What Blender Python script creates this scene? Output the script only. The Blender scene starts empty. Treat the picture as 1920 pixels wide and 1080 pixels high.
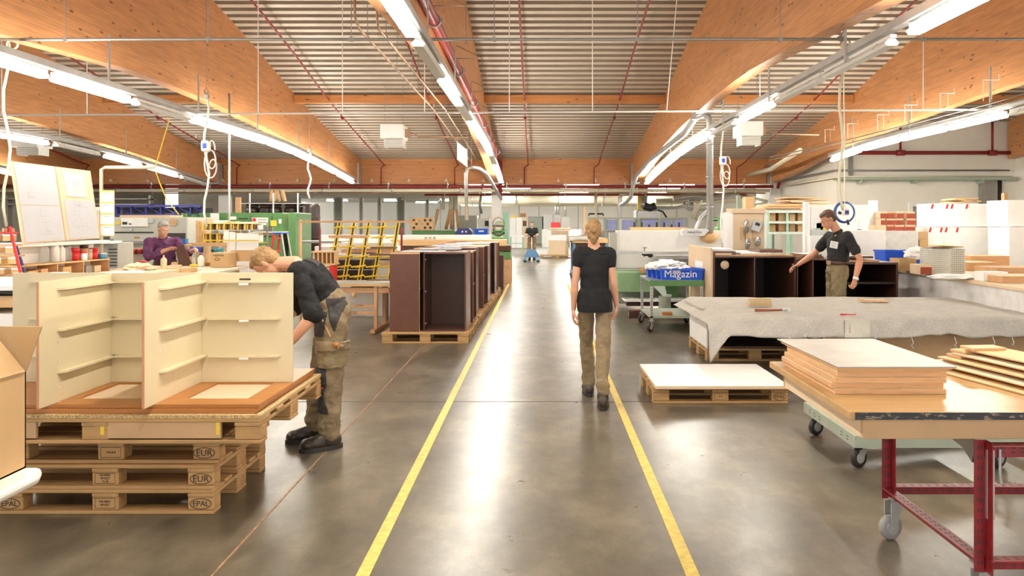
import bpy, bmesh, math, random
from mathutils import Vector, Matrix, Euler, noise
random.seed(7)
SC = bpy.context.scene
COL = SC.collection
PI = math.pi
# ---------------------------------------------------------------- camera
F, CX, CY, H = 1430.0, 1010.0, 420.0, 1.6          # focal length in px, the axis point of the 1920x1080 frame, eye height
cam_d = bpy.data.cameras.new('camera'); cam = bpy.data.objects.new('camera', cam_d); COL.objects.link(cam)
cam.location = (0, 0, H); cam.rotation_euler = (PI/2, 0, 0)
cam_d.sensor_width = 36; cam_d.lens = F/1920*36
cam_d.shift_x = -(CX-960)/1920; cam_d.shift_y = -(540-CY)/1920
cam_d.clip_start = 0.05; cam_d.clip_end = 300
SC.camera = cam
# ---------------------------------------------------------------- world, exposure
W = bpy.data.worlds.new('world'); SC.world = W; W.use_nodes = True
W.node_tree.nodes['Background'].inputs[0].default_value = (1.0, 0.97, 0.92, 1)
W.node_tree.nodes['Background'].inputs[1].default_value = 1.05
LAMP = 34.0
SC.view_settings.view_transform = 'Standard'; SC.view_settings.look = 'None'
SC.view_settings.exposure = 1.20; SC.view_settings.gamma = 1.0
SC.view_settings.use_curve_mapping = False
# ---------------------------------------------------------------- helpers
def XX(px, D): return (px-CX)*D/F
def ZZ(py, D): return H-(py-CY)*D/F
def V(*a): return Vector(a)
MATS = {}
def ramp(nt, fac, stops):
    r = nt.nodes.new('ShaderNodeValToRGB'); e = r.color_ramp.elements
    while len(e) < len(stops): e.new(0.5)
    for k, (p, c) in enumerate(stops):
        e[k].position = p; e[k].color = (*c, 1)
    nt.links.new(fac, r.inputs[0]); return r.outputs[0]
def nz(nt, vec, scale, detail=3, rough=0.55, kind='ShaderNodeTexNoise'):
    n = nt.nodes.new(kind); nt.links.new(vec, n.inputs['Vector']); n.inputs['Scale'].default_value = scale
    if kind == 'ShaderNodeTexNoise':
        n.inputs['Detail'].default_value = detail; n.inputs['Roughness'].default_value = rough
        return n.outputs['Fac']
    return n.outputs['Distance']
def mp(nt, vec, sc):
    m = nt.nodes.new('ShaderNodeMapping'); nt.links.new(vec, m.inputs['Vector']); m.inputs['Scale'].default_value = sc
    return m.outputs[0]
def mixc(nt, fac, a, b, mode='MIX'):
    m = nt.nodes.new('ShaderNodeMix'); m.data_type = 'RGBA'; m.blend_type = mode
    for s, v in ((m.inputs[0], fac), (m.inputs[6], a), (m.inputs[7], b)):
        if hasattr(v, 'is_output'): nt.links.new(v, s)
        elif isinstance(v, (tuple, list)): s.default_value = (*v[:3], 1)
        else: s.default_value = v
    return m.outputs[2]
def mul(c, k): return tuple(min(1, max(0, x*k)) for x in c)
def mat(name, col, rough=0.5, metal=0.0, kind='plain', axis=0, amt=0.12, scale=1.0, bump=0.0, alpha=None, trans=0, coat=0):
    if name in MATS: return MATS[name]
    m = bpy.data.materials.new(name); m.use_nodes = True; nt = m.node_tree
    b = nt.nodes['Principled BSDF']; b.inputs['Roughness'].default_value = rough; b.inputs['Metallic'].default_value = metal
    tc = nt.nodes.new('ShaderNodeTexCoord'); ob = tc.outputs['Object']; h = None
    if kind == 'plain':
        f = nz(nt, ob, 6*scale, 4); c = ramp(nt, f, [(0.3, mul(col, 1-amt)), (0.7, mul(col, 1+amt))]); h = f
    elif kind == 'wood':
        s = [14, 14, 14]; s[axis] = 0.8
        f = nz(nt, mp(nt, ob, s), 3*scale, 6, 0.6)
        c = ramp(nt, f, [(0.3, mul(col, 1-amt*1.6)), (0.5, col), (0.72, mul(col, 1+amt))])
        s2 = [1.5]*3; s2[axis] = 0.2
        c = mixc(nt, 0.35, c, ramp(nt, nz(nt, mp(nt, ob, s2), 4, 2), [(0.35, mul(col, 0.8)), (0.65, mul(col, 1.15))])); h = f
    elif kind == 'glulam':
        w = nt.nodes.new('ShaderNodeTexWave'); w.wave_type = 'BANDS'; w.bands_direction = 'Z'
        nt.links.new(ob, w.inputs['Vector']); w.inputs['Scale'].default_value = 7.5; w.inputs['Distortion'].default_value = 0.3
        lam = ramp(nt, w.outputs['Fac'], [(0.0, (0.82, 0.82, 0.82)), (0.12, (1, 1, 1))])
        s = [30, 30, 30]; s[axis] = 0.6
        f = nz(nt, mp(nt, ob, s), 1.2, 6, 0.6)
        c = ramp(nt, f, [(0.3, mul(col, 0.78)), (0.5, col), (0.75, mul(col, 1.15))])
        s3 = [3]*3; s3[axis] = 0.35
        f2 = nz(nt, mp(nt, ob, s3), 6.0, 1)
        c = mixc(nt, 0.45, c, ramp(nt, f2, [(0.3, mul(col, 0.72)), (0.7, mul(col, 1.18))]))
        c = mixc(nt, 1.0, c, lam, 'MULTIPLY')
        s4 = [9]*3; s4[axis] = 3.2
        k = nz(nt, mp(nt, ob, s4), 1.0, kind='ShaderNodeTexVoronoi')
        gate = ramp(nt, nz(nt, ob, 4.0, 2), [(0.47, (0, 0, 0)), (0.53, (1, 1, 1))])
        kn = ramp(nt, k, [(0.08, (1, 1, 1)), (0.19, (0, 0, 0))])
        kk = mixc(nt, 1.0, kn, gate, 'MULTIPLY')
        c = mixc(nt, kk, c, (0.16, 0.06, 0.03)); h = f
    elif kind == 'chip':
        f = nz(nt, ob, 90*scale, 4, 0.7); c = ramp(nt, f, [(0.35, mul(col, 0.5)), (0.5, col), (0.65, mul(col, 1.5))]); h = f
    elif kind == 'felt':
        f = nz(nt, ob, 110*scale, 6, 0.75); f2 = nz(nt, ob, 5, 3)
        c = ramp(nt, f, [(0.34, mul(col, 0.5)), (0.54, col), (0.68, mul(col, 1.25))])
        c = mixc(nt, 0.3, c, ramp(nt, f2, [(0.3, mul(col, 0.75)), (0.7, mul(col, 1.2))])); h = f
    elif kind == 'scratched':
        f = nz(nt, mp(nt, ob, (3, 8, 8)), 9, 6, 0.7); c = ramp(nt, f, [(0.3, mul(col, 0.5)), (0.56, col), (0.60, (0.45, 0.33, 0.2)), (0.64, mul(col, 1.2))]); h = f
    elif kind == 'cloth':
        f = nz(nt, ob, 9*scale, 5, 0.6); c = ramp(nt, f, [(0.3, mul(col, 1-amt)), (0.7, mul(col, 1+amt))]); h = nz(nt, ob, 45*scale, 4)
    elif kind == 'concrete':
        f1 = nz(nt, mp(nt, ob, (1, 0.6, 1)), 0.55, 6, 0.6); f2 = nz(nt, ob, 5, 8, 0.65); f3 = nz(nt, mp(nt, ob, (1.0, 3, 1)), 22, 6, 0.7)
        c = ramp(nt, f1, [(0.3, mul(col, 0.80)), (0.7, mul(col, 1.25))])
        c = mixc(nt, 0.3, c, ramp(nt, f2, [(0.25, mul(col, 0.7)), (0.55, mul(col, 1.05)), (0.8, mul(col, 1.4))]))
        c = mixc(nt, 0.12, c, ramp(nt, f3, [(0.3, mul(col, 0.5)), (0.7, mul(col, 1.5))]))
        v = nz(nt, ob, 2.3, kind='ShaderNodeTexVoronoi')
        c = mixc(nt, ramp(nt, v, [(0.02, (0.5, 0.5, 0.5)), (0.035, (0, 0, 0))]), c, (0.42, 0.33, 0.16))
        # fine map cracking of the worn middle of the aisle
        vc = nt.nodes.new('ShaderNodeTexVoronoi'); vc.feature = 'DISTANCE_TO_EDGE'; nt.links.new(ob, vc.inputs['Vector']); vc.inputs['Scale'].default_value = 16
        crk = ramp(nt, vc.outputs['Distance'], [(0.0, (0.35, 0.35, 0.35)), (0.02, (0, 0, 0))])
        gate = ramp(nt, nz(nt, ob, 0.9, 3), [(0.55, (0, 0, 0)), (0.68, (1, 1, 1))])
        c = mixc(nt, mixc(nt, 1.0, crk, gate, 'MULTIPLY'), c, mul(col, 0.6))
        rr = nt.nodes.new('ShaderNodeMapRange'); nt.links.new(f2, rr.inputs[0]); rr.inputs[1].default_value = 0.3; rr.inputs[2].default_value = 0.7
        rr.inputs[3].default_value = rough-0.02; rr.inputs[4].default_value = rough+0.04
        nt.links.new(rr.outputs[0], b.inputs['Roughness']); h = f2; b.inputs['Specular IOR Level'].default_value = 0.95
        f4 = nz(nt, mp(nt, ob, (1.3, 0.8, 1)), 1.7, 7, 0.72); c = mixc(nt, 0.75, c, ramp(nt, f4, [(0.34, mul(col, 0.45)), (0.5, col), (0.64, mul(col, 1.9))]))
    nt.links.new(c, b.inputs['Base Color'])
    if bump and h is not None:
        bp = nt.nodes.new('ShaderNodeBump'); bp.inputs['Strength'].default_value = bump; bp.inputs['Distance'].default_value = 0.01
        nt.links.new(h, bp.inputs['Height']); nt.links.new(bp.outputs[0], b.inputs['Normal'])
    if alpha is not None: b.inputs['Alpha'].default_value = alpha
    if trans: b.inputs['Transmission Weight'].default_value = trans
    if coat: b.inputs['Coat Weight'].default_value = coat; b.inputs['Coat Roughness'].default_value = 0.15
    MATS[name] = m; return m
def emis(name, col, st):
    if name in MATS: return MATS[name]
    m = bpy.data.materials.new(name); m.use_nodes = True; nt = m.node_tree; nt.nodes.clear()
    e = nt.nodes.new('ShaderNodeEmission'); o = nt.nodes.new('ShaderNodeOutputMaterial')
    e.inputs[0].default_value = (*col, 1); e.inputs[1].default_value = st; nt.links.new(e.outputs[0], o.inputs[0])
    MATS[name] = m; return m
MX = {}
class MB:
    """collects shapes (world coordinates unless built with local=True) and links them as one mesh object"""
    def __init__(s): s.v = []; s.f = []; s.m = []; s.mi = 0; s.sm = []
    def add(s, vs, fs, smooth=False):
        o = len(s.v); s.v += [tuple(v) for v in vs]
        for f in fs: s.f.append([o+i for i in f]); s.m.append(s.mi); s.sm.append(smooth)
        return s
    def box(s, x0, x1, y0, y1, z0, z1, M=None):
        x0, x1 = min(x0, x1), max(x0, x1); y0, y1 = min(y0, y1), max(y0, y1); z0, z1 = min(z0, z1), max(z0, z1)
        vs = [V(x, y, z) for z in (z0, z1) for y in (y0, y1) for x in (x0, x1)]
        if M is not None: vs = [M @ v for v in vs]
        return s.add(vs, [(0, 2, 3, 1), (4, 5, 7, 6), (0, 1, 5, 4), (2, 6, 7, 3), (0, 4, 6, 2), (1, 3, 7, 5)])
    def prism(s, poly, axis, a, b, M=None):
        """poly: 2D points in the two other axes (in order), extruded along axis from a to b"""
        def P(p, t):
            if axis == 0: q = V(t, p[0], p[1])
            elif axis == 1: q = V(p[0], t, p[1])
            else: q = V(p[0], p[1], t)
            return M @ q if M is not None else q
        n = len(poly); vs = [P(p, a) for p in poly] + [P(p, b) for p in poly]
        fs = [tuple(range(n-1, -1, -1)), tuple(range(n, 2*n))] + [(i, (i+1) % n, n+(i+1) % n, n+i) for i in range(n)]
        return s.add(vs, fs)
    def frame(s, d):
        d = d.normalized(); up = V(0, 0, 1) if abs(d.z) < 0.95 else V(1, 0, 0)
        a = d.cross(up).normalized(); return a, a.cross(d).normalized()
    def tube(s, pts, r, n=8, caps=True):
        pts = [Vector(p) for p in pts]; rs = r if isinstance(r, (list, tuple)) else [r]*len(pts)
        vs = []; a = None
        for i, p in enumerate(pts):
            d = (pts[min(i+1, len(pts)-1)]-pts[max(i-1, 0)])
            if d.length < 1e-9: d = V(0, 0, 1)
            d.normalize()
            if a is None: a, b = s.frame(d)
            else:
                a = (a-d*a.dot(d)); a = a.normalized() if a.length > 1e-6 else s.frame(d)[0]; b = a.cross(d)
            for k in range(n):
                t = 2*PI*k/n; vs.append(p+(a*math.cos(t)+b*math.sin(t))*rs[i])
        fs = []
        for i in range(len(pts)-1):
            for k in range(n): fs.append((i*n+k, i*n+(k+1) % n, (i+1)*n+(k+1) % n, (i+1)*n+k))
        s.add(vs, fs, n > 6)
        if caps:
            o = len(s.v)-len(vs); s.f.append([o+k for k in range(n-1, -1, -1)]); s.m.append(s.mi); s.sm.append(False)
            s.f.append([o+(len(pts)-1)*n+k for k in range(n)]); s.m.append(s.mi); s.sm.append(False)
        return s
    def cyl(s, p0, p1, r0, r1=None, n=16): return s.tube([p0, p1], [r0, r0 if r1 is None else r1], n)
    def lathe(s, c, prof, n=16, ax=None):
        """prof: (radius, height) pairs; ax: axis direction"""
        c = Vector(c); ax = Vector(ax or (0, 0, 1)).normalized()
        return s.tube([c+ax*h for r, h in prof], [max(r, 1e-4) for r, h in prof], n) if all(prof[i][1] != prof[i+1][1] for i in range(len(prof)-1)) else s._lathe(c, prof, n, ax)
    def _lathe(s, c, prof, n, ax):
        ax = Vector(ax); c = Vector(c); a, b = s.frame(ax); vs = []; fs = []
        for r, h in prof:
            for k in range(n):
                t = 2*PI*k/n; vs.append(c+ax*h+(a*math.cos(t)+b*math.sin(t))*max(r, 1e-4))
        for i in range(len(prof)-1):
            for k in range(n): fs.append((i*n+k, i*n+(k+1) % n, (i+1)*n+(k+1) % n, (i+1)*n+k))
        fs.append(tuple(range(n-1, -1, -1))); fs.append(tuple((len(prof)-1)*n+k for k in range(n)))
        return s.add(vs, fs, True)
    def ell(s, c, r, R=None, n=12, m=8):
        c = Vector(c); vs = []; fs = []
        for i in range(m+1):
            ph = PI*i/m
            for k in range(n):
                t = 2*PI*k/n; q = V(r[0]*math.sin(ph)*math.cos(t), r[1]*math.sin(ph)*math.sin(t), r[2]*math.cos(ph))
                vs.append(c+(R @ q if R is not None else q))
        for i in range(m):
            for k in range(n): fs.append((i*n+k, (i+1)*n+k, (i+1)*n+(k+1) % n, i*n+(k+1) % n))
        return s.add(vs, fs, True)
    def cap(s, p0, r0, p1, r1, n=12):
        """tapered capsule"""
        p0 = Vector(p0); p1 = Vector(p1); d = p1-p0; L = d.length or 1e-6; d.normalize(); pts = []; rs = []
        for i in range(5):
            t = PI/2*(1-i/4.0); pts.append(p0-d*r0*math.sin(t)); rs.append(max(r0*math.cos(t), 1e-4))
        for i in range(5):
            t = PI/2*(i/4.0); pts.append(p1+d*r1*math.sin(t)); rs.append(max(r1*math.cos(t), 1e-4))
        return s.tube(pts, rs, n)
    def build(s, name, mats, parent=None, local=False, bevel=0, seg=1, smooth=False, weld=False, **kw):
        me = bpy.data.meshes.new(name)
        vs = s.v
        if parent is not None and not local:
            inv = MX.get(parent.name)
            if inv is not None: vs = [tuple(inv @ Vector(v)) for v in vs]
        me.from_pydata(vs, [], s.f)
        if not isinstance(mats, (list, tuple)): mats = [mats]
        for m in mats: me.materials.append(m)
        me.polygons.foreach_set('material_index', s.m)
        me.polygons.foreach_set('use_smooth', [True]*len(s.f) if smooth else s.sm)
        if weld:
            bm = bmesh.new(); bm.from_mesh(me); bmesh.ops.remove_doubles(bm, verts=bm.verts, dist=1e-5); bmesh.ops.recalc_face_normals(bm, faces=bm.faces); bm.to_mesh(me); bm.free()
        me.update(); o = bpy.data.objects.new(name, me); COL.objects.link(o)
        if parent is not None:
            o.parent = parent
            if parent.name in MX: MX[o.name] = MX[parent.name]
        if bevel:
            b = o.modifiers.new('bevel', 'BEVEL'); b.width = bevel; b.segments = seg; b.limit_method = 'ANGLE'; b.angle_limit = 0.6
        tag(o, **kw); return o
def tag(o, label=None, cat=None, group=None, kind=None):
    if label: o['label'] = label
    if cat: o['category'] = cat
    if group: o['group'] = group
    if kind: o['kind'] = kind
    return o
def thing(name, label, cat, loc=(0, 0, 0), rz=0, group=None):
    o = bpy.data.objects.new(name, None); COL.objects.link(o); o.location = loc; o.rotation_euler = (0, 0, rz); o.empty_display_size = 0.1
    MX[o.name] = (Matrix.Translation(loc) @ Matrix.Rotation(rz, 4, 'Z')).inverted()
    return tag(o, label, cat, group)
def dup(root, loc, rz=None, label=None, group=None):
    def rec(o, par):
        c = o.copy(); COL.objects.link(c)
        if par is not None: c.parent = par
        for ch in KIDS.get(o.name, []): rec(ch, c)
        return c
    KIDS = {}
    for o in root.children_recursive: KIDS.setdefault(o.parent.name, []).append(o)
    c = rec(root, None); c.location = loc
    if rz is not None: c.rotation_euler[2] = rz
    if label: c['label'] = label
    if group: c['group'] = group
    return c
def text(s, size, M, m, parent=None, name='lettering', local=False, ext=0.0008, align='CENTER'):
    cu = bpy.data.curves.new(name, 'FONT'); cu.body = s; cu.size = size; cu.align_x = align; cu.align_y = 'CENTER'; cu.extrude = ext; cu.resolution_u = 3
    cu.materials.append(m); o = bpy.data.objects.new(name, cu)
    me = bpy.data.meshes.new_from_object(o); bpy.data.objects.remove(o); me.name = name
    o = bpy.data.objects.new(name, me); COL.objects.link(o)
    if parent is not None:
        o.parent = parent
        if not local and parent.name in MX: M = MX[parent.name] @ M
    o.matrix_local = M; return o
FACE_CAM = Matrix.Rotation(PI/2, 4, 'X')           # text that reads when looked at along +Y
ORD = ['first', 'second', 'third', 'fourth', 'fifth', 'sixth', 'seventh', 'eighth', 'ninth', 'tenth', 'eleventh', 'twelfth', 'thirteenth', 'fourteenth']
# ---------------------------------------------------------------- materials
m_conc = mat('concrete', (0.120, 0.100, 0.070), 0.29, kind='concrete', bump=0.02)
m_glu = mat('glulam', (0.63, 0.29, 0.115), 0.42, kind='glulam', axis=1)
m_glux = mat('glulam_cross', (0.60, 0.25, 0.08), 0.42, kind='glulam', axis=0)
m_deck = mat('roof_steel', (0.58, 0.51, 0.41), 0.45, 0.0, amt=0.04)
m_recess = mat('recess_shade', (0.30, 0.24, 0.185), 0.7, amt=0.05)  # shade in the roof deck's grooves, painted in as a darker colour
m_white = mat('white_paint', (0.87, 0.86, 0.83), 0.45, amt=0.03)
m_wall = mat('wall_paint', (0.84, 0.80, 0.71), 0.7, amt=0.03, scale=0.3)
m_cream = mat('cream_laminate', (0.68, 0.59, 0.385), 0.35, amt=0.02)
m_creampipe = mat('cream_pipe', (0.72, 0.66, 0.50), 0.45, amt=0.05)
m_steel = mat('galvanised', (0.52, 0.53, 0.52), 0.38, 0.6, amt=0.1)
m_steeld = mat('dull_steel', (0.30, 0.29, 0.27), 0.45, 0.5, amt=0.1)
m_copper = mat('copper_pipe', (0.42, 0.27, 0.17), 0.45, 0.4, amt=0.1)
m_red = mat('red_pipe', (0.27, 0.022, 0.022), 0.4, amt=0.12)
m_maroon = mat('maroon_paint', (0.25, 0.018, 0.022), 0.38, amt=0.25, scale=4)
m_black = mat('black_rubber', (0.025, 0.024, 0.022), 0.5, amt=0.2)
m_dark = mat('dark_gap', (0.05, 0.04, 0.035), 0.6)
m_pal = mat('pallet_wood', (0.47, 0.28, 0.115), 0.7, kind='wood', axis=0, amt=0.22, bump=0.15)
m_paly = mat('pallet_wood_y', (0.47, 0.285, 0.12), 0.7, kind='wood', axis=1, amt=0.22, bump=0.15)
m_pine = mat('pine', (0.72, 0.46, 0.22), 0.5, kind='wood', axis=0, amt=0.12)
m_piney = mat('pine_y', (0.72, 0.46, 0.22), 0.5, kind='wood', axis=1, amt=0.12)
m_beech = mat('beech', (0.66, 0.37, 0.19), 0.5, kind='wood', axis=2, amt=0.1)
m_orange = mat('orange_wood', (0.42, 0.165, 0.038), 0.33, kind='wood', axis=0, amt=0.12)
m_chip = mat('chipboard', (0.52, 0.36, 0.17), 0.8, kind='chip', bump=0.2)
m_mdf = mat('mdf', (0.56, 0.36, 0.19), 0.6, amt=0.05)
m_mdfl = mat('light_mdf', (0.70, 0.54, 0.36), 0.6, amt=0.04)
m_ply = mat('plywood', (0.72, 0.55, 0.31), 0.5, kind='wood', axis=1, amt=0.08)
m_plye = mat('ply_edge', (0.62, 0.36, 0.18), 0.65, kind='wood', axis=0, amt=0.2, scale=3)
m_card = mat('cardboard', (0.56, 0.36, 0.17), 0.75, amt=0.05)
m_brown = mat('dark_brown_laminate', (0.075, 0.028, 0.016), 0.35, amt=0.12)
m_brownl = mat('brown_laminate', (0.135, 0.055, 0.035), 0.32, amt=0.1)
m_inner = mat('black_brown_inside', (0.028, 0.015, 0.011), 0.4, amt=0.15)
m_greym = mat('grey_machine', (0.46, 0.46, 0.40), 0.45, amt=0.04)
m_ggrn = mat('grey_green_paint', (0.36, 0.41, 0.33), 0.45, amt=0.08)
m_green = mat('machine_green', (0.10, 0.24, 0.08), 0.4, amt=0.1)
m_dgreen = mat('deep_green', (0.05, 0.15, 0.06), 0.4, amt=0.1)
m_mint = mat('mint_paint', (0.35, 0.58, 0.45), 0.45, amt=0.08)
m_blue = mat('blue_plastic', (0.012, 0.10, 0.66), 0.35, amt=0.08)
m_navy = mat('navy_paint', (0.04, 0.045, 0.22), 0.4, amt=0.1)
m_yel = mat('yellow_paint', (0.80, 0.58, 0.05), 0.45, amt=0.08)
m_line = mat('floor_yellow', (0.66, 0.50, 0.11), 0.5, amt=0.22, scale=4)
m_felt = mat('grey_felt', (0.56, 0.53, 0.48), 0.95, kind='felt', bump=0.5)
m_paper = mat('paper', (0.84, 0.84, 0.83), 0.6, amt=0.02)
m_plastic = mat('milky_plastic', (0.78, 0.78, 0.74), 0.3, amt=0.05)
m_ink = mat('black_ink', (0.03, 0.025, 0.02), 0.7)
m_inkg = mat('grey_ink', (0.35, 0.35, 0.38), 0.7)
m_redp = mat('red_plastic', (0.62, 0.02, 0.02), 0.35)
m_skin = mat('skin', (0.62, 0.33, 0.21), 0.5, amt=0.05)
m_skinr = mat('ruddy_skin', (0.60, 0.29, 0.18), 0.5, amt=0.05)
m_blond = mat('blond_hair', (0.33, 0.19, 0.075), 0.55, kind='cloth', amt=0.3, bump=0.4)
m_brhair = mat('brown_hair', (0.10, 0.05, 0.03), 0.6, kind='cloth', amt=0.3, bump=0.4)
m_grhair = mat('grey_hair', (0.30, 0.27, 0.25), 0.6, kind='cloth', amt=0.3, bump=0.4)
m_shirt = mat('black_shirt', (0.007, 0.007, 0.008), 0.85, kind='cloth', amt=0.25, bump=0.3)
m_polo = mat('charcoal_polo', (0.018, 0.017, 0.017), 0.85, kind='cloth', amt=0.25, bump=0.3)
m_khaki = mat('khaki_cloth', (0.25, 0.185, 0.105), 0.85, kind='cloth', amt=0.2, bump=0.35)
m_olive = mat('olive_cloth', (0.235, 0.185, 0.10), 0.85, kind='cloth', amt=0.2, bump=0.35)
m_char = mat('charcoal_cloth', (0.045, 0.040, 0.038), 0.85, kind='cloth', amt=0.2, bump=0.3)
m_purple = mat('purple_cloth', (0.115, 0.03, 0.10), 0.8, kind='cloth', amt=0.35, bump=0.4)
m_shoe = mat('shoe_leather', (0.040, 0.028, 0.020), 0.4, amt=0.2)
m_eye = mat('eye_white', (0.45, 0.40, 0.37), 0.3)
m_glass = mat('glass', (0.8, 0.86, 0.86), 0.05, alpha=0.25)
m_bluew = mat('lilac_sheet', (0.34, 0.38, 0.72), 0.4, amt=0.1)
e_tube = emis('tube_light', (1.0, 0.955, 0.85), LAMP)
# ================================================================ SETTING
YB = -3.0                                            # the hall starts behind the camera
def floor_mesh():
    b = MB(); b.box(-19, 14, YB, 63, -0.2, 0); return b
floor_mesh().build('floor', m_conc, kind='structure')
def floor_strip(name, x0, y0, x1, y1, w, m, z=0.003, label=None):
    d = V(x1-x0, y1-y0, 0).normalized(); n = V(-d.y, d.x, 0)*w/2; b = MB()
    p = [V(x0, y0, 0)-n, V(x0, y0, 0)+n, V(x1, y1, 0)+n, V(x1, y1, 0)-n]
    b.add([q+V(0, 0, -0.001) for q in p]+[q+V(0, 0, z) for q in p], [(4, 7, 6, 5), (0, 4, 5, 1), (1, 5, 6, 2), (2, 6, 7, 3), (3, 7, 4, 0)]); return b.build(name, m, kind='structure', label=label)
floor_strip('floor_marking_line', -0.80, 0.5, -0.80, 20.3, 0.062, m_line, label='yellow line painted on the floor beside the row of dark cabinets')
floor_strip('floor_marking_line', 0.69, 0.5, 0.765, 20.3, 0.062, m_line, label='yellow line painted on the floor beside the walking woman')
m_joint = mat('joint', (0.30, 0.17, 0.09), 0.8, amt=0.4, scale=6)
m_jd = mat('joint_dark', (0.10, 0.085, 0.07), 0.8)
floor_strip('floor_joint', -1.47, 0.5, -1.60, 24, 0.012, m_joint, 0.0015)
floor_strip('floor_joint', -12, 6.87, 11, 6.87, 0.012, m_jd, 0.0015)
floor_strip('floor_joint', -12, 28.6, 11, 28.6, 0.12, m_joint, 0.0015)
floor_strip('floor_joint', 4.3, 0.5, 4.3, 24, 0.010, m_jd, 0.0015)
# ---- curved roof: heights of the deck and of the beams' undersides along the hall
def lerp_tab(t, x):
    if x <= t[0][0]: return t[0][1]
    for (a, u), (b, v) in zip(t, t[1:]):
        if x <= b: k = (x-a)/(b-a); return u+(v-u)*k
    return t[-1][1]
ROOF = [(-3, 3.55), (0, 4.2), (3, 4.82), (6, 5.32), (8.5, 5.66), (11, 5.74), (13, 5.46), (15, 5.10), (17.5, 4.57), (19.3, 4.27), (22.2, 3.84), (24.3, 3.58)]
BOT = [(-3, 2.7), (0, 3.0), (4, 3.34), (8.3, 3.60), (10.4, 3.715), (11.6, 3.72), (13, 3.69), (15.7, 3.576), (17.3, 3.45), (19.4, 3.30), (21.6, 3.04), (24.0, 2.86)]
def roof(y): return lerp_tab(ROOF, y)
# corrugated deck, one mesh: ridges run across the hall
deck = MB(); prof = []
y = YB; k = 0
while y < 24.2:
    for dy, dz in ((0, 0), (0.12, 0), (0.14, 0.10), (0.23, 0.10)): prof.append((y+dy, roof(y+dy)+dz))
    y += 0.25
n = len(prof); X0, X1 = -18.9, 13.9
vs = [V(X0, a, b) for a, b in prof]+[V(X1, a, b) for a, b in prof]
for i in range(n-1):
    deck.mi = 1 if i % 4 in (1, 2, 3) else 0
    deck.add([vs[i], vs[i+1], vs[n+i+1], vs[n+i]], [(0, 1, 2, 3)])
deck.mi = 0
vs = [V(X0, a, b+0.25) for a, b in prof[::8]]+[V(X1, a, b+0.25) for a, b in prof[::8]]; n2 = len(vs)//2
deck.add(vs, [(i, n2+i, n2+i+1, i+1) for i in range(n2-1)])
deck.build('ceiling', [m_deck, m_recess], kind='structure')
BX = [-14.4, -10.05, -5.7, -1.35, 3.0, 7.30]
BEAMN = ['far left', 'second', 'third', 'middle', 'fifth', 'last']
def curved_beam(x, w=0.2, y0=YB, y1=24.0):
    ys = [y0+(y1-y0)*i/48 for i in range(49)]; b = MB()
    vs = []
    for yy in ys:
        zt, zb = roof(yy)+0.02, lerp_tab(BOT, yy)
        vs += [V(x-w/2, yy, zb), V(x+w/2, yy, zb), V(x+w/2, yy, zt), V(x-w/2, yy, zt)]
    fs = [(3, 2, 1, 0), tuple(len(vs)-4+i for i in range(4))]
    for i in range(len(ys)-1):
        for k in range(4): fs.append((i*4+k, i*4+(k+1) % 4, i*4+4+(k+1) % 4, i*4+4+k))
    b.add(vs, fs); return b
for x in BX: curved_beam(x).build('ceiling_beam', m_glu, kind='structure')
curved_beam(12.15, y1=19.6).build('ceiling_beam', m_glu, kind='structure')
b = MB(); b.box(-18.9, 7.5, 24.0, 24.24, 2.86, 3.46); b.build('ceiling_beam', m_glux, kind='structure')
b = MB(); b.box(-18.9, 7.5, 23.9, 24.26, 3.46, 3.66); b.build('ceiling_beam', m_glux, kind='structure')
for yy in (17.5, ):
    for i in range(len(BX)-1):
        b = MB(); b.box(BX[i]+0.11, BX[i+1]-0.11, yy-0.08, yy+0.08, roof(yy)-0.2, roof(yy)-0.02); b.build('ceiling_beam', m_glux, kind='structure')
b = MB(); b.box(7.41, 12.04, 17.42, 17.58, roof(17.5)-0.2, roof(17.5)-0.02); b.build('ceiling_beam', m_glux, kind='structure')
# shoes of galvanised steel at the ends of the beams, columns below
for x in BX[1:]:
    b = MB(); b.box(x-0.13, x-0.10, 23.6, 24.0, 2.88, 3.5); b.box(x+0.10, x+0.13, 23.6, 24.0, 2.88, 3.5); b.box(x-0.13, x+0.13, 23.955, 23.995, 2.86, 3.5); b.box(x-0.13, x+0.13, 23.6, 24.0, 2.85, 2.88)
    b.build('beam_bracket', m_steel, kind='structure', label='galvanised steel shoe holding the beam end')
for x in (-10.05, -1.35, 7.55):
    b = MB(); b.box(x-0.16, x+0.16, 24.3, 24.62, 0, 2.95); b.build('column', m_white, kind='structure', bevel=0.01)
# right-hand walls
b = MB(); b.box(7.7, 7.9, 19.7, 27, 0, 3.9); b.build('wall_side', m_wall, kind='structure')
b = MB(); b.box(7.9, 13.9, 19.7, 19.9, 0, 1.2); b.box(7.9, 9.55, 19.7, 19.9, 1.2, 2.15); b.box(11.75, 13.9, 19.7, 19.9, 1.2, 2.15); b.box(7.9, 13.9, 19.7, 19.9, 2.15, 4.6); b.build('wall_right', m_wall, kind='structure')
b = MB(); b.box(12.3, 12.5, YB, 19.7, 0, 4.9); b.build('wall_outer', m_wall, kind='structure')
b = MB(); b.box(-18.9, -18.7, YB, 30, 0, 4.6); b.build('wall_left', m_wall, kind='structure')
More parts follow.
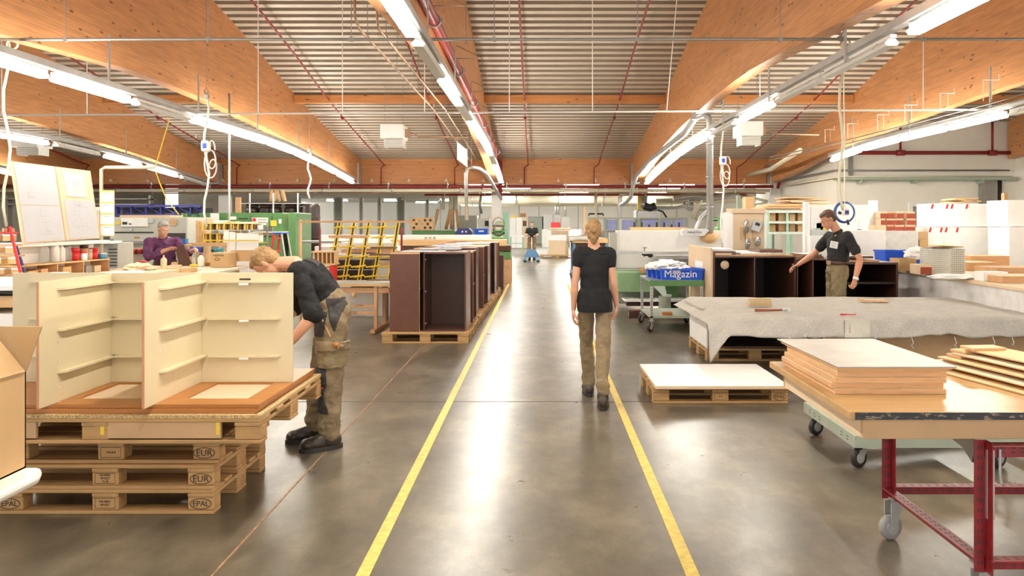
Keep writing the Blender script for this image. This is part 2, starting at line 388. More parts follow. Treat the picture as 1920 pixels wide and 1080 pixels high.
# window in the right wall
b = MB(); b.box(9.55, 9.65, 19.66, 19.8, 1.2, 2.15); b.box(11.65, 11.75, 19.66, 19.8, 1.2, 2.15); b.box(9.65, 11.65, 19.66, 19.8, 2.05, 2.15); b.box(9.65, 11.65, 19.66, 19.8, 1.2, 1.27); b.box(10.6, 10.7, 19.66, 19.8, 1.27, 2.05)
b.build('window_1', m_white, kind='structure')
b = MB(); b.box(9.65, 11.65, 19.76, 19.77, 1.27, 2.05); b.build('window_1_pane', m_glass, kind='structure')
b = MB(); b.box(8.0, 13, 21.5, 21.6, 0, 3); b.build('wall_beyond_window', m_wall, kind='structure')
# far hall: flat ceiling, walls, door
b = MB(); b.box(-18.9, 13.9, 24.3, 63, 3.35, 3.55); b.build('ceiling_far_hall', mat('far_ceiling', (0.60, 0.56, 0.48), 0.7), kind='structure')
b = MB(); b.box(-18.9, 13.9, 62, 62.3, 0, 3.4); b.build('wall_back', m_wall, kind='structure')
for i in range(14):
    b = MB(); b.box(-8+i*1.6, -7.97+i*1.6, 61.97, 62, 0, 3.35); b.build('wall_joint', m_jd, kind='structure')
b = MB(); b.box(13.7, 13.9, 19.9, 62, 0, 3.4); b.build('wall_far_right', m_wall, kind='structure')
b = MB(); b.box(-0.75, 0.28, 61.9, 62, 0, 2.12); b.build('door_1', m_ggrn, kind='structure')
b = MB(); b.box(-0.85, -0.75, 61.85, 62, 0, 2.2); b.box(0.28, 0.38, 61.85, 62, 0, 2.2); b.box(-0.85, 0.38, 61.85, 62, 2.12, 2.2); b.build('door_1_frame', m_steeld, kind='structure')
# partition with windows between the halls, left of the middle column
yp = 29.0
b = MB(); xs0, xs1 = XX(556, yp), XX(852, yp)
b.box(xs0, xs1, yp, yp+0.2, 0, 1.02); b.box(xs0, xs1, yp, yp+0.2, 2.62, 3.4); b.box(xs0-4.5, xs0, yp, yp+0.2, 0, 3.4); b.build('wall_partition', m_wall, kind='structure')
wins = [(562, 628), (640, 676), (678, 710), (712, 746), (757, 800), (802, 850)]
edges = [556]+[e for w in wins for e in w]+[852]
b = MB()
for i in range(0, len(edges), 2): b.box(XX(edges[i], yp), XX(edges[i+1], yp), yp+0.02, yp+0.18, 1.02, 2.62)
b.build('wall_partition_post', m_ggrn, kind='structure')
for i, (a, c) in enumerate(wins):
    x0, x1 = XX(a, yp), XX(c, yp); f = 0.05; b = MB()
    b.box(x0, x0+f, yp, yp+0.1, 1.02, 2.62); b.box(x1-f, x1, yp, yp+0.1, 1.02, 2.62); b.box(x0+f, x1-f, yp, yp+0.1, 2.57, 2.62); b.box(x0+f, x1-f, yp, yp+0.1, 1.02, 1.08)
    w = b.build('window_%d' % (i+2), m_white, kind='structure')
    b = MB(); b.box(x0+f, x1-f, yp+0.05, yp+0.056, 1.08, 2.57); b.build('window_%d_pane' % (i+2), m_glass, kind='structure')
b = MB(); b.box(-18.9, xs0-4.5, 27.8, 28, 0, 3.4); b.build('wall_back_left', mat('dim_wall', (0.42, 0.40, 0.34), 0.7), kind='structure')  # wall colour darkened to carry the gloom of this back corner
# ================================================================ SERVICES UNDER THE ROOF
def lamp_z(y): return 3.25-(0 if y < 15.5 else 0.42*((y-15.5)/6.7)**1.4)
def lamp_unit(x, y0, lit, label, group=None):
    L = 1.57; z0, z1 = lamp_z(y0), lamp_z(y0+L)
    t = thing('fluorescent_fixture', label, 'ceiling light', (x, y0, z0), 0, group)
    sl = (z1-z0)/L
    M = Matrix(((1, 0, 0, 0), (0, 1, 0, 0), (0, sl, 1, 0), (0, 0, 0, 1)))
    b = MB(); b.prism([(-0.028, 0.005), (0.028, 0.005), (0.028, 0.035), (-0.028, 0.035)], 1, 0, L, M); b.build('housing', m_white, t, local=True)
    b = MB(); b.prism([(-0.030, 0.004), (-0.066, -0.035), (-0.048, -0.060), (0.048, -0.060), (0.066, -0.035), (0.030, 0.004)], 1, 0.03, L-0.03, M)
    b.build('diffuser', e_tube if lit else m_plastic, t, local=True)
    for yy in (0.25, 0.8, 1.3):
        b = MB(); b.prism([(-0.070, -0.040), (-0.030, 0.010), (0.030, 0.010), (0.070, -0.040), (0.067, -0.042), (0.030, 0.0055), (-0.030, 0.0055), (-0.067, -0.042)], 1, yy, yy+0.025, M); b.build('clip', m_steel, t, local=True)
    return t
ROWS = [
 ('outermost row', -14.15, [(19.4, 1), (17.7, 1)]),
 ('row over the drawing board', -9.9, [(12.1, 1), (13.8, 1), (15.6, 0), (17.4, 1), (19.3, 1), (21.1, 0)]),
 ('row over the purple-clad worker', -5.4, [(3.38, 1), (5.08, 1), (6.78, 1), (8.48, 1), (10.19, 0), (11.88, 1), (13.57, 1), (15.27, 1), (16.98, 1), (18.7, 1), (20.55, 1)]),  # nearest lamp is out of view, added to brighten the foreground
 ('row beside the big red main', -1.08, [(1.5, 1), (3.25, 1), (4.95, 1), (6.8, 0), (8.56, 1), (10.26, 0), (12.0, 1), (13.7, 1), (15.4, 1), (17.1, 0), (18.8, 1), (20.5, 1)]),  # lamps closest to the camera are unseen, put in as foreground light
 ('row beside the suction duct', 3.15, [(1.4, 1), (3.15, 1), (4.86, 1), (6.77, 0), (8.5, 0), (10.3, 1), (12.2, 0), (13.9, 1), (15.6, 1), (17.3, 1), (19.0, 1), (20.7, 1)]),  # here too the closest lamps are unseen additions for front light
 ('row along the white side wall', 6.95, [(7.9, 1), (9.65, 0), (11.35, 1), (13.05, 1), (14.75, 1), (16.5, 1)]),
]
for rn, x, fx in ROWS:
    vis = [f for f in fx if -0.8 < (1010+1430*x/max(f[0]+1.4, 0.1))/1920 and (f[0] > 4 or abs(x) > 8)]
    for j, (y0, lit) in enumerate(fx):
        far = [f[0] for f in sorted(fx, key=lambda f: -f[0])].index(y0)
        lamp_unit(x, y0, lit, '%s light, %s from the far end of the %s' % ('lit' if lit else 'unlit', ORD[far], rn), 'fluorescent lights of the '+rn)
    ya, yb = min(f[0] for f in fx)-0.3, max(f[0] for f in fx)+1.7
    t = thing('light_rail', 'long galvanised rail carrying the %s of lights' % rn.replace('outermost row', 'outermost short row'), 'rail', (x, ya, 3.3))
    b = MB(); ys = [ya+(yb-ya)*i/16 for i in range(17)]
    for p, q in zip(ys, ys[1:]):
        zp, zq = lamp_z(p)+0.065, lamp_z(q)+0.065
        vs = [V(x+a, yy, zz+c) for yy, zz in ((p, zp), (q, zq)) for a, c in ((-0.045, 0), (0.045, 0), (0.045, 0.075), (-0.045, 0.075))]
        b.add(vs, [(3, 2, 1, 0), (4, 5, 6, 7)]+[(k, (k+1) % 4, 4+(k+1) % 4, 4+k) for k in range(4)])
    b.build('channel', m_steel, t)
    yy = ya+1.5
    while yy < yb:
        zt = max(min(roof(yy)-0.05, lamp_z(yy)+0.75), lamp_z(yy)+0.2)
        b = MB(); b.box(x-0.05-0.012, x-0.047, yy-0.02, yy+0.02, lamp_z(yy)-0.02, zt); b.build('hanger', m_steel, t); yy += 2.55
# the red sprinkler pipes that climb along the roof
SPR = [(-14.0, 'outermost, over the drawing board'), (-9.3, 'second, left of the purple worker'), (-4.8, 'over the yellow racks'), (-2.5, 'just beside the middle beam'), (-0.33, 'straight above the aisle'), (1.85, 'right above the walking woman'), (6.3, 'over the polo-shirted man')]
SPR = [(x, l.replace('left of', 'beside').replace('right above', 'above')) for x, l in SPR]
for x, l in SPR:
    t = thing('sprinkler_pipe', 'thin red sprinkler pipe climbing along the roof, %s' % l, 'sprinkler pipe', (x, 8, 4))
    ys = [7+i*0.9 for i in range(19)]+[23.75]
    b = MB(); pts = [V(x, yy, roof(yy)-0.16-(0.05 if yy > 23 else 0)) for yy in ys]; b.tube(pts, 0.02, 7)
    b.tube([pts[-1], V(x-0.12, 23.8, pts[-1].z-0.08), V(x-0.12, 23.8, 2.83)], 0.019, 7)
    b.build('pipe', m_red, t)
    for yy in (9.5, 12.2, 14.8, 17.9, 20.6):
        b = MB(); z = roof(yy)-0.16; b.cyl((x+0.04, yy, z), (x+0.04, yy, z+0.07), 0.014, n=6); b.cyl((x+0.04, yy, z+0.07), (x+0.04, yy, z+0.08), 0.024, n=8); b.build('sprinkler_head', m_white, t)
    b = MB(); b.cyl((x, 18.6, roof(18.6)-0.16-0.03), (x, 18.68, roof(18.68)-0.19), 0.035, n=8); b.build('coupling', m_red, t)
# big red main beside the middle beam
t = thing('red_main_pipe', 'thick red pipe with clamps running beside the middle beam', 'pipe', (-1.2, 5, 3.9))
pts = [V(-1.19, yy, 3.98-0.021*(yy-6)) for yy in (3, 6, 9, 12, 15, 18, 21, 23)]
b = MB(); b.tube(pts+[V(-1.19, 23.5, 3.58), V(-1.19, 23.7, 3.45), V(-1.19, 23.7, 2.55), V(-1.19, 23.9, 2.45)], 0.06, 14); b.build('main', m_red, t)
for yy in (6.1, 8.7, 11.3, 13.9, 16.5, 19.1, 21.7):
    z = 3.98-0.021*(yy-6)
    b = MB(); b.tube([V(-1.19+0.075*math.cos(a), yy, z+0.075*math.sin(a)) for a in [PI*2*i/14 for i in range(15)]], 0.011, 6); b.box(-1.29, -1.27, yy-0.01, yy+0.01, z-0.02, z+0.02); b.box(-1.11, -1.09, yy-0.01, yy+0.01, z-0.02, z+0.02)
    b.build('pipe_clamp', m_steel, t)
    b = MB(); b.tube([(-1.26, yy+0.3, z+0.25), (-0.85, yy+0.3, z+0.25), (-1.26, yy+0.3, z+0.45)], 0.008, 5); b.tube([(-0.86, yy+0.3, z+0.25), (-0.86, yy+0.3, z-0.2)], 0.004, 4); b.build('cable_bracket', m_steeld, t)
# thin copper pair
t = thing('copper_pipe_pair', 'pair of thin copper-coloured pipes with hangers above the aisle edge', 'pipe', (-1.75, 8, 3.7))
for dx, w in ((-1.93, 0), (-1.72, 0.12)):
    b = MB(); b.tube([V(dx, 8.0+w, 3.98), V(dx, 8.0+w, 3.78), V(dx, 8.2, 3.7), V(dx, 14, 3.7), V(dx, 22, 3.35)], 0.014, 7); b.build('pipe', m_copper, t)
for yy in (8.6, 10.4, 12.2, 14.0, 16.5, 19):
    for dx in (-1.93, -1.72):
        z = 3.7 if yy <= 14 else 3.7-(yy-14)*0.35/8
        b = MB(); b.cyl((dx, yy, z), (dx, yy, roof(yy)), 0.004, n=4); b.cyl((dx, yy-0.015, z), (dx, yy+0.015, z), 0.022, n=8); b.build('hanger_rod', m_steeld, t)
# two pipes across the hall
t = thing('dark_cross_pipe', 'thin dark pipe crossing the whole hall close under the beams', 'pipe', (0, 8, 3.52))
b = MB(); b.tube([(-12, 8.0, 3.535), (12, 8.0, 3.54)], 0.016, 8); b.build('pipe', m_steeld, t)
for i in range(-7, 7):
    x = XX(1195, 8.0)+i*1.5; b = MB(); b.cyl((x, 8.0, 3.53), (x, 8.0, roof(8.0)), 0.005, n=5); b.cyl((x, 7.985, 3.537), (x, 8.015, 3.537), 0.026, n=8); b.build('hanger_rod', m_steeld, t)
t = thing('white_cross_pipe', 'thin white pipe crossing the hall on long white drop rods', 'pipe', (0, 12, 3.32))
b = MB(); b.tube([(-12, 12, 3.29), (7.0, 12, 3.40)], 0.015, 8); b.build('pipe', m_white, t)
for px in (3, 163, 484, 642, 796, 955, 1111, 1250, 1425, 1731):
    x = XX(px, 12); z = 3.29+(x+12)*0.11/19
    b = MB(); b.cyl((x, 12, z), (x+(0.2 if px == 1250 else 0), 12, roof(12)-0.02), 0.008, n=5); b.build('drop_rod', m_white, t)
# pipes on the face of the cross beam
def hpipe(name, label, x0, x1, y, z, r, m, nclip=0, cat='pipe', top=None):
    t = thing(name, label, cat, (x0, y, z)); b = MB(); b.tube([(x0, y, z), (x1, y, z)], r, 10); b.build('pipe', m, t)
    for i in range(nclip):
        x = x0+(i+0.5)*(x1-x0)/nclip; b = MB(); b.cyl((x-0.02, y, z), (x+0.02, y, z), r*1.35, n=10); b.box(x-0.012, x+0.012, y-0.01, y+0.12, z-0.01, z+r*2.5); b.build('pipe_clip', m_steel, t)
        if top: b = MB(); b.cyl((x, y, z+r), (x, y, top), 0.012, n=5); b.build('hanger_rod', m_steel, t)
    return t
hpipe('red_wall_pipe', 'thick red sprinkler main running along the foot of the cross beam', -18.5, 7.3, 23.75, 2.765, 0.052, m_red, 14)
hpipe('cream_wall_pipe', 'thick cream pipe under the red main on the cross beam', -18.5, 7.2, 23.75, 2.64, 0.055, m_creampipe, 12)
hpipe('red_rear_pipe', 'slim red pipe hanging lower behind the cross beam', -3.8, 6.9, 25.4, 2.58, 0.04, m_red, 8, top=3.36)
hpipe('brown_wall_pipe', 'slim copper-brown pipe lowest on the cross beam', -18.5, 7.1, 23.9, 2.565, 0.022, m_copper, 10)
t = hpipe('ventilation_duct', 'large pale round duct hanging across the far hall', -4.6, 9.0, 40, 2.85, 0.24, m_creampipe, 6, 'duct', 3.36)
hpipe('far_cream_pipe', 'slim cream pipe below the large duct of the far hall', -4.6, 9.0, 45, 2.72, 0.08, m_creampipe, 6, top=3.36)
# small fittings on the beam face
for i in range(19):
    x = -14.6+i*1.17
    if x > 7: break
    t = thing('sprinkler_nozzle', 'small cream pipe bracket on the cross-beam face above the red main', 'pipe bracket', (x, 23.95, 2.95), 0, 'pipe brackets on the cross beam')
    b = MB(); b.box(x-0.05, x+0.05, 23.93, 24.0, 2.93, 2.97); b.cyl((x, 23.93, 2.95), (x, 23.93, 3.02), 0.025, n=7); b.build('bracket', m_creampipe, t); t['label'] = 'small cream pipe bracket on the cross-beam face above the red main'
# right wall pipes and cable trays
t = thing('red_wall_main', 'thick red pipe along the white right-hand wall under the beam', 'pipe', (7.5, 19.5, 3.42))
t['label'] = 'thick red pipe turning the corner of the white side wall'
b = MB(); b.tube([(7.4, 23.6, 2.7), (7.5, 23.5, 3.3), (7.62, 23, 3.42), (7.58, 19.6, 3.42), (8.0, 19.5, 3.42), (12.2, 19.5, 3.42)], 0.05, 10); b.build('pipe', m_red, t)
for x in (9.25, 11.6):
    b = MB(); b.tube([(x, 19.5, 3.44), (x, 19.5, 4.3)], 0.03, 8); b.build('riser', m_red, t)
    b = MB(); b.cyl((x-0.1, 19.5, 3.42), (x+0.1, 19.5, 3.42), 0.075, n=10); b.build('coupling', m_red, t)
t = thing('cable_tray', 'grey cable tray with pipes along the white right wall', 'cable tray', (8, 19.4, 2.8))
t['label'] = 'long grey cable tray fixed along the white wall above the window'
b = MB(); b.box(7.6, 12.15, 19.4, 19.68, 2.72, 2.74); b.box(7.6, 12.15, 19.39, 19.41, 2.72, 2.80); b.build('tray', m_ggrn, t)
b = MB(); b.tube([(7.5, 23.8, 2.78), (7.6, 19.45, 2.80), (12.1, 19.5, 2.80)], 0.03, 7); b.build('pipe', m_creampipe, t)
b = MB(); b.tube([(7.5, 23.8, 2.93), (7.58, 19.55, 2.98), (12.1, 19.6, 2.98)], 0.022, 7); b.build('dark_pipe', m_steeld, t)
for x in (8.2, 9.6, 11.3):
    b = MB(); b.box(x, x+0.04, 19.4, 19.7, 2.64, 2.72); b.build('bracket', m_ggrn, t)
t = thing('wall_downpipe', 'dark vertical pipe and grey channel on the white wall beside the tall white units', 'pipe', (11.5, 19.6, 1.2))
b = MB(); b.box(11.35, 11.62, 19.5, 19.69, 1.3, 2.72); b.build('channel', m_steeld, t)
b = MB(); b.cyl((11.85, 19.6, 1.2), (11.85, 19.6, 2.75), 0.05, n=8); b.build('downpipe', m_black, t)
t = thing('wall_downpipe', 'grey square post rising to the beam beside the corner of the white wall', 'post', (7.75, 19.5, 2.7))
b = MB(); b.box(7.98, 8.06, 19.55, 19.66, 2.74, 3.75); b.build('post', m_steeld, t)
# copper heating lines sagging along the right bay
t = thing('cable_run', 'pair of black cables sweeping up along the last beam over the light row', 'cable', (5, 16, 3.4))
for dz in (0, 0.07):
    b = MB(); b.tube([(5.6, 18.5, 3.15+dz), (6.2, 16.0, 3.22+dz), (6.6, 13.0, 3.30+dz), (6.85, 11.3, 3.36+dz), (7.0, 9.5, 3.44+dz)], 0.012, 6); b.build('cable', m_steeld, t)
t = thing('suction_pipe', 'pale round pipe running below the last beam towards the white wall', 'pipe', (5, 20, 3))
b = MB(); b.tube([(6.4, 23.3, 3.1), (6.55, 21.5, 3.15), (6.1, 17.8, 3.32)], 0.06, 10); b.build('pipe', m_creampipe, t)
for i, (px, py, D) in enumerate([(1857, 150, 10.8), (1775, 175, 12.0), (1707, 197, 13.5), (1655, 215, 15.0), (1598, 232, 16.6), (1555, 243, 18.0)]):
    x, z = XX(px, D), ZZ(py, D)
    t = thing('cable_hook', '%s white hook bracket from the window end hanging at the last beam' % ORD[5-i], 'hook', (x, D, z), 0, 'hook brackets under the last beam')
    b = MB(); b.tube([(x-0.1, D, z-0.3), (x-0.1, D, z), (x+0.12, D, z), (x+0.12, D, z+0.08)], 0.007, 5); b.tube([(x+0.02, D, z), (x+0.02, D, z-0.28)], 0.005, 5); b.build('hook', m_white, t)
# heaters
def heater(px, py, D, w, label):
    x, z = XX(px, D), ZZ(py, D); t = thing('unit_heater', label, 'heater', (x, D, z))
    b = MB(); b.box(x-w/2, x+w/2, D-0.3, D+0.3, z-0.13, z+0.18); b.build('casing', m_white, t, bevel=0.01)
    b = MB()
    b.box(x-w*0.38, x-w*0.36, D-0.2, D+0.2, z-0.32, z-0.13); b.box(x+w*0.43, x+w*0.45, D-0.2, D+0.2, z-0.32, z-0.13)
    for k in range(4):
        M = Matrix.Translation((x+w*0.04, D-0.2, z-0.17-k*0.045)) @ Matrix.Rotation(-0.5, 4, 'X'); b.box(-w*0.4, w*0.4, -0.03, 0.03, -0.005, 0.005, M)
    b.build('louvre', m_plastic, t)
    b = MB()
    for dx in (-w*0.4, w*0.4): b.cyl((x+dx, D, z+0.18), (x+dx, D, roof(D)), 0.007, n=5)
    b.build('hanger_rod', m_steeld, t)
    b = MB(); b.tube([(x+w/2, D, z), (x+w/2+0.2, D, z+0.02), (x+w/2+0.3, D, z-0.06), (x+w/2+1.4, D+0.3, z-0.04)], 0.02, 7); b.box(x+w/2, x+w/2+0.12, D-0.06, D+0.06, z-0.08, z+0.1); b.build('supply_pipe', m_copper, t)
heater(739, 251, 17, 0.5, 'white louvred air heater hanging under the roof beside the middle beam')
heater(1402, 246, 16.5, 0.5, 'white louvred air heater hanging under the roof beside the last light row')
t_ = heater(60, 268, 19, 0.66, 'white louvred air heater hanging under the roof above the drawing board')
# suction duct on the right: vertical pipe, elbow, run under the light row
D = 14.0; x = XX(1331, D)
t = thing('extraction_duct', 'galvanised suction duct rising from the saw and running along the lights', 'duct', (x, D, 1.4))
b = MB(); b.tube([(x, D, 1.38), (x, D, 3.45), (x-0.03, D, 3.56), (x-0.1, D, 3.62), (x-0.2, D+0.3, 3.60), (2.92, 15.2, 3.42), (2.87, 19.5, 3.25), (2.83, 22, 3.0), (2.80, 22.6, 2.75), (2.75, 22.8, 2.4), (2.7, 23.3, 2.3), (2.6, 24, 2.2)], 0.062, 14); b.build('duct_pipe', m_steel, t)
for z in (1.9, 2.45, 3.05, 3.3):
    b = MB(); b.cyl((x, D, z), (x, D, z+0.03), 0.07, n=14); b.build('joint_ring', m_steel, t)
b = MB(); b.box(x-0.32, x+0.05, D-0.15, D-0.05, 3.62, 3.68, Matrix.Translation((0, 0, 0))); b.box(x-0.35, x-0.28, D-0.15, D-0.05, 3.5, 3.65); b.build('bracket', m_steel, t)
t = thing('extraction_hose', 'thin pale duct with elbow hanging beside the middle column', 'duct', (XX(878, 19), 19, 2))
b = MB(); xa = XX(875, 19); b.tube([(xa, 19, 1.7), (xa-0.02, 19, 2.85), (xa+0.02, 19, 2.98), (xa+0.12, 19, 3.02), (xa+0.3, 19.2, 3.0), (xa+0.45, 19.6, 2.9), (XX(940, 23), 23, 2.35)], 0.045, 10); b.build('duct_pipe', m_steel, t)
b = MB(); b.cyl((xa+0.12, 19, 3.05), (xa+0.12, 19, roof(19)), 0.006, n=5); b.build('hanger_rod', m_steel, t)
# hanging sign
D = 17; t = thing('hanging_sign', 'white sheet sign hanging on two wires beside the middle beam', 'sign', (XX(866, D), D, 3.1))
b = MB(); x0, x1 = XX(859, D), XX(874, D); b.add([V(x0, D-0.2, ZZ(268, D)), V(x1, D+0.3, ZZ(279, D)), V(x1, D+0.3, ZZ(312, D)), V(x0, D-0.2, ZZ(300, D))], [(0, 1, 2, 3)]); b.add([V(x0, D-0.19, ZZ(268, D)), V(x1, D+0.31, ZZ(279, D)), V(x1, D+0.31, ZZ(312, D)), V(x0, D-0.19, ZZ(300, D))], [(3, 2, 1, 0)]); b.build('sign_board', m_paper, t)
b = MB(); b.cyl((x0, D-0.2, ZZ(268, D)), (x0, D-0.2, 3.7), 0.004, n=4); b.cyl((x1, D+0.3, ZZ(279, D)), (x1, D+0.3, 3.7), 0.004, n=4); b.build('wire', m_steel, t)
# drop hoses
def drop(px, D, ytop, ybot, label, m=m_plastic, coil=True, body=m_white, bodyc=None, r=0.016):
    x = XX(px, D); zt, zb = ZZ(ytop, D), ZZ(ybot, D); t = thing('hanging_hose', label, 'air hose', (x, D, zt))
    b = MB(); b.tube([(x+0.03*math.sin(i*1.3), D+0.02*math.cos(i), zt+(zb-zt)*i/10) for i in range(11)], r, 8); b.build('hose', m, t)
    if coil:
        b = MB(); c = V(x+0.06, D, zt+(zb-zt)*0.42)
        b.tube([c+V(0.07*math.cos(a)+0.02*math.sin(a*0.5), -0.03+0.004*a, 0.16*math.sin(a)-0.02*a) for a in [i*0.45 for i in range(36)]], 0.010, 6); b.build('coiled_loop', m, t)
        b = MB(); b.box(x-0.05, x+0.06, D-0.07, D+0.02, c.z-0.02, c.z+0.13); b.build('connector', body, t, bevel=0.015)
        b = MB(); b.box(x-0.02, x+0.03, D-0.078, D-0.07, c.z+0.02, c.z+0.09); b.build('socket', m_blue, t)
    b = MB(); b.tube([(x, D, zt-0.02), (x-0.03, D, zt+0.05), (x, D, zt+0.1), (x+0.03, D, zt+0.05), (x, D, zt)], 0.008, 6); b.box(x-0.03, x+0.03, D-0.03, D+0.03, zt-0.05, zt); b.build('hook', m_steeld, t)
    b = MB(); b.cyl((x, D, zt+0.09), (x, D, roof(D)+0.01), 0.004, n=4); b.build('hanger_wire', m_steeld, t)
    return t
drop(387, 10.5, 178, 425, 'white hose with a coiled loop and socket hanging above the green machine')
drop(1577, 8.6, 68, 395, 'beige hose hanging down beside the polo-shirted man', m_creampipe, False)
drop(12, 8.6, 60, 425, 'beige hose hanging at the edge of the drawing board', m_creampipe, False)
drop(580, 16, 280, 372, 'thin white hose ending in a plug above the dark fabric rolls', m_white, False, r=0.02)
drop(1354, 13, 190, 470, 'white hose with a looped socket hanging behind the suction duct', m_plastic, True)
t = thing('cable_coil', 'small coil of beige hose hooked below the beam over the polo-shirted man', 'cable', (XX(1585, 8.6), 8.6, 3.6))
b = MB(); c = V(XX(1584, 8.6), 8.55, ZZ(85, 8.6)); b.tube([c+V(0.045*math.cos(a), 0.002*a, 0.07*math.sin(a)) for a in [i*0.5 for i in range(30)]], 0.007, 6); b.build('coil', m_creampipe, t)
t = thing('cable_coil', 'small coil of beige hose hooked below the beam over the parts rack', 'cable', (XX(27, 8.6), 8.6, 3.6))
b = MB(); c = V(XX(27, 8.6), 8.55, ZZ(85, 8.6)); b.tube([c+V(0.06*math.cos(a), 0.002*a, 0.05*math.sin(a)) for a in [i*0.5 for i in range(30)]], 0.007, 6); b.build('coil', m_creampipe, t)
for px, D, l in ((430, 13.5, 'grey pole dropping from the light rail behind the white hose'), (283, 11.2, 'thin yellow cord sagging from the lights over the purple-clad worker')):
    x = XX(px, D); t = thing('drop_pole' if px == 430 else 'hanging_cable', l, 'pole' if px == 430 else 'cable', (x, D, 2))
    b = MB()
    if px == 430: b.cyl((x, D, 0), (x, D, ZZ(175, D)), 0.02, n=8)
    else: b.tube([(-5.4, D, 3.22), (XX(290, D), D, ZZ(317, D)), (XX(300, D), D, ZZ(345, D)), (XX(313, D), D, ZZ(375, D)), (XX(335, D), D, ZZ(402, D))], 0.008, 6)
    b.build('pole' if px == 430 else 'cord', m_steel if px == 430 else m_yel, t)
D = 9.8; x0, x1 = XX(190, D), XX(268, D)
t = thing('hanging_bar', 'white bent pipe frame standing behind the calendar', 'pipe frame', (x0, D, 1.3))
b = MB(); b.tube([(x0, D, 1.001), (x0, D, ZZ(318, D)), (x0+0.05, D, ZZ(314, D)), (XX(290, D), D, ZZ(314, D))], 0.022, 8); b.build('pipe', m_creampipe, t)
# lamps of the far hall
k = 0
FARL = [(1030, 379), (1085, 366), (1150, 380), (960, 366), (1240, 364), (1395, 366), (900, 380), (820, 375), (740, 372), (1300, 368)]
for i, (px, D, zz) in enumerate([(1078, 50, 3.05), (960, 30, 3.05), (1105, 30, 3.08), (1240, 30, 3.05), (1395, 28, 3.0), (870, 44, 3.0), (700, 36, 3.2), (600, 36, 3.2), (1320, 44, 3.0), (800, 52, 3.1), (1180, 56, 3.1), (1010, 56, 3.1)]):
    x = XX(px, D); L = 1.5
    t = thing('fluorescent_fixture', 'lit light hanging in the far hall, %s from the partition windows' % ORD[min(i, 13)] if False else ('lit tube light in the far hall, ' + ['under the large duct', 'beside the middle column', 'above the walking woman', 'by the orange pipe', 'at the side-wall corner', 'over the green post', 'behind the middle window', 'behind the wide window', 'over the lilac screens', 'behind the fabric tubes', 'over the machine shelf', 'above the grey door', 'over the green press', 'over the navy rack', 'over the drawing board'][i]), 'ceiling light', (x, D, zz))
    b = MB(); b.box(x-L/2, x+L/2, D-0.07, D+0.07, zz, zz+0.05); b.build('housing', m_white, t)
    b = MB(); b.box(x-L/2+0.03, x+L/2-0.03, D-0.09, D+0.09, zz-0.06, zz-0.001); b.build('diffuser', emis('far_tube', (1, 0.96, 0.88), 42.0), t)
    b = MB(); b.cyl((x-0.5, D, zz+0.05), (x-0.5, D, 3.36), 0.01, n=5); b.cyl((x+0.5, D, zz+0.05), (x+0.5, D, 3.36), 0.01, n=5); b.build('hanger_rod', m_steel, t)

for D in (32, 39, 46, 53):
    for x in (-14, -10, -6.2, -2.2, 1.8, 5.8, 9.8):
        t = thing('fluorescent_fixture', 'lit tube light under the flat ceiling of the far hall', 'ceiling light', (x, D, 3.2), 0, 'lights under the flat ceiling of the far hall')
        b = MB(); b.box(x-0.75, x+0.75, D-0.06, D+0.06, 3.24, 3.349); b.build('housing', m_white, t)
        b = MB(); b.box(x-0.72, x+0.72, D-0.07, D+0.07, 3.18, 3.239); b.build('diffuser', MATS['far_tube'], t)
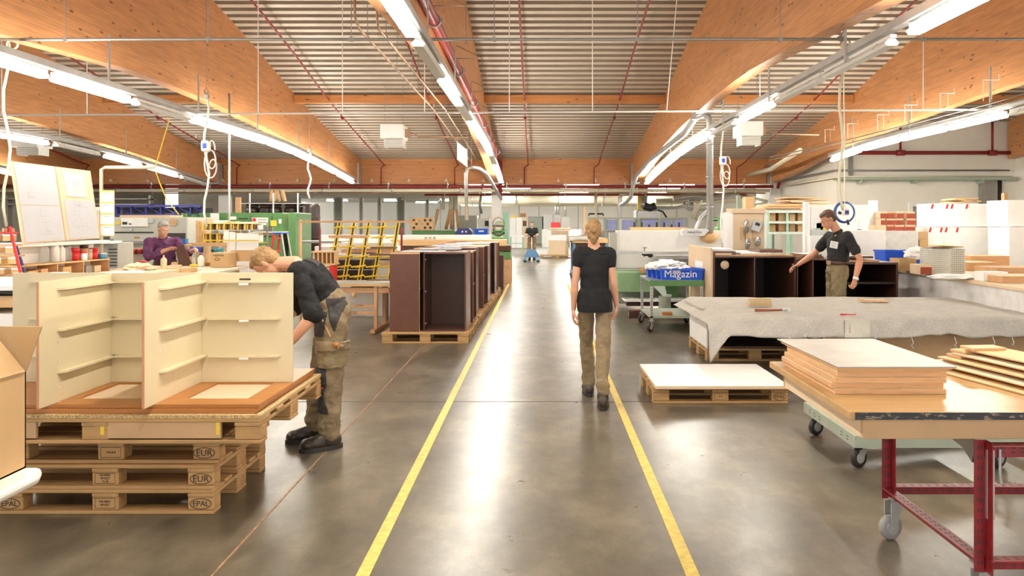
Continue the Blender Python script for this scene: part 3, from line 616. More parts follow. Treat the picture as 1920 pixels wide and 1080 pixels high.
# ================================================================ THINGS
def oval(cx, cz, y, rx, rz_, parent, w=0.004):
    b = MB(); b.tube([V(cx+rx*math.cos(a), y, cz+rz_*math.sin(a)) for a in [2*PI*i/24 for i in range(25)]], w*0.5, 5, False); return b.build('oval_mark', m_ink, parent, local=True)
def make_pallet(label, loc, rz=0, marks=None, group=None, mid=None, L=1.2, Wd=0.8, h=0.144, m=None, skip=None):
    t = thing('wooden_pallet', label, 'pallet', loc, rz, group); k = h/0.144; rnd = random.Random(hash(label) % 1000 if False else len(label)*7+int(loc[0]*100))
    m = m or m_pal
    ys = [-Wd/2+0.0725, -Wd/4+0.018, 0, Wd/4-0.018, Wd/2-0.0725]; ws = [0.145, 0.10, 0.145, 0.10, 0.145]
    for i, (y, w) in enumerate(zip(ys, ws)):
        if skip and i in skip: continue
        e = rnd.uniform(-0.006, 0.006)
        b = MB(); b.box(-L/2+e, L/2+e, y-w/2, y+w/2, 0.122*k, 0.144*k); b.build('top_board', m, t, local=True, bevel=0.004)
    for x in (-L/2+0.0725, 0, L/2-0.0725):
        b = MB(); b.box(x-0.072, x+0.072, -Wd/2, Wd/2, 0.100*k, 0.1215*k); b.build('stringer_board', m_paly, t, local=True, bevel=0.003)
        for y in (-Wd/2+0.05, 0, Wd/2-0.05):
            e = rnd.uniform(-0.004, 0.004); d = 0.05 if y else 0.0725
            b = MB(); b.box(x-0.0725, x+0.0725, y-d+0.004, y+d-0.004, 0.022*k, 0.0995*k); b.build('block', m_pal, t, local=True, bevel=0.005)
    for y, w in ((-Wd/2+0.05, 0.1), (0, 0.145), (Wd/2-0.05, 0.1)):
        b = MB(); b.box(-L/2, L/2, y-w/2, y+w/2, 0, 0.0215*k); b.build('bottom_board', m, t, local=True, bevel=0.004)
    if marks:
        for x, s in marks:
            yy = -Wd/2+0.003
            oval(x, 0.061*k, yy, 0.058, 0.030*k, t); text(s, 0.05 if len(s) < 4 else 0.042, Matrix.Translation((x, yy, 0.060*k)) @ FACE_CAM, m_ink, t, 'stamp_lettering', True)
    if mid:
        b = MB(); yy = -Wd/2+0.003
        b.tube([V(-0.055, yy, 0.035*k), V(0.055, yy, 0.035*k), V(0.055, yy, 0.093*k), V(-0.055, yy, 0.093*k), V(-0.055, yy, 0.035*k)], 0.0015, 4); b.build('stamp_frame', m_ink, t, local=True)
        text(mid, 0.018, Matrix.Translation((0.0, yy, 0.064*k)) @ FACE_CAM, m_ink, t, 'stamp_lettering', True)
    return t
# ---- foreground left: stack of pallets
PH = 0.137; px0 = -1.79-0.6
e = 1.2/2-0.0725
make_pallet('euro pallet stamped EPAL lying on the floor, lowest of the stack', (px0, 4.6, 0), 0, [(e, 'EPAL'), (-e, 'EPAL')], None, 'DE-0841\n491827', h=PH)
make_pallet('euro pallet with a clear EUR stamp, second from the floor in the stack', (px0, 4.6, PH), 0, [(e, 'EUR')], None, '03-NB4\n491827\n7118', h=PH)
make_pallet('darker weathered EUR pallet, third from the floor in the stack', (px0+0.02, 4.62, 2*PH), 0, [(e-0.01, 'EUR')], None, '144-0.0', h=PH)
z4 = 3*PH
t = make_pallet('long pallet topped with chipboard, uppermost of the stack by the bending worker', (-2.4, 4.69, z4), 0, L=1.8, Wd=1.14, h=PH)
for x in (-2.02, -1.36+0.0):
    pass
b = MB(); b.box(-2.40, -1.72, 4.125, 4.145, z4+0.03, z4+0.118); b.build('front_panel', m_mdf, t)
b = MB(); b.box(-3.3, -2.72, 4.125, 4.145, z4+0.03, z4+0.118); b.build('front_panel', m_mdf, t)
for x in (-1.745, -2.37): 
    b = MB(); b.box(x, x+0.02, 4.1235, 4.1245, z4+0.05, z4+0.118); b.build('yellow_tape', m_yel, t)
zb = z4+PH
b = MB(); b.box(-3.35, -1.50, 4.12, 5.26, zb+0.0005, zb+0.020); tag(b.build('chipboard_sheet', m_chip, bevel=0.001), 'thick raw chipboard sheet lying on the top pallet under the orange frames', 'board')
zf = zb+0.0205
# orange frames lying on the sheet
def lying_frame(name, label, x0, x1, y0, y1, z0, z1, holes, m):
    t = thing(name, label, 'wooden frame', ((x0+x1)/2, (y0+y1)/2, z0))
    xs = [x0]+[v for h in holes for v in (h[0], h[1])]+[x1]
    hy0, hy1 = holes[0][2], holes[0][3]
    b = MB(); b.box(x0, x1, y0, hy0, z0, z1); b.build('rail', m, t, bevel=0.002)
    b = MB(); b.box(x0, x1, hy1, y1, z0, z1); b.build('rail', m, t, bevel=0.002)
    for i in range(0, len(xs), 2):
        b = MB(); b.box(xs[i], xs[i+1], hy0, hy1, z0, z1); b.build('stile', m, t, bevel=0.002)
    for h in holes:
        b = MB(); b.box(h[0]+0.002, h[1]-0.002, hy0+0.03, hy1, z0, z0+0.012); b.build('inner_panel', m_mdfl, t)
    return t
m_orange2 = m_orange
lying_frame('orange_cabinet_frame', 'orange-stained wooden frame lying flat, lower of two under the cream panels', -3.32, -1.54, 4.15, 5.22, zf, zf+0.026, [(-2.56, -2.12, 4.34, 4.80), (-1.99, -1.68, 4.34, 4.80)], m_orange)
lying_frame('orange_cabinet_frame', 'orange-stained wooden frame with two openings directly beneath the cream panels', -3.30, -1.525, 4.16, 5.20, zf+0.0265, zf+0.048, [(-2.60, -2.10, 4.30, 4.74-0.02), (-1.99, -1.64, 4.30, 4.74-0.02)], m_orange)
t = thing('black_cable', 'thin black cable curled in the opening of the orange frame', 'cable', (-1.85, 4.5, zf+0.02))
b = MB(); b.tube([(-1.93, 4.36, zf+0.02), (-1.88, 4.46, zf+0.018), (-1.80, 4.40, zf+0.018), (-1.72, 4.48, zf+0.02), (-1.74, 4.60, zf+0.025), (-1.70, 4.62, zf+0.03)], 0.006, 6); b.build('cable', m_black, t)
zt = zf+0.0485
# cream folded panels
t = thing('cream_cabinet_carcass', 'cream laminated cabinet carcass with ledges standing open on the orange frames', 'cabinet', (-2.4, 4.74, zt))
Zt = 1.296; Yb = 4.74
def ledge_rows(): return (1.235, 1.008, 0.775)
for x0, x1 in ((-3.27, -2.665), (-2.655, -2.105), (-2.095, -1.53)):
    b = MB(); b.box(x0, x1, Yb, Yb+0.019, zt, Zt); b.build('back_panel', m_cream, t, bevel=0.001)
for x in (-2.665, -2.105):
    b = MB(); b.box(x, x+0.012, 4.05, Yb-0.001, zt, Zt-0.005); p = b.build('side_panel', m_cream, t, bevel=0.001)
    b = MB(); b.box(x-0.0005, x+0.0125, 4.046, 4.0495, zt, Zt-0.005); b.build('edge_strip', mat('pink_edge', (0.62, 0.30, 0.16), 0.5), p)
    for z in ledge_rows():
        b = MB(); b.prism([(x+0.0125, 4.20), (x+0.045, 4.23), (x+0.045, Yb-0.001), (x+0.0125, Yb-0.001)], 2, z, z+0.013); b.build('ledge', m_cream, t, bevel=0.001)
for x0, x1 in ((-2.652, -2.108), (-2.05, -1.60), (-3.15, -2.68)):
    for z in ledge_rows():
        b = MB(); b.prism([(x0, Yb-0.001), (x0+0.01, Yb-0.035), (x1-0.02, Yb-0.035), (x1, Yb-0.001)], 2, z, z+0.013); b.build('ledge', m_cream, t, bevel=0.001)
    xm = {-2.652: -2.16, -2.05: -1.82, -3.15: -2.9}[x0]
    for z in ledge_rows():
        b = MB(); b.box(xm-0.03, xm+0.03, Yb-0.04, Yb-0.001, z-0.014, z-0.0005); b.build('clip', m_plastic, t, bevel=0.003)
b = MB(); b.box(-1.86, -1.79, Yb-0.002, Yb-0.0005, 1.252, 1.262); b.build('slot', m_ink, t)
for x, z in ((-2.652, 0.84), (-2.652, 0.70), (-2.652, 0.95), (-2.652, 0.62), (-2.092, 0.9)):
    b = MB(); b.cyl((x, 4.21, z), (x+0.006, 4.21, z), 0.004, n=8); b.build('pin', m_plastic, t)
# ---- cardboard box and white-topped table at the edge
t = thing('white_topped_table', 'white padded table top corner under the open cardboard box', 'table', (-2.2, 2.3, 0))
b = MB(); b.prism([(-2.9, 1.75), (-1.76, 1.75), (-1.715, 1.79), (-1.715, 2.62), (-1.75, 2.69), (-2.9, 2.69)], 2, 0.705, 0.745); b.build('table_top', mat('white_foil', (0.78, 0.76, 0.70), 0.35, bump=0.1), t, bevel=0.018, seg=3)
for x, y in ((-2.8, 1.85), (-2.8, 2.6), (-2.35, 1.85), (-2.35, 2.6)):
    b = MB(); b.box(x-0.03, x+0.03, y-0.03, y+0.03, 0, 0.704); b.build('leg', m_pine, t)
t = thing('cardboard_box', 'large open cardboard box with raised flaps on the white table corner', 'box', (-2.1, 2.4, 0.7455))
bx0, bx1, by0, by1, bz0, bz1 = -2.45, -1.798, 2.20, 2.675, 0.7455, 1.085
for a in ((bx0, bx0+0.006, by0, by1), (bx1-0.006, bx1, by0, by1), (bx0, bx1, by0, by0+0.006), (bx0, bx1, by1-0.006, by1)):
    b = MB(); b.box(*a, bz0, bz1); b.build('wall', m_card, t)
b = MB(); b.box(bx0, bx1, by0, by1, bz0, bz0+0.006); b.build('bottom', m_card, t)
def flap(p, q, r, s, n):
    b = MB(); n = Vector(n)*0.005; P = [Vector(v) for v in (p, q, r, s)]
    b.add(P+[v+n for v in P], [(3, 2, 1, 0), (4, 5, 6, 7), (0, 1, 5, 4), (1, 2, 6, 5), (2, 3, 7, 6), (3, 0, 4, 7)]); return b.build('flap', m_card, t)
flap((bx0, by1, bz1), (bx1, by1, bz1), (bx1+0.055, by1-0.0, bz1+0.155), (bx0-0.05, by1+0.02, bz1+0.155), (0, 1, 0))
flap((bx1, by0, bz1), (bx1, by1-0.01, bz1), (bx1-0.075, by1-0.06, bz1+0.14), (bx1-0.075, by0+0.05, bz1+0.14), (1, 0, 0))
# ---- foreground right: work table on a red trolley
TZ = 0.862
t = thing('assembly_table', 'beech-topped assembly table with black taped front edge holding board stacks', 'table', (2.3, 3.5, 0))
b = MB(); b.prism([(1.225, 3.00), (3.6, 3.00), (3.6, 4.10), (1.240, 4.10)], 2, TZ-0.034, TZ); b.build('table_top', mat('table_ply', (0.50, 0.31, 0.13), 0.25, kind='wood', axis=0, amt=0.08), t, bevel=0.004)
m_tape = mat('black_tape', (0.03, 0.03, 0.035), 0.4, kind='scratched', bump=0.2)
b = MB(); b.box(1.245, 3.6, 2.9965, 2.9995, TZ-0.032, TZ-0.003); b.build('edge_tape', m_tape, t)
b = MB(); b.box(1.30, 3.55, 3.06, 3.08, TZ-0.125, TZ-0.0345); b.build('apron', m_mdf, t, bevel=0.002)
b = MB(); b.box(1.30, 1.32, 3.08, 4.03, TZ-0.125, TZ-0.0345); b.build('apron', m_mdfl, t, bevel=0.002)
b = MB(); b.box(1.30, 3.55, 4.03, 4.05, TZ-0.125, TZ-0.0345); b.build('apron', m_mdf, t, bevel=0.002)
t = thing('red_trolley', 'maroon slotted-steel trolley on castors carrying the assembly table', 'trolley', (2.3, 3.45, 0))
def slotted(p0, p1, w, up, parent, name='rail', slots=True):
    """an angle-steel member between p0 and p1: two flanges with rows of punched slots"""
    p0 = Vector(p0); p1 = Vector(p1); d = (p1-p0); L = d.length; d.normalize(); up = Vector(up); up = (up-d*up.dot(d)).normalized(); s = d.cross(up)
    M = Matrix(((d.x, s.x, up.x, p0.x), (d.y, s.y, up.y, p0.y), (d.z, s.z, up.z, p0.z), (0, 0, 0, 1)))
    b = MB(); b.box(0, L, -w, 0, w-0.004, w, M); b.box(0, L, -0.004, 0, 0, w-0.004, M); o = b.build(name, m_maroon, parent, bevel=0.0015)
    if slots:
        b = MB(); u = 0.03
        while u < L-0.03:
            for c in (0.33, 0.62):
                b.box(u, u+0.016, -w*c-0.003, -w*c+0.003, w, w+0.0006, M); b.box(u, u+0.016, 0, 0.0006, w*c-0.003, w*c+0.003, M); b.box(u, u+0.016, -0.0046, -0.004, w*c-0.003, w*c+0.003, M)
            u += 0.042
        b.build('slot_pattern', m_dark, o)
    return o
lx0, lx1, ly0, ly1 = 1.745, 3.2, 3.06, 3.88; zr = 0.215; zh = TZ-0.127
for x in (lx0, lx1):
    for y in (ly0, ly1):
        slotted((x, y, zr-0.01), (x, y, zh), 0.05, (1, 0, 0), t, 'post')
slotted((lx0+0.055, ly0, zr-0.01), (lx0+0.055, ly1, zr-0.01), 0.055, (0, 0, 1), t)
slotted((lx1+0.04, ly0, zr), (lx1+0.04, ly1, zr), 0.055, (0, 0, 1), t)
slotted((lx1, ly1+0.03, zr), (lx0+0.04, ly1+0.03, zr), 0.055, (0, 0, 1), t)
slotted((lx1, ly0, zr), (lx0+0.04, ly0, zr), 0.055, (0, 0, 1), t)
slotted((lx1, ly0, zh-0.07), (lx0+0.04, ly0, zh-0.07), 0.06, (0, 0, 1), t, 'top_rail')
slotted((lx1, ly1, zh-0.07), (lx0+0.04, ly1, zh-0.07), 0.06, (0, 0, 1), t, 'top_rail')
b = MB(); b.prism([(ly0+0.03, zh-0.10), (ly0+0.10, zh-0.06), (ly0+0.45, zh-0.005), (ly0, zh-0.005)], 0, lx0+0.01, lx0+0.02); b.build('gusset', m_steeld, t)
b = MB(); b.box(lx0+0.045, lx0+0.075, ly0-0.02, ly0+0.02, 0.42, 0.70); b.build('clamp_bar', m_steel, t, bevel=0.003)
b = MB(); b.tube([(lx0+0.10, ly0-0.01, 0.70), (lx0+0.10, ly0-0.01, 0.60), (lx0+0.105, ly0-0.01, 0.56)], 0.006, 6); b.build('hook', m_steel, t)
def castor(x, y, ztop, r, parent, m_w=None, ang=0.0, local=False, w=0.035, name='caster'):
    m_w = m_w or m_black
    d = V(math.cos(ang), math.sin(ang), 0); s = V(-d.y, d.x, 0); c = V(x, y, r)-d*0.03
    b = MB(); b.box(x-0.04, x+0.04, y-0.04, y+0.04, ztop-0.006, ztop)
    b.cyl((x, y, ztop-0.03), (x, y, ztop-0.006), 0.022, n=10)
    for sg in (-1, 1):
        o = s*sg*(w/2+0.006); P = [V(x, y, ztop-0.022)+d*0.03, V(x, y, ztop-0.022)-d*0.045, c-d*0.015+V(0, 0, -0.01), c+d*0.015+V(0, 0, -0.01)]
        n = s*0.003; b.add([p+o-n for p in P]+[p+o+n for p in P], [(3, 2, 1, 0), (4, 5, 6, 7), (0, 1, 5, 4), (1, 2, 6, 5), (2, 3, 7, 6), (3, 0, 4, 7)])
    f = b.build(name, m_steel, parent, local=local)
    b = MB(); b._lathe(c-s*w/2, [(r*0.6, 0), (r*0.93, 0.0), (r, w*0.25), (r, w*0.75), (r*0.93, w), (r*0.6, w)], 24, s); b.build('wheel', m_w, f, local=local)
    b = MB(); b.cyl(c-s*(w/2+0.002), c+s*(w/2+0.002), r*0.55, n=20); b.cyl(c-s*(w/2+0.012), c+s*(w/2+0.012), r*0.14, n=8); b.build('hub', m_steel, f, local=local)
    return f
for x in (lx0+0.07, lx1-0.04):
    for y in (ly0+0.05, ly1+0.005): castor(x, y, zr+0.0, 0.062, t, mat('grey_rubber', (0.30, 0.29, 0.28), 0.5), ang=0.3)
# board stacks on the assembly table
GB = 'plywood boards in the stack on the table'
rnd = random.Random(3)
def board(name, label, cat, x0, x1, y0, y1, z0, z1, m, rz=0, group=None, me=None, edge=None, bev=0.0015):
    cx, cy = (x0+x1)/2, (y0+y1)/2
    M = Matrix.Translation((cx, cy, 0)) @ Matrix.Rotation(rz, 4, 'Z')
    b = MB(); b.box(x0-cx, x1-cx, y0-cy, y1-cy, z0, z1, M)
    ms = [m]
    if edge: ms = [m, edge]; b.m = [0, 0, 1, 1, 1, 1]
    return tag(b.build(name, ms, bevel=bev), label, cat, group)
z = TZ+0.0005
names = ['lowest plywood board of the stack under the grey sheet', 'second plywood board from the bottom of the stack under the grey sheet', 'third plywood board, middle of the stack under the grey sheet', 'fourth plywood board, just below the thin boards of the stack']
for i, nm in enumerate(names):
    dx = (0, -0.012, 0.002, 0.016)[i]; board('plywood_board', nm, 'board', 1.283+dx, 1.765+dx*0.5, 3.30+abs(dx), 3.99, z, z+0.0235, m_ply, group=GB, edge=m_plye); z += 0.0240
for i, nm in enumerate(['thin plywood board, second below the grey sheet', 'thin plywood board with a corner jutting out, right under the grey sheet']):
    nm = nm.replace('right under', 'directly under'); board('plywood_board', nm, 'board', 1.30-0.01*i, 1.78+0.012*i, 3.31-0.004*i, 4.02+0.03*i, z, z+0.009, m_ply, group=GB, edge=m_plye, rz=0.01*i); z += 0.0095
board('grey_laminate_sheet', 'thin grey laminate sheet lying on top of the plywood stack', 'sheet', 1.285, 1.805, 3.295, 4.10, z, z+0.006, mat('pale_grey_laminate', (0.45, 0.43, 0.38), 0.4), rz=0.012, edge=m_steeld)
# criss-cross pile of thin boards
GP = 'thin boards of the criss-cross pile'
z = TZ+0.0005; lay = 0
cx, cy = 2.42, 3.62
for k in range(5):
    for j, off in enumerate((-0.26, 0.16)):
        x = cx+off+0.035*k*(1 if j else 1.5)-0.03; L = 0.80-0.03*k
        board('pile_board', '%s board in the %s layer of the criss-cross pile beside the grey sheet' % (('longer left'.replace('left ', '') if j == 0 else 'outer'), ORD[k]), 'board', x-0.11, x+0.11, cy-L/2+0.02*k, cy+L/2-0.01*k, z, z+0.008, m_mdfl if k % 2 else m_pine, rz=0.20, group=GP, edge=m_mdf)
    z += 0.0085
    if k < 4:
        for j, (sx, sy) in enumerate(((-0.24, 0.30), (0.0, -0.12), (0.26, 0.16), (0.22, -0.3))):
            board('spacer_block', '%s spacer board in the %s gap of the criss-cross pile' % (ORD[j], ORD[k]), 'board', cx+sx-0.10+0.02*k, cx+sx+0.08+0.02*k, cy+sy-0.05, cy+sy+0.05, z, z+0.014, m_piney, rz=0.2+0.1*j, group='spacers of the criss-cross pile', edge=m_mdf)
        z += 0.0145
for j, (sx, sy) in enumerate(((-0.16, 0.26), (0.10, -0.02))):
    board('spacer_block', ('small block on top of the criss-cross pile at its far end', 'small block on top of the criss-cross pile near its middle')[j], 'board', cx+sx-0.09, cx+sx+0.09, cy+sy-0.05, cy+sy+0.05, z, z+0.014, m_piney, rz=0.1, edge=m_mdf)
# ---- grey-green low trolley under the table with boxes
t = thing('platform_trolley', 'low pale green metal trolley on black castors behind the assembly table', 'trolley', (2.7, 5.4, 0))
for a in ((2.05, 3.45, 4.95, 4.99), (2.05, 3.45, 5.86, 5.90), (2.05, 2.09, 4.99, 5.86), (3.41, 3.45, 4.99, 5.86)):
    b = MB(); b.box(*a, 0.145, 0.225); b.build('frame_rail', m_ggrn, t, bevel=0.002)
b = MB()
for y0 in (5.05, 5.15, 5.55, 5.65, 5.75):
    b.box(2.0493, 2.0497, y0, y0+0.03, 0.17, 0.176); b.box(2.0493, 2.0497, y0, y0+0.03, 0.19, 0.196)
b.build('slot_pattern', m_dark, t)
for x in (2.13, 3.05, 3.38):
    for y in (5.03, 5.80):
        if x == 3.38: continue
        castor(x, y, 0.143, 0.066, t, ang=0.5)
for x in (2.10, 3.02):
    b = MB(); b.box(x, x+0.03, 4.95, 4.98, 0.226, 0.40); b.build('post', m_white, t)
t = thing('wooden_crate', 'flat beech crate lying on the pale green trolley', 'crate', (2.7, 5.4, 0.226))
b = MB(); b.box(2.14, 3.0, 4.99, 5.80, 0.2265, 0.33); b.build('crate_body', m_pine, t, bevel=0.004)
b = MB(); b.box(2.12, 3.02, 4.985, 5.82, 0.3305, 0.345); b.build('crate_top', m_mdf, t, bevel=0.002)
# ---- white board on a single pallet
make_pallet('single euro pallet stamped EPAL under the white board in the aisle', (1.62, 7.19, 0), 0, [(e, 'EPAL')], None, 'EUR')
board('white_board', 'white laminated board lying on the single pallet in the aisle', 'board', 1.03, 2.22, 6.72, 7.78, 0.1445, 0.172, m_white, rz=0.0, edge=m_mdfl)
# ---- felt-covered assembly bench on a pallet
make_pallet('pallet carrying the dark carcass under the felt-covered bench', (2.53, 9.42, 0), 0, None, L=1.14, Wd=1.05)
make_pallet('long pallet deep under the felt-covered bench', (4.6, 9.3, 0), 0, None, L=2.4, Wd=1.0)
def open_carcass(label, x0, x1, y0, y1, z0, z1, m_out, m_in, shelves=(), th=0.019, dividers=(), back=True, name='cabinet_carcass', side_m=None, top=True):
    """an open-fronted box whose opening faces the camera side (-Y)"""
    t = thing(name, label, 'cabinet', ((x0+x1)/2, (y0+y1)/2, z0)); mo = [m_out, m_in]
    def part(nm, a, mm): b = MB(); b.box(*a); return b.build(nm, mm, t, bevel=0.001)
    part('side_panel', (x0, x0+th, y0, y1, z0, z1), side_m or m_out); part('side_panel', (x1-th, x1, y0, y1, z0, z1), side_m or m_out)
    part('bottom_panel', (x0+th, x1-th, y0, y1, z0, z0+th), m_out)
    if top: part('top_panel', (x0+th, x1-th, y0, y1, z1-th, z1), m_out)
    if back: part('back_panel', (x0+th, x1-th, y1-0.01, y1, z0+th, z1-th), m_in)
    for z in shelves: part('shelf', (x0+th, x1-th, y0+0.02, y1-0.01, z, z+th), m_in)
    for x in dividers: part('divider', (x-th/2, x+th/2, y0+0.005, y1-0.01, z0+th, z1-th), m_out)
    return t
open_carcass('low dark carcass with a white end panel under the corner of the felt', 1.97, 3.05, 8.95, 9.95, 0.145, 0.55, m_brown, m_inner, side_m=m_white)
open_carcass('long dark carcass resting on the deep pallet under the felt', 3.42, 5.7, 8.85, 9.75, 0.145, 0.53, m_brown, m_inner, dividers=(4.2, 5.0))
b = MB(); b.box(3.3, 6.2, 8.0, 8.03, 0.30, 0.46); b.box(3.3, 6.2, 8.05, 8.08, 0.1, 0.30)
t = thing('wooden_beam_stack', 'brown wooden board standing on edge under the felt-covered bench', 'board', (4.7, 8.1, 0))
b = MB(); b.box(3.1, 6.3, 8.25, 8.29, 0.0, 0.50); b.build('upright_board', m_mdf, t, bevel=0.002)
b = MB(); b.box(3.1, 6.3, 8.20, 8.33, 0.5005, 0.54); b.build('capping_board', m_plye, t, bevel=0.002)
t = thing('bench_board', 'orange-brown board carrying the felt blanket, resting on the dark carcasses', 'board', (4, 9, 0.56))
b = MB(); b.box(2.02, 6.3, 8.15, 10.0, 0.5505, 0.60); b.build('board', m_orange, t, bevel=0.003)
b = MB(); b.box(1.90, 2.5, 8.9, 9.9, 0.6005, 0.615); b.build('inlay', m_felt, t)
# felt blanket: draped sheet with solid thickness
def felt():
    nx, ny = 150, 56; x0, x1, y0, y1 = 1.72, 6.5, 7.62, 10.12; zt = 0.628
    ex0, ey0 = 1.99, 8.08
    vs = []
    for j in range(ny+1):
        for i in range(nx+1):
            u, v = i/nx, j/ny; x = x0+(x1-x0)*u; y = y0+(y1-y0)*v
            dx = max(0, ex0-x); dy = max(0, ey0-y); 
            wob = noise.noise(V(x*1.3, 3.1, 0))*0.07+noise.noise(V(x*4.5, 8.1, 2))*0.025
            hang = dy*(0.46+wob*1.6)
            yy = ey0-min(dy, 0.05+0.10*dy)-abs(noise.noise(V(x*3, y*2, 5)))*0.03*min(1, dy*6) if dy > 0 else y
            xx = ex0-dx*0.75 if dx > 0 else x
            z = zt-max(0, hang)-dx*0.35-0.10*min(dx, dy)*4
            if dx > 0 and dy > 0: z -= 0.15*min(dx, dy)*2.0
            z += 0.009*noise.noise(V(x*2.2, y*3.0, 0.3))+0.010*noise.noise(V(x*9, y*6, 4))*(1 if dy > 0 else 0.35)+0.010*abs(noise.noise(V(x*1.5, y*5, 9)))
            if dy > 0: yy += 0.018*noise.noise(V(x*11, z*8, 1))
            vs.append(V(xx, yy, max(z, 0.03)))
    b = MB(); b.add(vs, [(j*(nx+1)+i, j*(nx+1)+i+1, (j+1)*(nx+1)+i+1, (j+1)*(nx+1)+i) for j in range(ny) for i in range(nx)], True)
    t = thing('felt_blanket', 'grey fleece blanket draped over the long low bench', 'blanket', (4, 8.5, 0.6))
    o = b.build('blanket', m_felt, t, smooth=True); s = o.modifiers.new('s', 'SOLIDIFY'); s.thickness = 0.007; s.offset = -1
    b = MB(); xs = [3.20+0.04*i for i in range(8)]
    b.add([V(xx, 7.985, z) for z in (0.415, 0.60) for xx in (3.20, 3.46)]+[V(xx, 7.97, z) for z in (0.415, 0.60) for xx in (3.20, 3.46)], [(4, 5, 7, 6), (0, 2, 3, 1), (0, 1, 5, 4), (2, 6, 7, 3)])
    b.build('sewn_label', mat('label_cloth', (0.62, 0.60, 0.52), 0.8), t)
    text('25 05 11', 0.022, Matrix.Translation((3.25, 7.966, 0.50)) @ FACE_CAM @ Matrix.Rotation(PI/2, 4, 'Z'), m_redp, t)
    b = MB(); b.tube([(3.16, 8.0, 0.645), (3.24, 8.02, 0.647), (3.21, 8.1, 0.645), (3.3, 8.05, 0.645), (3.36, 8.08, 0.645)], 0.005, 5); b.build('red_scribble', m_redp, t)
    rnd = random.Random(5)
    for k, x in enumerate((2.62, 2.78, 2.98, 3.52, 3.9, 4.35, 4.75, 4.95, 5.1, 5.3)):
        L = 0.14 if k == 1 else rnd.uniform(0.03, 0.06)
        z1 = 0.36 if k != 1 else 0.38; b = MB(); b.tube([(x, 7.98, z1+0.06), (x+0.01, 7.955, z1), (x-0.01, 7.96, z1-L*0.5), (x+0.015, 7.96, z1-L)], 0.003, 5); b.build('loose_thread', m_paper, t)
felt()
t = thing('hammer', 'hammer with a dark red handle lying on the felt blanket', 'hammer', (2.6, 8.45, 0.65))
b = MB(); b.tube([(2.37, 8.36, 0.655), (2.52, 8.36, 0.655), (2.68, 8.37, 0.657)], [0.017, 0.014, 0.012], 8); b.build('handle', mat('hammer_handle', (0.28, 0.07, 0.03), 0.4), t)
b = MB(); b.tube([(2.67, 8.37, 0.66), (2.74, 8.37, 0.665)], 0.018, 8); b.tube([(2.735, 8.33, 0.665), (2.735, 8.42, 0.665)], [0.022, 0.020], 10); b.tube([(2.735, 8.42, 0.665), (2.78, 8.48, 0.665)], [0.012, 0.005], 6); b.build('head', m_steel, t)
t = thing('wooden_block', 'small wooden block with a lighter end standing behind the hammer', 'block', (2.55, 8.75, 0.65))
b = MB(); b.prism([(2.44, 0.645), (2.71, 0.645), (2.70, 0.70), (2.70, 0.735), (2.46, 0.735), (2.46, 0.70)], 1, 8.85, 8.95); b.build('block', mat('block_wood', (0.50, 0.37, 0.20), 0.6, kind='wood', axis=0), t, bevel=0.004)
t = thing('wooden_offcut', 'thin pine strip lying on the felt near the polo-shirted man', 'offcut', (4.2, 9.3, 0.65))
b = MB(); b.prism([(XX(1612, 9.4), 0.645), (XX(1664, 9.4), 0.640), (XX(1664, 9.4), 0.665), (XX(1622, 9.4), 0.668), (XX(1611, 9.4), 0.68)], 1, 9.36, 9.44); b.build('strip', m_pine, t)
# ---- row of dark cabinets on pallets beside the left floor line
def side_cab(label, x0, x1, y0, y1, z0, z1, kind):
    th = 0.02; t = thing('dark_cabinet', label, 'cabinet', ((x0+x1)/2, (y0+y1)/2, z0), 0, 'dark cabinets waiting on pallets')
    def part(nm, a, mm, bv=0.001): b = MB(); b.box(*a); return b.build(nm, mm, t, bevel=bv)
    if kind == 'closed':                                  # its side panel faces the camera, opening turned to +X
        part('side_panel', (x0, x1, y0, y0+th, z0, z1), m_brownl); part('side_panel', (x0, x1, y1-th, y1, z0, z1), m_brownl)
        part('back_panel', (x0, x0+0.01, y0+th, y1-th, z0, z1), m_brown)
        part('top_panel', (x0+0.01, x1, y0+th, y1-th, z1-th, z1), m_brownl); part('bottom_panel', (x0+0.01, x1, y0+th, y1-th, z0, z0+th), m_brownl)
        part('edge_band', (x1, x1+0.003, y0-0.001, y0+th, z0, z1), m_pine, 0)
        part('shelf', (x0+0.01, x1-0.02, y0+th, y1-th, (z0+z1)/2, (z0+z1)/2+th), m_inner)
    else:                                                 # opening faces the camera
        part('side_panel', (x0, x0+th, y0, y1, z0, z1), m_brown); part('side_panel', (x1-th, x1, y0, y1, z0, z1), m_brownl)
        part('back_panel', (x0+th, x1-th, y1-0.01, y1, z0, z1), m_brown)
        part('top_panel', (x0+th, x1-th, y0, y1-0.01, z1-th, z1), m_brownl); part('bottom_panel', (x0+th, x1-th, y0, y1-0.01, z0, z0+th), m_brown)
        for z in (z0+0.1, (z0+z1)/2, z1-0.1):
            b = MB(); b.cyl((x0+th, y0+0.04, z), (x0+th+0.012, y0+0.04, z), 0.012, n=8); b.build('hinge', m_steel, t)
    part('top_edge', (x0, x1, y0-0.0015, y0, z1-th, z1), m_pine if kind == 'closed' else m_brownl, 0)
    return t
xr = lambda y: -0.965+(y-10.2)*0.0125
for i in range(8):
    y = 10.6+i*0.93
    make_pallet('pallet under the dark cabinets, %s from the trestle bench end' % ORD[i], (xr(y)-0.56, y, 0), 0, None, 'pallets under the row of dark cabinets', L=1.13 if i else 1.16)
ks = 0
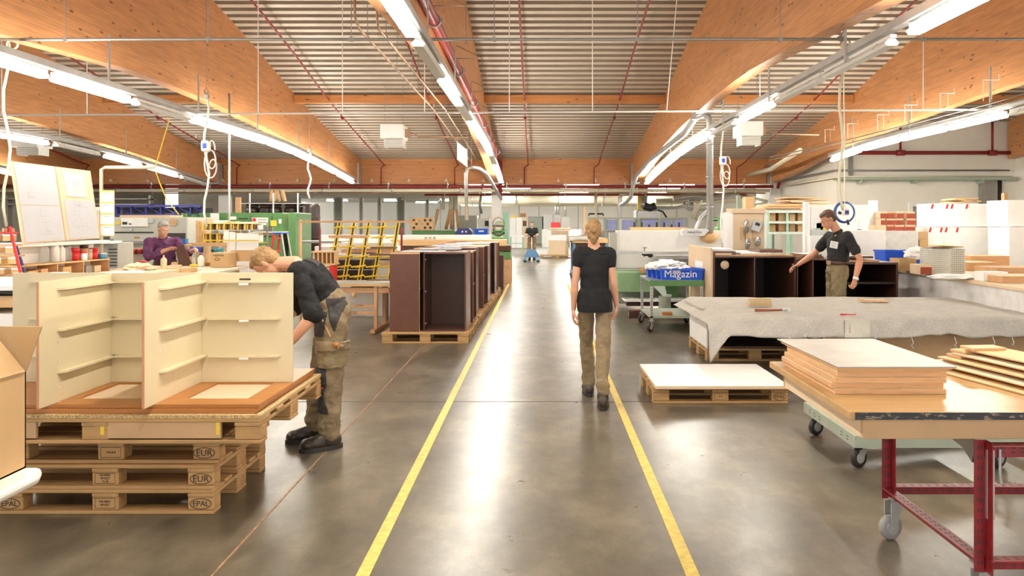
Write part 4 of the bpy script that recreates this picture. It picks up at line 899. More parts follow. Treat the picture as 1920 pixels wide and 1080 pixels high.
for i in range(8):
    y = 10.34+i*0.93; x1 = xr(y)-0.02; zb0 = 0.145; zt0 = 1.215-0.0*i
    side_cab('dark brown cabinet in the outer file, %s from the trestle bench end' % ORD[i], x1-0.58, x1-(0.0 if i % 3 != 2 else 0.05), y, y+(0.62 if i % 2 else 0.66), zb0, zt0-(0.02 if i % 3 == 1 else 0), 'open' if i % 2 == 0 else 'closed')
    side_cab('dark brown cabinet in the inner file, %s from the trestle bench end' % ORD[i], x1-1.03, x1-0.63, y-0.03, y+0.60, zb0, zt0-0.01*(i % 2), 'closed')
for i in range(6):
    y = 11.05+i*0.95; x1 = xr(y)-0.02
    t = thing('white_paper', 'white paper lying on the dark cabinets, %s from the trestle bench end' % ORD[i], 'paper', (x1-0.5, y, 1.217), 0, 'papers on the dark cabinets')
    b = MB(); b.box(x1-0.95+0.1*(i % 3), x1-0.35+0.12*(i % 2), y-0.5, y-0.12, 1.2165, 1.2195); b.build('sheet', m_paper, t)
# long boards stacked just behind
t = thing('long_pine_board', 'long pale board lying on the stack behind the dark cabinets', 'board', (-2, 19, 1.1))
D = 19.0; b = MB(); b.box(XX(740, D), XX(950, D), D-0.5, D+0.3, ZZ(460, D), ZZ(449, D)); b.build('board', m_pine, t, bevel=0.004)
t = thing('long_brown_board', 'long reddish-brown board under the pale board behind the dark cabinets', 'board', (-2, 19, 1.0))
b = MB(); b.box(XX(742, D), XX(830, D), D-0.4, D+0.4, ZZ(478, D), ZZ(460, D)-0.002); b.build('board', m_brownl, t, bevel=0.004)
b = MB(); b.box(XX(760, D), XX(945, D), D-0.3, D+0.2, 0, ZZ(478, D)-0.002); b.build('support', m_brown, t)
t = thing('white_counter', 'long white machine bed with a grey vent behind the dark cabinets', 'machine', (-2, 21, 0))
D = 21.0; b = MB(); b.box(XX(600, D), XX(918, D), D, D+1.0, 0.0, ZZ(441, D)); b.build('machine_bed', m_white, t, bevel=0.01)
for k in range(3):
    b = MB(); b.box(XX(796+8*k, D), XX(796+8*k+5, D), D-0.01, D, ZZ(450, D), ZZ(444, D)); b.build('vent', m_greym, t)
# ================================================================ MIDDLE GROUND, RIGHT
# box cabinet long: dark open shelves behind the felt bench
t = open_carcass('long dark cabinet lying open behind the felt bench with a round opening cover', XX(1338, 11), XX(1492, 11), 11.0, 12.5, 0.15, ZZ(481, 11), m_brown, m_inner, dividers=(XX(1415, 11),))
x, z = XX(1360, 11), ZZ(497, 11)
b = MB(); b.cyl((x, 12.48, z+0.0), (x, 12.485, z), 0.10, n=24); 
b = MB(); b._lathe((x+0.0, 11.03, z), [(0.0, 0), (0.062, 0), (0.062, 0.004), (0.0, 0.004)], 24, (0, 1, 0)); b.build('round_cover', m_mdfl, t)
for xx in (XX(1338, 11)+0.0, ):
    b = MB(); b.cyl((XX(1486, 11), 11.02, ZZ(496, 11)), (XX(1490, 11), 11.02, ZZ(496, 11)), 0.01, n=8); b.build('hinge', m_steel, t)
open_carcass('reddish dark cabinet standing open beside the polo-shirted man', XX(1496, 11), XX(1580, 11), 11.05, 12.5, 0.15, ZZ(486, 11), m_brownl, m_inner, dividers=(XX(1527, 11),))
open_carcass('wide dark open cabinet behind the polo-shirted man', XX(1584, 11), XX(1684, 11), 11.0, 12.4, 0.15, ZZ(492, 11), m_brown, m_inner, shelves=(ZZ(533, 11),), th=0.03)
make_pallet('pallet under the long dark cabinet behind the felt bench', (3.1, 11.7, 0), 0, None, L=1.25, Wd=1.2)
make_pallet('pallet under the dark cabinets behind the polo-shirted man', (4.45, 11.7, 0), 0, None, L=1.35, Wd=1.2)
t = thing('mdf_panel', 'upright light MDF panel with a white note at the end of the dark cabinets', 'panel', (2.48, 11.8, 0.15))
b = MB(); b.box(2.475, 2.50, 10.98, 12.6, 0.0, ZZ(470, 11)+0.04); b.build('panel', m_mdfl, t, bevel=0.001)
b = MB(); b.box(2.5005, 2.515, 10.99, 12.6, 0.0, ZZ(471, 11)+0.02); b.build('backing_board', m_mdf, t)
b = MB(); b.box(2.4735, 2.4745, 11.5, 12.05, 0.62, 1.03); b.build('paper_note', m_paper, t)
# boards on top of the long cabinet
zz = ZZ(481, 11)
SB = [(1338, 1385, 0.03, m_white, 'white'), (1336, 1382, 0.045, m_brown, 'dark'), (1450, 1480, 0.04, m_brown, 'dark')]
board('dark_shelf_board', 'dark board stack lying at the MDF-panel end on the long cabinet', 'board', XX(1337, 11)+0.01, XX(1381, 11), 11.05, 11.7, zz+0.001, zz+0.075, m_brown, edge=m_brownl)
board('white_shelf_board', 'white board lying on the dark board stack beside the MDF panel', 'board', XX(1337, 11)+0.02, XX(1379, 11), 11.15, 11.9, zz+0.076, zz+0.105, m_white)
board('dark_shelf_board', 'pair of dark boards lying on the long cabinet below the tool board', 'board', XX(1432, 11), XX(1476, 11), 11.2, 11.8, zz+0.05, zz+0.09, m_brown, edge=m_brownl)
board('brown_plank', 'brown plank with pale ends lying along the front of the long cabinet', 'board', XX(1342, 11), XX(1488, 11), 11.03, 11.14, zz+0.001, zz+0.022, m_plye)
for i, (a, c) in enumerate(((1341, 1372), (1440, 1472))):
    board('pine_strip', ('pale strip on the long cabinet near the MDF panel', 'pale strip on the long cabinet near the reddish cabinet')[i], 'offcut', XX(a, 11), XX(c, 11), 11.0, 11.025, zz+0.024, zz+0.045, m_mdfl)
board('white_shelf_board', 'white board lying beneath the tool board on the long cabinet', 'board', XX(1385, 11.3), XX(1440, 11.3), 11.2, 12.2, zz+0.024, zz+0.048, m_white)
zz2 = ZZ(486, 11)
for i in range(3):
    board('reddish_board', '%s board of the small reddish pile on the open cabinet' % ('lowest', 'middle', 'topmost')[i], 'board', XX(1503+i*3, 11.2), XX(1545-i*2, 11.2), 11.2, 11.8, zz2+0.001+0.022*i, zz2+0.02+0.022*i, m_plye if i < 2 else m_white, edge=m_brownl)
for i in range(2):
    board('dark_shelf_board', ('lower dark board on the wide open cabinet', 'upper dark board on the wide open cabinet')[i], 'board', XX(1600, 11), XX(1655-12*i, 11), 11.1, 11.8, ZZ(492, 11)+0.001+0.055*i, ZZ(492, 11)+0.03+0.055*i, (m_plye, m_brown)[i])
# tool board with angled blades
D = 13.2
t = thing('tool_board', 'cream free-standing board with saw blades and brackets hung on it', 'tool board', (XX(1406, D), D, 0))
x0, x1 = XX(1374, D), XX(1432, D)
b = MB(); b.box(x0, x1, D, D+0.3, 0.3, ZZ(400, D)); b.build('board', m_mdfl, t, bevel=0.005)
b = MB(); b.box(x0-0.03, x1+0.03, D-0.03, D+0.33, ZZ(400, D), ZZ(391, D)); b.build('top_rail', m_mdfl, t, bevel=0.004)
b = MB(); b.box(x0-0.1, x0-0.001, D-0.02, D+0.35, 0.0, ZZ(398, D)); b.build('side_post', m_white, t)
b = MB(); b.box(x1+0.001, x1+0.05, D-0.02, D+0.35, 0.0, ZZ(400, D)); b.build('side_post', m_white, t)
for (px, py, r, yaw) in ((1398, 424, 0.12, 0.9), (1400, 457, 0.10, 0.9), (1419, 452, 0.09, 0.7)):
    c = V(XX(px, D), D-0.06, ZZ(py, D)); ax = V(math.sin(yaw), -math.cos(yaw), 0)
    b = MB(); b._lathe(c, [(r*0.15, 0), (r, 0), (r, 0.006), (r*0.15, 0.006)], 28, ax); b.cyl(c, c+ax*0.05, 0.02, n=8); b.build('saw_blade', m_steel, t)
M = Matrix.Translation((XX(1417, D), D-0.05, ZZ(423, D))) @ Matrix.Rotation(0.35, 4, 'Y')
b = MB(); b.box(-0.08, 0.08, -0.03, 0.04, -0.10, 0.09, M); b.build('grey_bracket', m_steel, t, bevel=0.004)
b = MB(); b.box(-0.04, 0.04, -0.034, -0.031, 0.0, 0.05, M); b.build('bracket_mark', m_ink, t)
for px in (1388, 1397, 1410): 
    b = MB(); b.box(XX(px, D), XX(px+4, D), D-0.04, D-0.001, ZZ(448, D), ZZ(426, D)); b.build('holder', m_mdf, t)
# green rack with timber
def rack(label, px0, px1, py0, py1, D, depth, nup, levels, mu, ml, fill=None, name='storage_rack', cat='shelf rack', up=0.05, beam=0.05):
    x0, x1 = XX(px0, D), XX(px1, D); zt, zb = ZZ(py0, D), max(ZZ(py1, D), 0); t = thing(name, label, cat, ((x0+x1)/2, D, 0))
    for i in range(nup):
        x = x0+(x1-x0)*i/(nup-1)
        b = MB(); b.box(x-up/2, x+up/2, D-up/2, D+up/2, 0, zt+0.03); b.build('upright', mu, t)
        b = MB(); b.box(x-up/2, x+up/2, D+depth-up/2, D+depth+up/2, 0, zt+0.03); b.build('upright', mu, t)
    for j in range(levels):
        z = zb+(zt-zb)*j/(levels-1)
        b = MB(); b.box(x0, x1, D-up/2-0.012, D-up/2, z-beam/2, z+beam/2); b.build('beam', ml, t)
        b = MB(); b.box(x0, x1, D+depth, D+depth+0.02, z-beam/2, z+beam/2); b.build('beam', ml, t)
        b = MB(); b.box(x0, x1, D-up/2, D+depth, z-0.01, z); b.build('shelf', m_greym, t)
    return t
rack('mint-green timber rack behind the tool board', 1440, 1512, 397, 437, 16.5, 1.0, 3, 3, m_mint, mat('pale_mint', (0.6, 0.72, 0.66), 0.4))
rnd = random.Random(11)
for j in range(2):
    z = ZZ(417-20*j if j else 437, 16.5) if False else ZZ((437, 417)[j], 16.5)
    for i, px in enumerate((1444, 1463, 1483, 1499)):
        board('timber_offcut_bundle' if False else 'storage_box', ('brown box on the lower timber-rack level, ', 'brown box on the upper timber-rack level, ')[j]+ORD[i]+' from the tool board', 'box', XX(px, 16.5), XX(px+13-i, 16.5), 16.6, 17.3, z+0.03, z+0.19+0.02*((i+j) % 3), (m_card, m_plye, m_mdf, m_pine)[(i+j) % 4], group='boxes on the timber rack')
rack('green steel timber rack behind the suction duct', 1350, 1372, 410, 470, 17.5, 1.2, 2, 4, m_green, m_dgreen, up=0.08, beam=0.1)
t = thing('green_machine_cabinet', 'green machine box on posts behind the suction duct', 'machine', (XX(1365, 17), 17, 0))
b = MB(); b.box(XX(1346, 17), XX(1376, 17), 17, 17.4, ZZ(437, 17), ZZ(426, 17)); b.build('body', m_green, t, bevel=0.01)
b = MB(); b.box(XX(1346, 17), XX(1376, 17), 17, 17.4, 0, ZZ(440, 17)); b.build('base', m_green, t)
t = thing('timber_shelf', 'brown timber shelf above the mint rack piled with rough boards', 'shelf', (XX(1500, 17.5), 17.5, 0))
D = 17.5; b = MB(); b.box(XX(1432, D), XX(1562, D), D, D+1.0, ZZ(391, D), ZZ(388, D)); b.build('shelf_board', m_plye, t)
for px in (1434, 1560): b = MB(); b.box(XX(px, D), XX(px+3, D), D+0.4, D+0.5, 0, ZZ(391, D)); b.build('post', m_pine, t)
b = MB(); b.tube([(XX(1500, D), D, ZZ(391, D)), (XX(1508, D), D, ZZ(400, D))], 0.03, 4); b.build('strut', m_pine, t)
for i, (a, c, y0, y1, tl) in enumerate(((1475, 1530, 372, 370, .02), (1478, 1555, 376, 374, -.03), (1485, 1558, 380, 378, .03), (1450, 1550, 384, 382, -0.01), (1440, 1560, 387, 385, 0.0))):
    M = Matrix.Translation((XX((a+c)/2, D), D+0.5, ZZ((y0+y1)/2, D))) @ Matrix.Rotation(tl, 4, 'Y'); w = XX(c, D)-XX(a, D)
    b = MB(); b.box(-w/2, w/2, -0.45, 0.4, -0.016, 0.016, M); tag(b.build('rough_board', (m_plye, m_card, m_mdfl, m_plye, m_card)[i]), 'rough board on the timber shelf, %s from the top of the pile' % ORD[i], 'board', 'rough boards piled on the timber shelf')
# white partitions, panels and cupboards to the right
D = 13.5
def pbox(name, label, cat, px0, px1, py0, py1, D, dep, m, floor=False, bev=0.004, group=None):
    b = MB(); b.box(XX(px0, D), XX(px1, D), D, D+dep, 0 if floor else ZZ(py1, D), ZZ(py0, D)); return tag(b.build(name, m, bevel=bev), label, cat, group)
pbox('white_door_frame', 'tall white upright post between the mint rack and the white panels', 'post', 1509, 1517, 378, 478, D, 0.12, m_white, True)
t = thing('white_pinboard', 'white pinboard with papers behind the polo-shirted man', 'board', (XX(1560, 13.6), 13.6, 0))
b = MB(); b.box(XX(1518, 13.6), XX(1628, 13.6), 13.6, 13.65, 0.0, ZZ(384, 13.6)); b.build('board', m_white, t, bevel=0.004)
b = MB(); b.box(XX(1520, 13.6), XX(1552, 13.6), 13.55, 13.59, ZZ(441, 13.6), ZZ(431, 13.6)); b.build('grey_strip', m_steel, t)
for i, (a, c, y0, y1, m) in enumerate(((1522, 1545, 388, 428, m_paper), (1532, 1544, 418, 431, m_mint), (1540, 1552, 420, 431, m_yel), (1606, 1630, 388, 415, m_paper), (1609, 1617, 430, 441, m_ink), (1604, 1612, 436, 440, m_orange), (1612, 1622, 415, 430, m_paper))):
    b = MB(); b.box(XX(a, 13.55), XX(c, 13.55), 13.58, 13.595, ZZ(y1, 13.55), ZZ(y0, 13.55)); b.build('pinned_sheet', m, t)
t = thing('hose_reel', 'blue hose wound in a ring with a socket hanging behind the man', 'hose', (XX(1584, 12.2), 12.2, ZZ(397, 12.2)))
c = V(XX(1584, 12.2), 12.2, ZZ(398, 12.2)); b = MB()
for k in range(3): b.tube([c+V((0.145+0.010*k)*math.cos(a), 0.012*k, (0.150+0.010*k)*math.sin(a)) for a in [2*PI*i/28 for i in range(29)]], 0.009, 6)
b.build('ring', mat('reel_blue', (0.03, 0.10, 0.36), 0.35), t)
b = MB(); b.box(c.x-0.05, c.x+0.05, 12.12, 12.2, c.z-0.05, c.z+0.07); b.build('socket_box', m_white, t, bevel=0.01)
b = MB(); b.box(c.x-0.03, c.x+0.03, 12.11, 12.12, c.z-0.03, c.z+0.03); b.build('socket', m_navy, t)
b = MB(); b.cyl((c.x, 12.2, c.z+0.05), (c.x-0.03, 12.2, roof(12.2)), 0.01, n=6); b.build('cable', m_creampipe, t)
b = MB(); b.cyl((c.x-0.12, 12.15, c.z), (c.x-0.08, 12.15, c.z-0.02), 0.025, n=8); b.cyl((c.x+0.02, 12.15, c.z-0.12), (c.x+0.04, 12.15, c.z-0.2), 0.02, n=8); b.build('nozzle', m_black, t)
pbox('white_low_cupboard', 'white cupboard side below the pinboard behind the man', 'cupboard', 1520, 1552, 442, 482, 13.3, 0.25, m_white)
pbox('white_tall_panel', 'white tall panel leaning beside the red carton stack', 'panel', 1630, 1646, 376, 480, 14.0, 0.06, m_white, True)
pbox('white_cupboard', 'white cupboard between the pinboard and the red cartons', 'cupboard', 1598, 1660, 432, 485, 12.9, 0.7, m_white, True)
pbox('grey_cupboard', 'pale grey cupboard carrying the stack of red cartons', 'cupboard', 1662, 1722, 433, 480, 13.6, 0.9, mat('pale_grey', (0.62, 0.61, 0.57), 0.4), True)
# red cartons
k = 0
for row, (y0, y1, items) in enumerate(((422, 433, [(1640, 1662, 0), (1663, 1677, 1), (1677, 1696, 2), (1697, 1717, 2)]), (410, 422, [(1651, 1661, 2), (1662, 1680, 2), (1680, 1694, 2), (1700, 1718, 2)]), (397, 410, [(1650, 1665, 2), (1665, 1677, 1), (1681, 1695, 2), (1699, 1716, 2)]))):
    for i, (a, c, kind) in enumerate(items):
        D = 13.75; x0, x1 = XX(a, D), XX(c, D)
        t = thing('red_carton', '%s carton of the %s layer in the red carton stack' % (ORD[i], ('bottom', 'middle', 'top')[row]), 'carton', ((x0+x1)/2, D, ZZ(y1, D)), 0, 'cartons on the pale grey cupboard')
        b = MB(); b.box(x0+0.004, x1-0.004, D, D+0.45, ZZ(y1, D)+0.001, ZZ(y0, D)-0.001); b.build('box', m_card if kind == 1 else m_mdfl, t, bevel=0.003)
        if kind: 
            b = MB(); b.box(x0+0.006, x1-0.006, D-0.003, D-0.0005, ZZ(y1, D)+0.004, ZZ(y0+3, D)); b.build('red_print', mat('carton_red', (0.35, 0.06, 0.03), 0.6), t)
            if i == 3: text('BLUM', 0.03, Matrix.Translation(((x0+x1)/2, D-0.005, ZZ((y0+y1)/2+1, D))) @ FACE_CAM, m_mdfl, t) if False else None
# tall white units
def white_unit(label, px0, px1, pxs, py0, py1, D, dep, base=False, doors=2, tape=True):
    x0, x1, xs = XX(px0, D), XX(px1, D), XX(pxs, D); z0, z1 = (0 if base else ZZ(py1, D)), ZZ(py0, D)
    t = thing('white_wall_unit', label, 'cabinet', ((x0+x1)/2, D, z0))
    b = MB(); b.box(x0, x1, D+0.02, D+dep, z0, z1); b.build('body', m_white, t, bevel=0.003)
    for i in range(doors):
        a, c = x0+(xs-x0)*i/doors, x0+(xs-x0)*(i+1)/doors
        b = MB(); b.box(a+0.003, c-0.003, D, D+0.019, z0+0.003, z1-0.003); d = b.build('door', m_white, t, bevel=0.002)
        if tape:
            for xx in (a+0.03, c-0.06):
                M = Matrix.Translation((xx+0.01, D-0.002, z1-0.05)) @ Matrix.Rotation(0.3, 4, 'Y'); b = MB(); b.box(-0.018, 0.018, -0.001, 0.001, -0.045, 0.045, M); b.build('red_tape', m_redp, d)
    return t
white_unit('upper white double unit with red tape at the wall', 1744, 1858, 1818, 382, 425, 14.0, 0.5)
white_unit('lower white unit with red tape under the double unit', 1740, 1874, 1800, 426, 482, 13.9, 0.7, True)
pbox('black_shutter_stack', 'black slatted crate beside the upper white unit', 'crate', 1859, 1881, 382, 432, 14.2, 0.5, mat('dark_slats', (0.03, 0.035, 0.045), 0.5), True)
t = thing('cardboard_pile', 'flattened brown cardboard lying on the upper white unit', 'cardboard', (XX(1810, 14.1), 14.1, ZZ(382, 14)))
for i, (a, c, h) in enumerate(((1782, 1840, 3), (1786, 1832, 6), (1792, 1836, 9))):
    M = Matrix.Translation((XX((a+c)/2, 14.1), 14.3, ZZ(382-h, 14.1)+0.005)) @ Matrix.Rotation((-0.05, 0.06, -0.02)[i], 4, 'Y'); w = XX(c, 14.1)-XX(a, 14.1)
    b = MB(); b.box(-w/2, w/2, -0.2, 0.2, -0.012, 0.012, M); b.build('cardboard_sheet', m_card, t)
white_unit('tall white unit at the outer end by the wall', 1889, 1990, 1930, 375, 425, 12.9, 0.6, False, 1, False)
white_unit('white base unit at the outer end by the wall', 1892, 1990, 1935, 426, 485, 12.8, 0.6, True, 1, False)
rack('white shelf with stacked trays between the white units', 1876, 1890, 436, 482, 13.9, 0.5, 2, 5, m_greym, m_white, up=0.02, beam=0.02)
pbox('cardboard_tube', 'tall brown cardboard roll standing beside the black slatted crate', 'roll', 1883, 1890, 362, 440, 14.6, 0.1, m_plye, True)
pbox('cardboard_carton', 'cartons by the pale grey cupboard under the window', 'carton', 1722, 1740, 434, 450, 13.8, 0.3, m_mdf)
pbox('cardboard_carton', 'low carton stack base under the window carton', 'carton', 1724, 1740, 450, 478, 13.8, 0.3, m_card, True)
# pale workbench running along the aisle
t = thing('pale_workbench', 'long pale grey workbench covered with cartons, trays and boards', 'workbench', (7, 10, 0))
bz = 0.90
b = MB(); b.prism([(5.28, 8.3), (9.5, 8.3), (9.5, 12.3), (5.60, 12.3)], 2, bz-0.04, bz); b.build('bench_top', m_mdfl, t, bevel=0.004)
b = MB(); b.prism([(5.31, 8.35), (5.33, 8.35), (5.65, 12.25), (5.63, 12.25)], 2, 0.05, bz-0.041); b.build('side_panel', mat('lilac_grey', (0.70, 0.69, 0.68), 0.45), t)
b = MB(); b.box(5.63, 9.4, 12.2, 12.25, 0.05, bz-0.041); b.build('end_panel', m_white, t)
# tray stack
t0 = None; D = 10.6
for i in range(12):
    x0, x1 = XX(1748, D), XX(1812, D); z = bz+0.001+i*0.0295
    if t0 is None:
        t0 = thing('grey_tray', '', 'tray', (x0, D, z), 0, 'stack of grey perforated trays')
        b = MB(); b.prism([(0, 0.12), (0.24, 0), (x1-x0-0.02, 0.0), (x1-x0, 0.42), (0.03, 0.42)], 2, 0, 0.0285); b.build('tray', mat('tray_grey', (0.56, 0.56, 0.50), 0.4), t0, local=True, bevel=0.003)
        b = MB()
        for k in range(6): b.box(0.265+0.030*k, 0.28+0.030*k, -0.001, -0.0003, 0.010, 0.017)
        b.build('slot_pattern', m_ink, t0, local=True)
        c = t0
    else: c = dup(t0, (x0+0.004*((i*7) % 3), D, z))
    c['label'] = 'grey perforated tray, %s from the bottom of the tray stack' % ORD[i]
t = thing('magazine_pile', 'yellow and brown papers lying on top of the grey trays', 'papers', (XX(1780, D), D, bz+0.36))
for i in range(3):
    M = Matrix.Translation((XX(1783+3*i, D), D+0.2, bz+0.363+0.012*i)) @ Matrix.Rotation(0.04*(i-1), 4, 'Y') @ Matrix.Rotation(0.3*i, 4, 'Z'); b = MB(); b.box(-0.22, 0.22, -0.12, 0.15, 0, 0.008, M); b.build('sheet', (m_steeld, m_plye, m_yel)[i], t)
def crate_open(label, x0, x1, y0, y1, z0, z1, m, name='cardboard_carton', cat='carton', th=0.006, flare=0.0, group=None, floor=True):
    t = thing(name, label, cat, ((x0+x1)/2, (y0+y1)/2, z0), 0, group)
    for a in ((x0, x0+th, y0, y1), (x1-th, x1, y0, y1), (x0+th, x1-th, y0, y0+th), (x0+th, x1-th, y1-th, y1)):
        b = MB(); b.box(*a, z0, z1); b.build('wall', m, t)
    b = MB(); b.box(x0+th, x1-th, y0+th, y1-th, z0, z0+th); b.build('bottom', m, t); return t
def pcrate(label, px0, px1, py0, py1, D, dep, m, **k): return crate_open(label, XX(px0, D), XX(px1, D), D, D+dep, ZZ(py1, D), ZZ(py0, D), m, **k)
pcrate('open cardboard carton on the pale workbench beside the blue bins', 1686, 1718, 485, 508, 11.2, 0.3, m_card)
t = thing('small_red_carton', 'small carton with a dark red side beside the grey trays', 'carton', (XX(1735, 10.6), 10.6, bz))
b = MB(); b.box(XX(1719, 10.6), XX(1748, 10.6), 10.6, 10.8, bz+0.001, ZZ(496, 10.6)); b.build('box', m_mdfl, t, bevel=0.003)
b = MB(); b.box(XX(1726, 10.6), XX(1747, 10.6), 10.597, 10.5995, bz+0.004, ZZ(501, 10.6)); b.build('red_print', mat('carton_red', (0.35, 0.06, 0.03), 0.6), t)
def bin_blue(label, x0, x1, y0, y1, z0, z1, m=m_blue, group=None, name='blue_bin'):
    t = thing(name, label, 'storage bin', ((x0+x1)/2, (y0+y1)/2, z0), 0, group); s = 0.02
    P = lambda e, z: [V(x0+e, y0+e, z), V(x1-e, y0+e, z), V(x1-e, y1-e, z), V(x0+e, y1-e, z)]
    b = MB(); vs = P(s, z0)+P(0, z1)+P(0.004, z1)+P(s+0.004, z0+0.004)
    b.add(vs, [(3, 2, 1, 0)]+[(i, (i+1) % 4, 4+(i+1) % 4, 4+i) for i in range(4)]+[(4+i, 4+(i+1) % 4, 8+(i+1) % 4, 8+i) for i in range(4)]+[(8+i, 8+(i+1) % 4, 12+(i+1) % 4, 12+i) for i in range(4)]+[(12, 13, 14, 15)])
    b.build('bin_body', m, t)
    b = MB()
    for a in ((x0-0.012, x1+0.012, y0-0.012, y0), (x0-0.012, x1+0.012, y1, y1+0.012), (x0-0.012, x0, y0, y1), (x1, x1+0.012, y0, y1)): b.box(*a, z1-0.02, z1+0.002)
    b.build('rim', m, t)
    return t
bin_blue('blue bin on the pale workbench beside the open carton', XX(1660, 11.8), XX(1700, 11.8), 11.8, 12.2, bz+0.001, ZZ(470, 11.8))
bin_blue('smaller blue bin holding white film beside the tray stack', XX(1712, 11.6), XX(1740, 11.6), 11.55, 11.95, bz+0.001, ZZ(470, 11.6))
def crumple(name, label, cat, c, r, m, seed=0, n=3):
    bm = bmesh.new(); bmesh.ops.create_icosphere(bm, subdivisions=n, radius=1)
    for v in bm.verts:
        d = v.co.normalized(); q = 1+0.38*noise.noise(d*2.1+V(seed, 0, 0))+0.22*noise.noise(d*5+V(0, seed, 0)); v.co = V(d.x*r[0]*q, d.y*r[1]*q, max(d.z*r[2]*q, -r[2]*0.6))
    me = bpy.data.meshes.new(name); bm.to_mesh(me); bm.free(); me.materials.append(m); o = bpy.data.objects.new(name, me); COL.objects.link(o); o.location = c; return tag(o, label, cat)
crumple('plastic_film', 'crumpled white plastic film spilling from the blue bins', 'plastic film', (XX(1720, 11.3), 11.35, ZZ(478, 11.3)), (0.16, 0.12, 0.11), m_paper, 3, 4)
crumple('plastic_film', 'flat white plastic film lying at the front edge of the pale workbench', 'plastic film', (XX(1790, 9.6), 9.65, bz+0.03), (0.28, 0.10, 0.04), m_paper, 7, 4)
t = thing('flat_carton', 'flat white carton with arrow marks lying on the pale workbench', 'carton', (XX(1810, 9.7), 9.7, bz))
M = Matrix.Translation((XX(1812, 9.8), 9.9, bz+0.04)) @ Matrix.Rotation(0.3, 4, 'Z'); b = MB(); b.box(-0.2, 0.2, -0.16, 0.16, -0.035, 0.0, M); b.build('carton', m_mdfl, t, bevel=0.004)
b = MB(); b.box(-0.12, -0.09, -0.14, 0.1, 0.0005, 0.0015, M); b.box(0.06, 0.09, -0.12, 0.1, 0.0005, 0.0015, M); b.build('arrow_mark', m_ink, t)
board('white_block', 'white laminated block lying on the pale workbench', 'block', XX(1844, 9.3), XX(1890, 9.3), 9.3, 9.5, bz+0.001, ZZ(513, 9.3)+0.02, m_white)
for i, (a, c, y, D, m, l) in enumerate(((1820, 1893, 480, 11.8, m_plye, 'brown board pile behind the grey trays'), (1815, 1870, 492, 11.3, m_mdfl, 'pale board standing behind the flat carton'), (1870, 1990, 502, 9.6, m_mdf, 'brown board stack at the outer end of the pale workbench'), (1880, 1990, 518, 9.0, m_mdfl, 'pale board at the very front of the pale workbench'))):
    board('loose_board', l, 'board', XX(a, D), XX(c, D), D, D+0.5, bz+0.001+0.0, max(ZZ(y, D), bz+0.02), m, edge=m_plye)
# ---- cart with blue bins
t = thing('bin_cart', 'green and steel cart on castors holding blue bins of white film', 'cart', (2.0, 11.8, 0))
cx0, cx1, cy0, cy1 = 1.68, 2.42, 11.35, 12.4
for x in (cx0, cx1):
    for y in (cy0, cy1):
        b = MB(); b.box(x-0.02, x+0.02, y-0.02, y+0.02, 0.16, 0.745); p = b.build('leg', m_steel, t)
        b = MB()
        for k in range(11): b.box(x-0.006, x+0.006, y-0.0206, y-0.0202, 0.22+0.045*k, 0.235+0.045*k)
        b.build('slot_pattern', m_dark, p)
        castor(x, y, 0.16, 0.062, t, ang=0.8)
b = MB(); b.box(cx0-0.03, cx1+0.03, cy0-0.03, cy1+0.03, 0.746, 0.765); b.build('tray_top', m_steel, t)
b = MB(); b.box(cx0-0.03, cx1+0.03, cy0-0.035, cy0-0.0305, 0.68, 0.765); b.build('green_front', m_green, t)
b = MB(); b.box(cx0-0.02, cx1+0.02, cy0-0.02, cy1+0.02, 0.20, 0.23); b.build('shelf', m_ggrn, t)
board('wood_offcut', 'short wood offcut on the lower shelf of the bin cart', 'offcut', 1.86, 2.0, 11.4, 11.5, 0.231, 0.28, m_orange)
for i in range(4):
    y = 11.95-0.2*i; x0 = 1.70+0.04*i
    bt = bin_blue('blue bin of white film on the cart, %s from the aisle corner' % ORD[3-i], x0, x0+0.64, y, y+0.19, 0.7665, 0.93, group='blue bins on the cart')
bt['label'] = 'front blue bin lettered Magazin on the cart'
text('Magazin', 0.155, Matrix.Translation((1.865, 11.351, 0.853)) @ FACE_CAM, m_paper, bt, align='LEFT')
b = MB(); b.box(1.995, 2.11, 11.346, 11.349, 0.858, 0.93); b.build('paper_note', mat('lilac_paper', (0.55, 0.52, 0.66), 0.6), bt)
crumple('plastic_film', 'heap of white film filling the blue bins on the cart', 'plastic film', (1.98, 11.75, 0.95), (0.30, 0.36, 0.09), m_paper, 12, 4)
# plastic chair / green machine base left of cart
t = thing('saw_machine', 'white panel saw with a sliding table and green base beside the aisle', 'saw', (2, 14.5, 0))
D = 14.2
b = MB(); b.box(XX(1155, D), XX(1400, D), D, D+0.1, ZZ(503, D), ZZ(432, D)); b.build('white_board', m_white, t, bevel=0.006)
b = MB(); b.box(XX(1143, D), XX(1156, D), D-0.05, D+0.2, ZZ(500, D), ZZ(436, D)); b.build('side_frame', m_greym, t)
b = MB(); b.box(XX(1140, D), XX(1290, D), D-0.6, D-0.35, ZZ(476, D-0.5), ZZ(471, D-0.5)); b.build('sliding_rail', m_steel, t, bevel=0.004)
b = MB(); b.box(XX(1225, D), XX(1420, D), D-0.5, D-0.02, ZZ(484, D), ZZ(478, D)); b.build('sliding_table', mat('table_grey', (0.55, 0.57, 0.56), 0.3, 0.3), t, bevel=0.004)
b = MB(); b.box(XX(1150, D), XX(1420, D), D-0.3, D+0.5, 0.15, ZZ(503, D)-0.005); b.build('green_base', m_ggrn, t, bevel=0.01)
b = MB(); b.box(XX(1150, D), XX(1215, D), D-0.75, D-0.31, 0.4, ZZ(506, D)); b.build('green_body', mat('mid_green', (0.26, 0.42, 0.22), 0.45), t, bevel=0.01)
b = MB(); b.box(XX(1230, D), XX(1262, D), D-0.5, D-0.31, 0.0, ZZ(525, D)); b.build('green_foot', m_green, t)
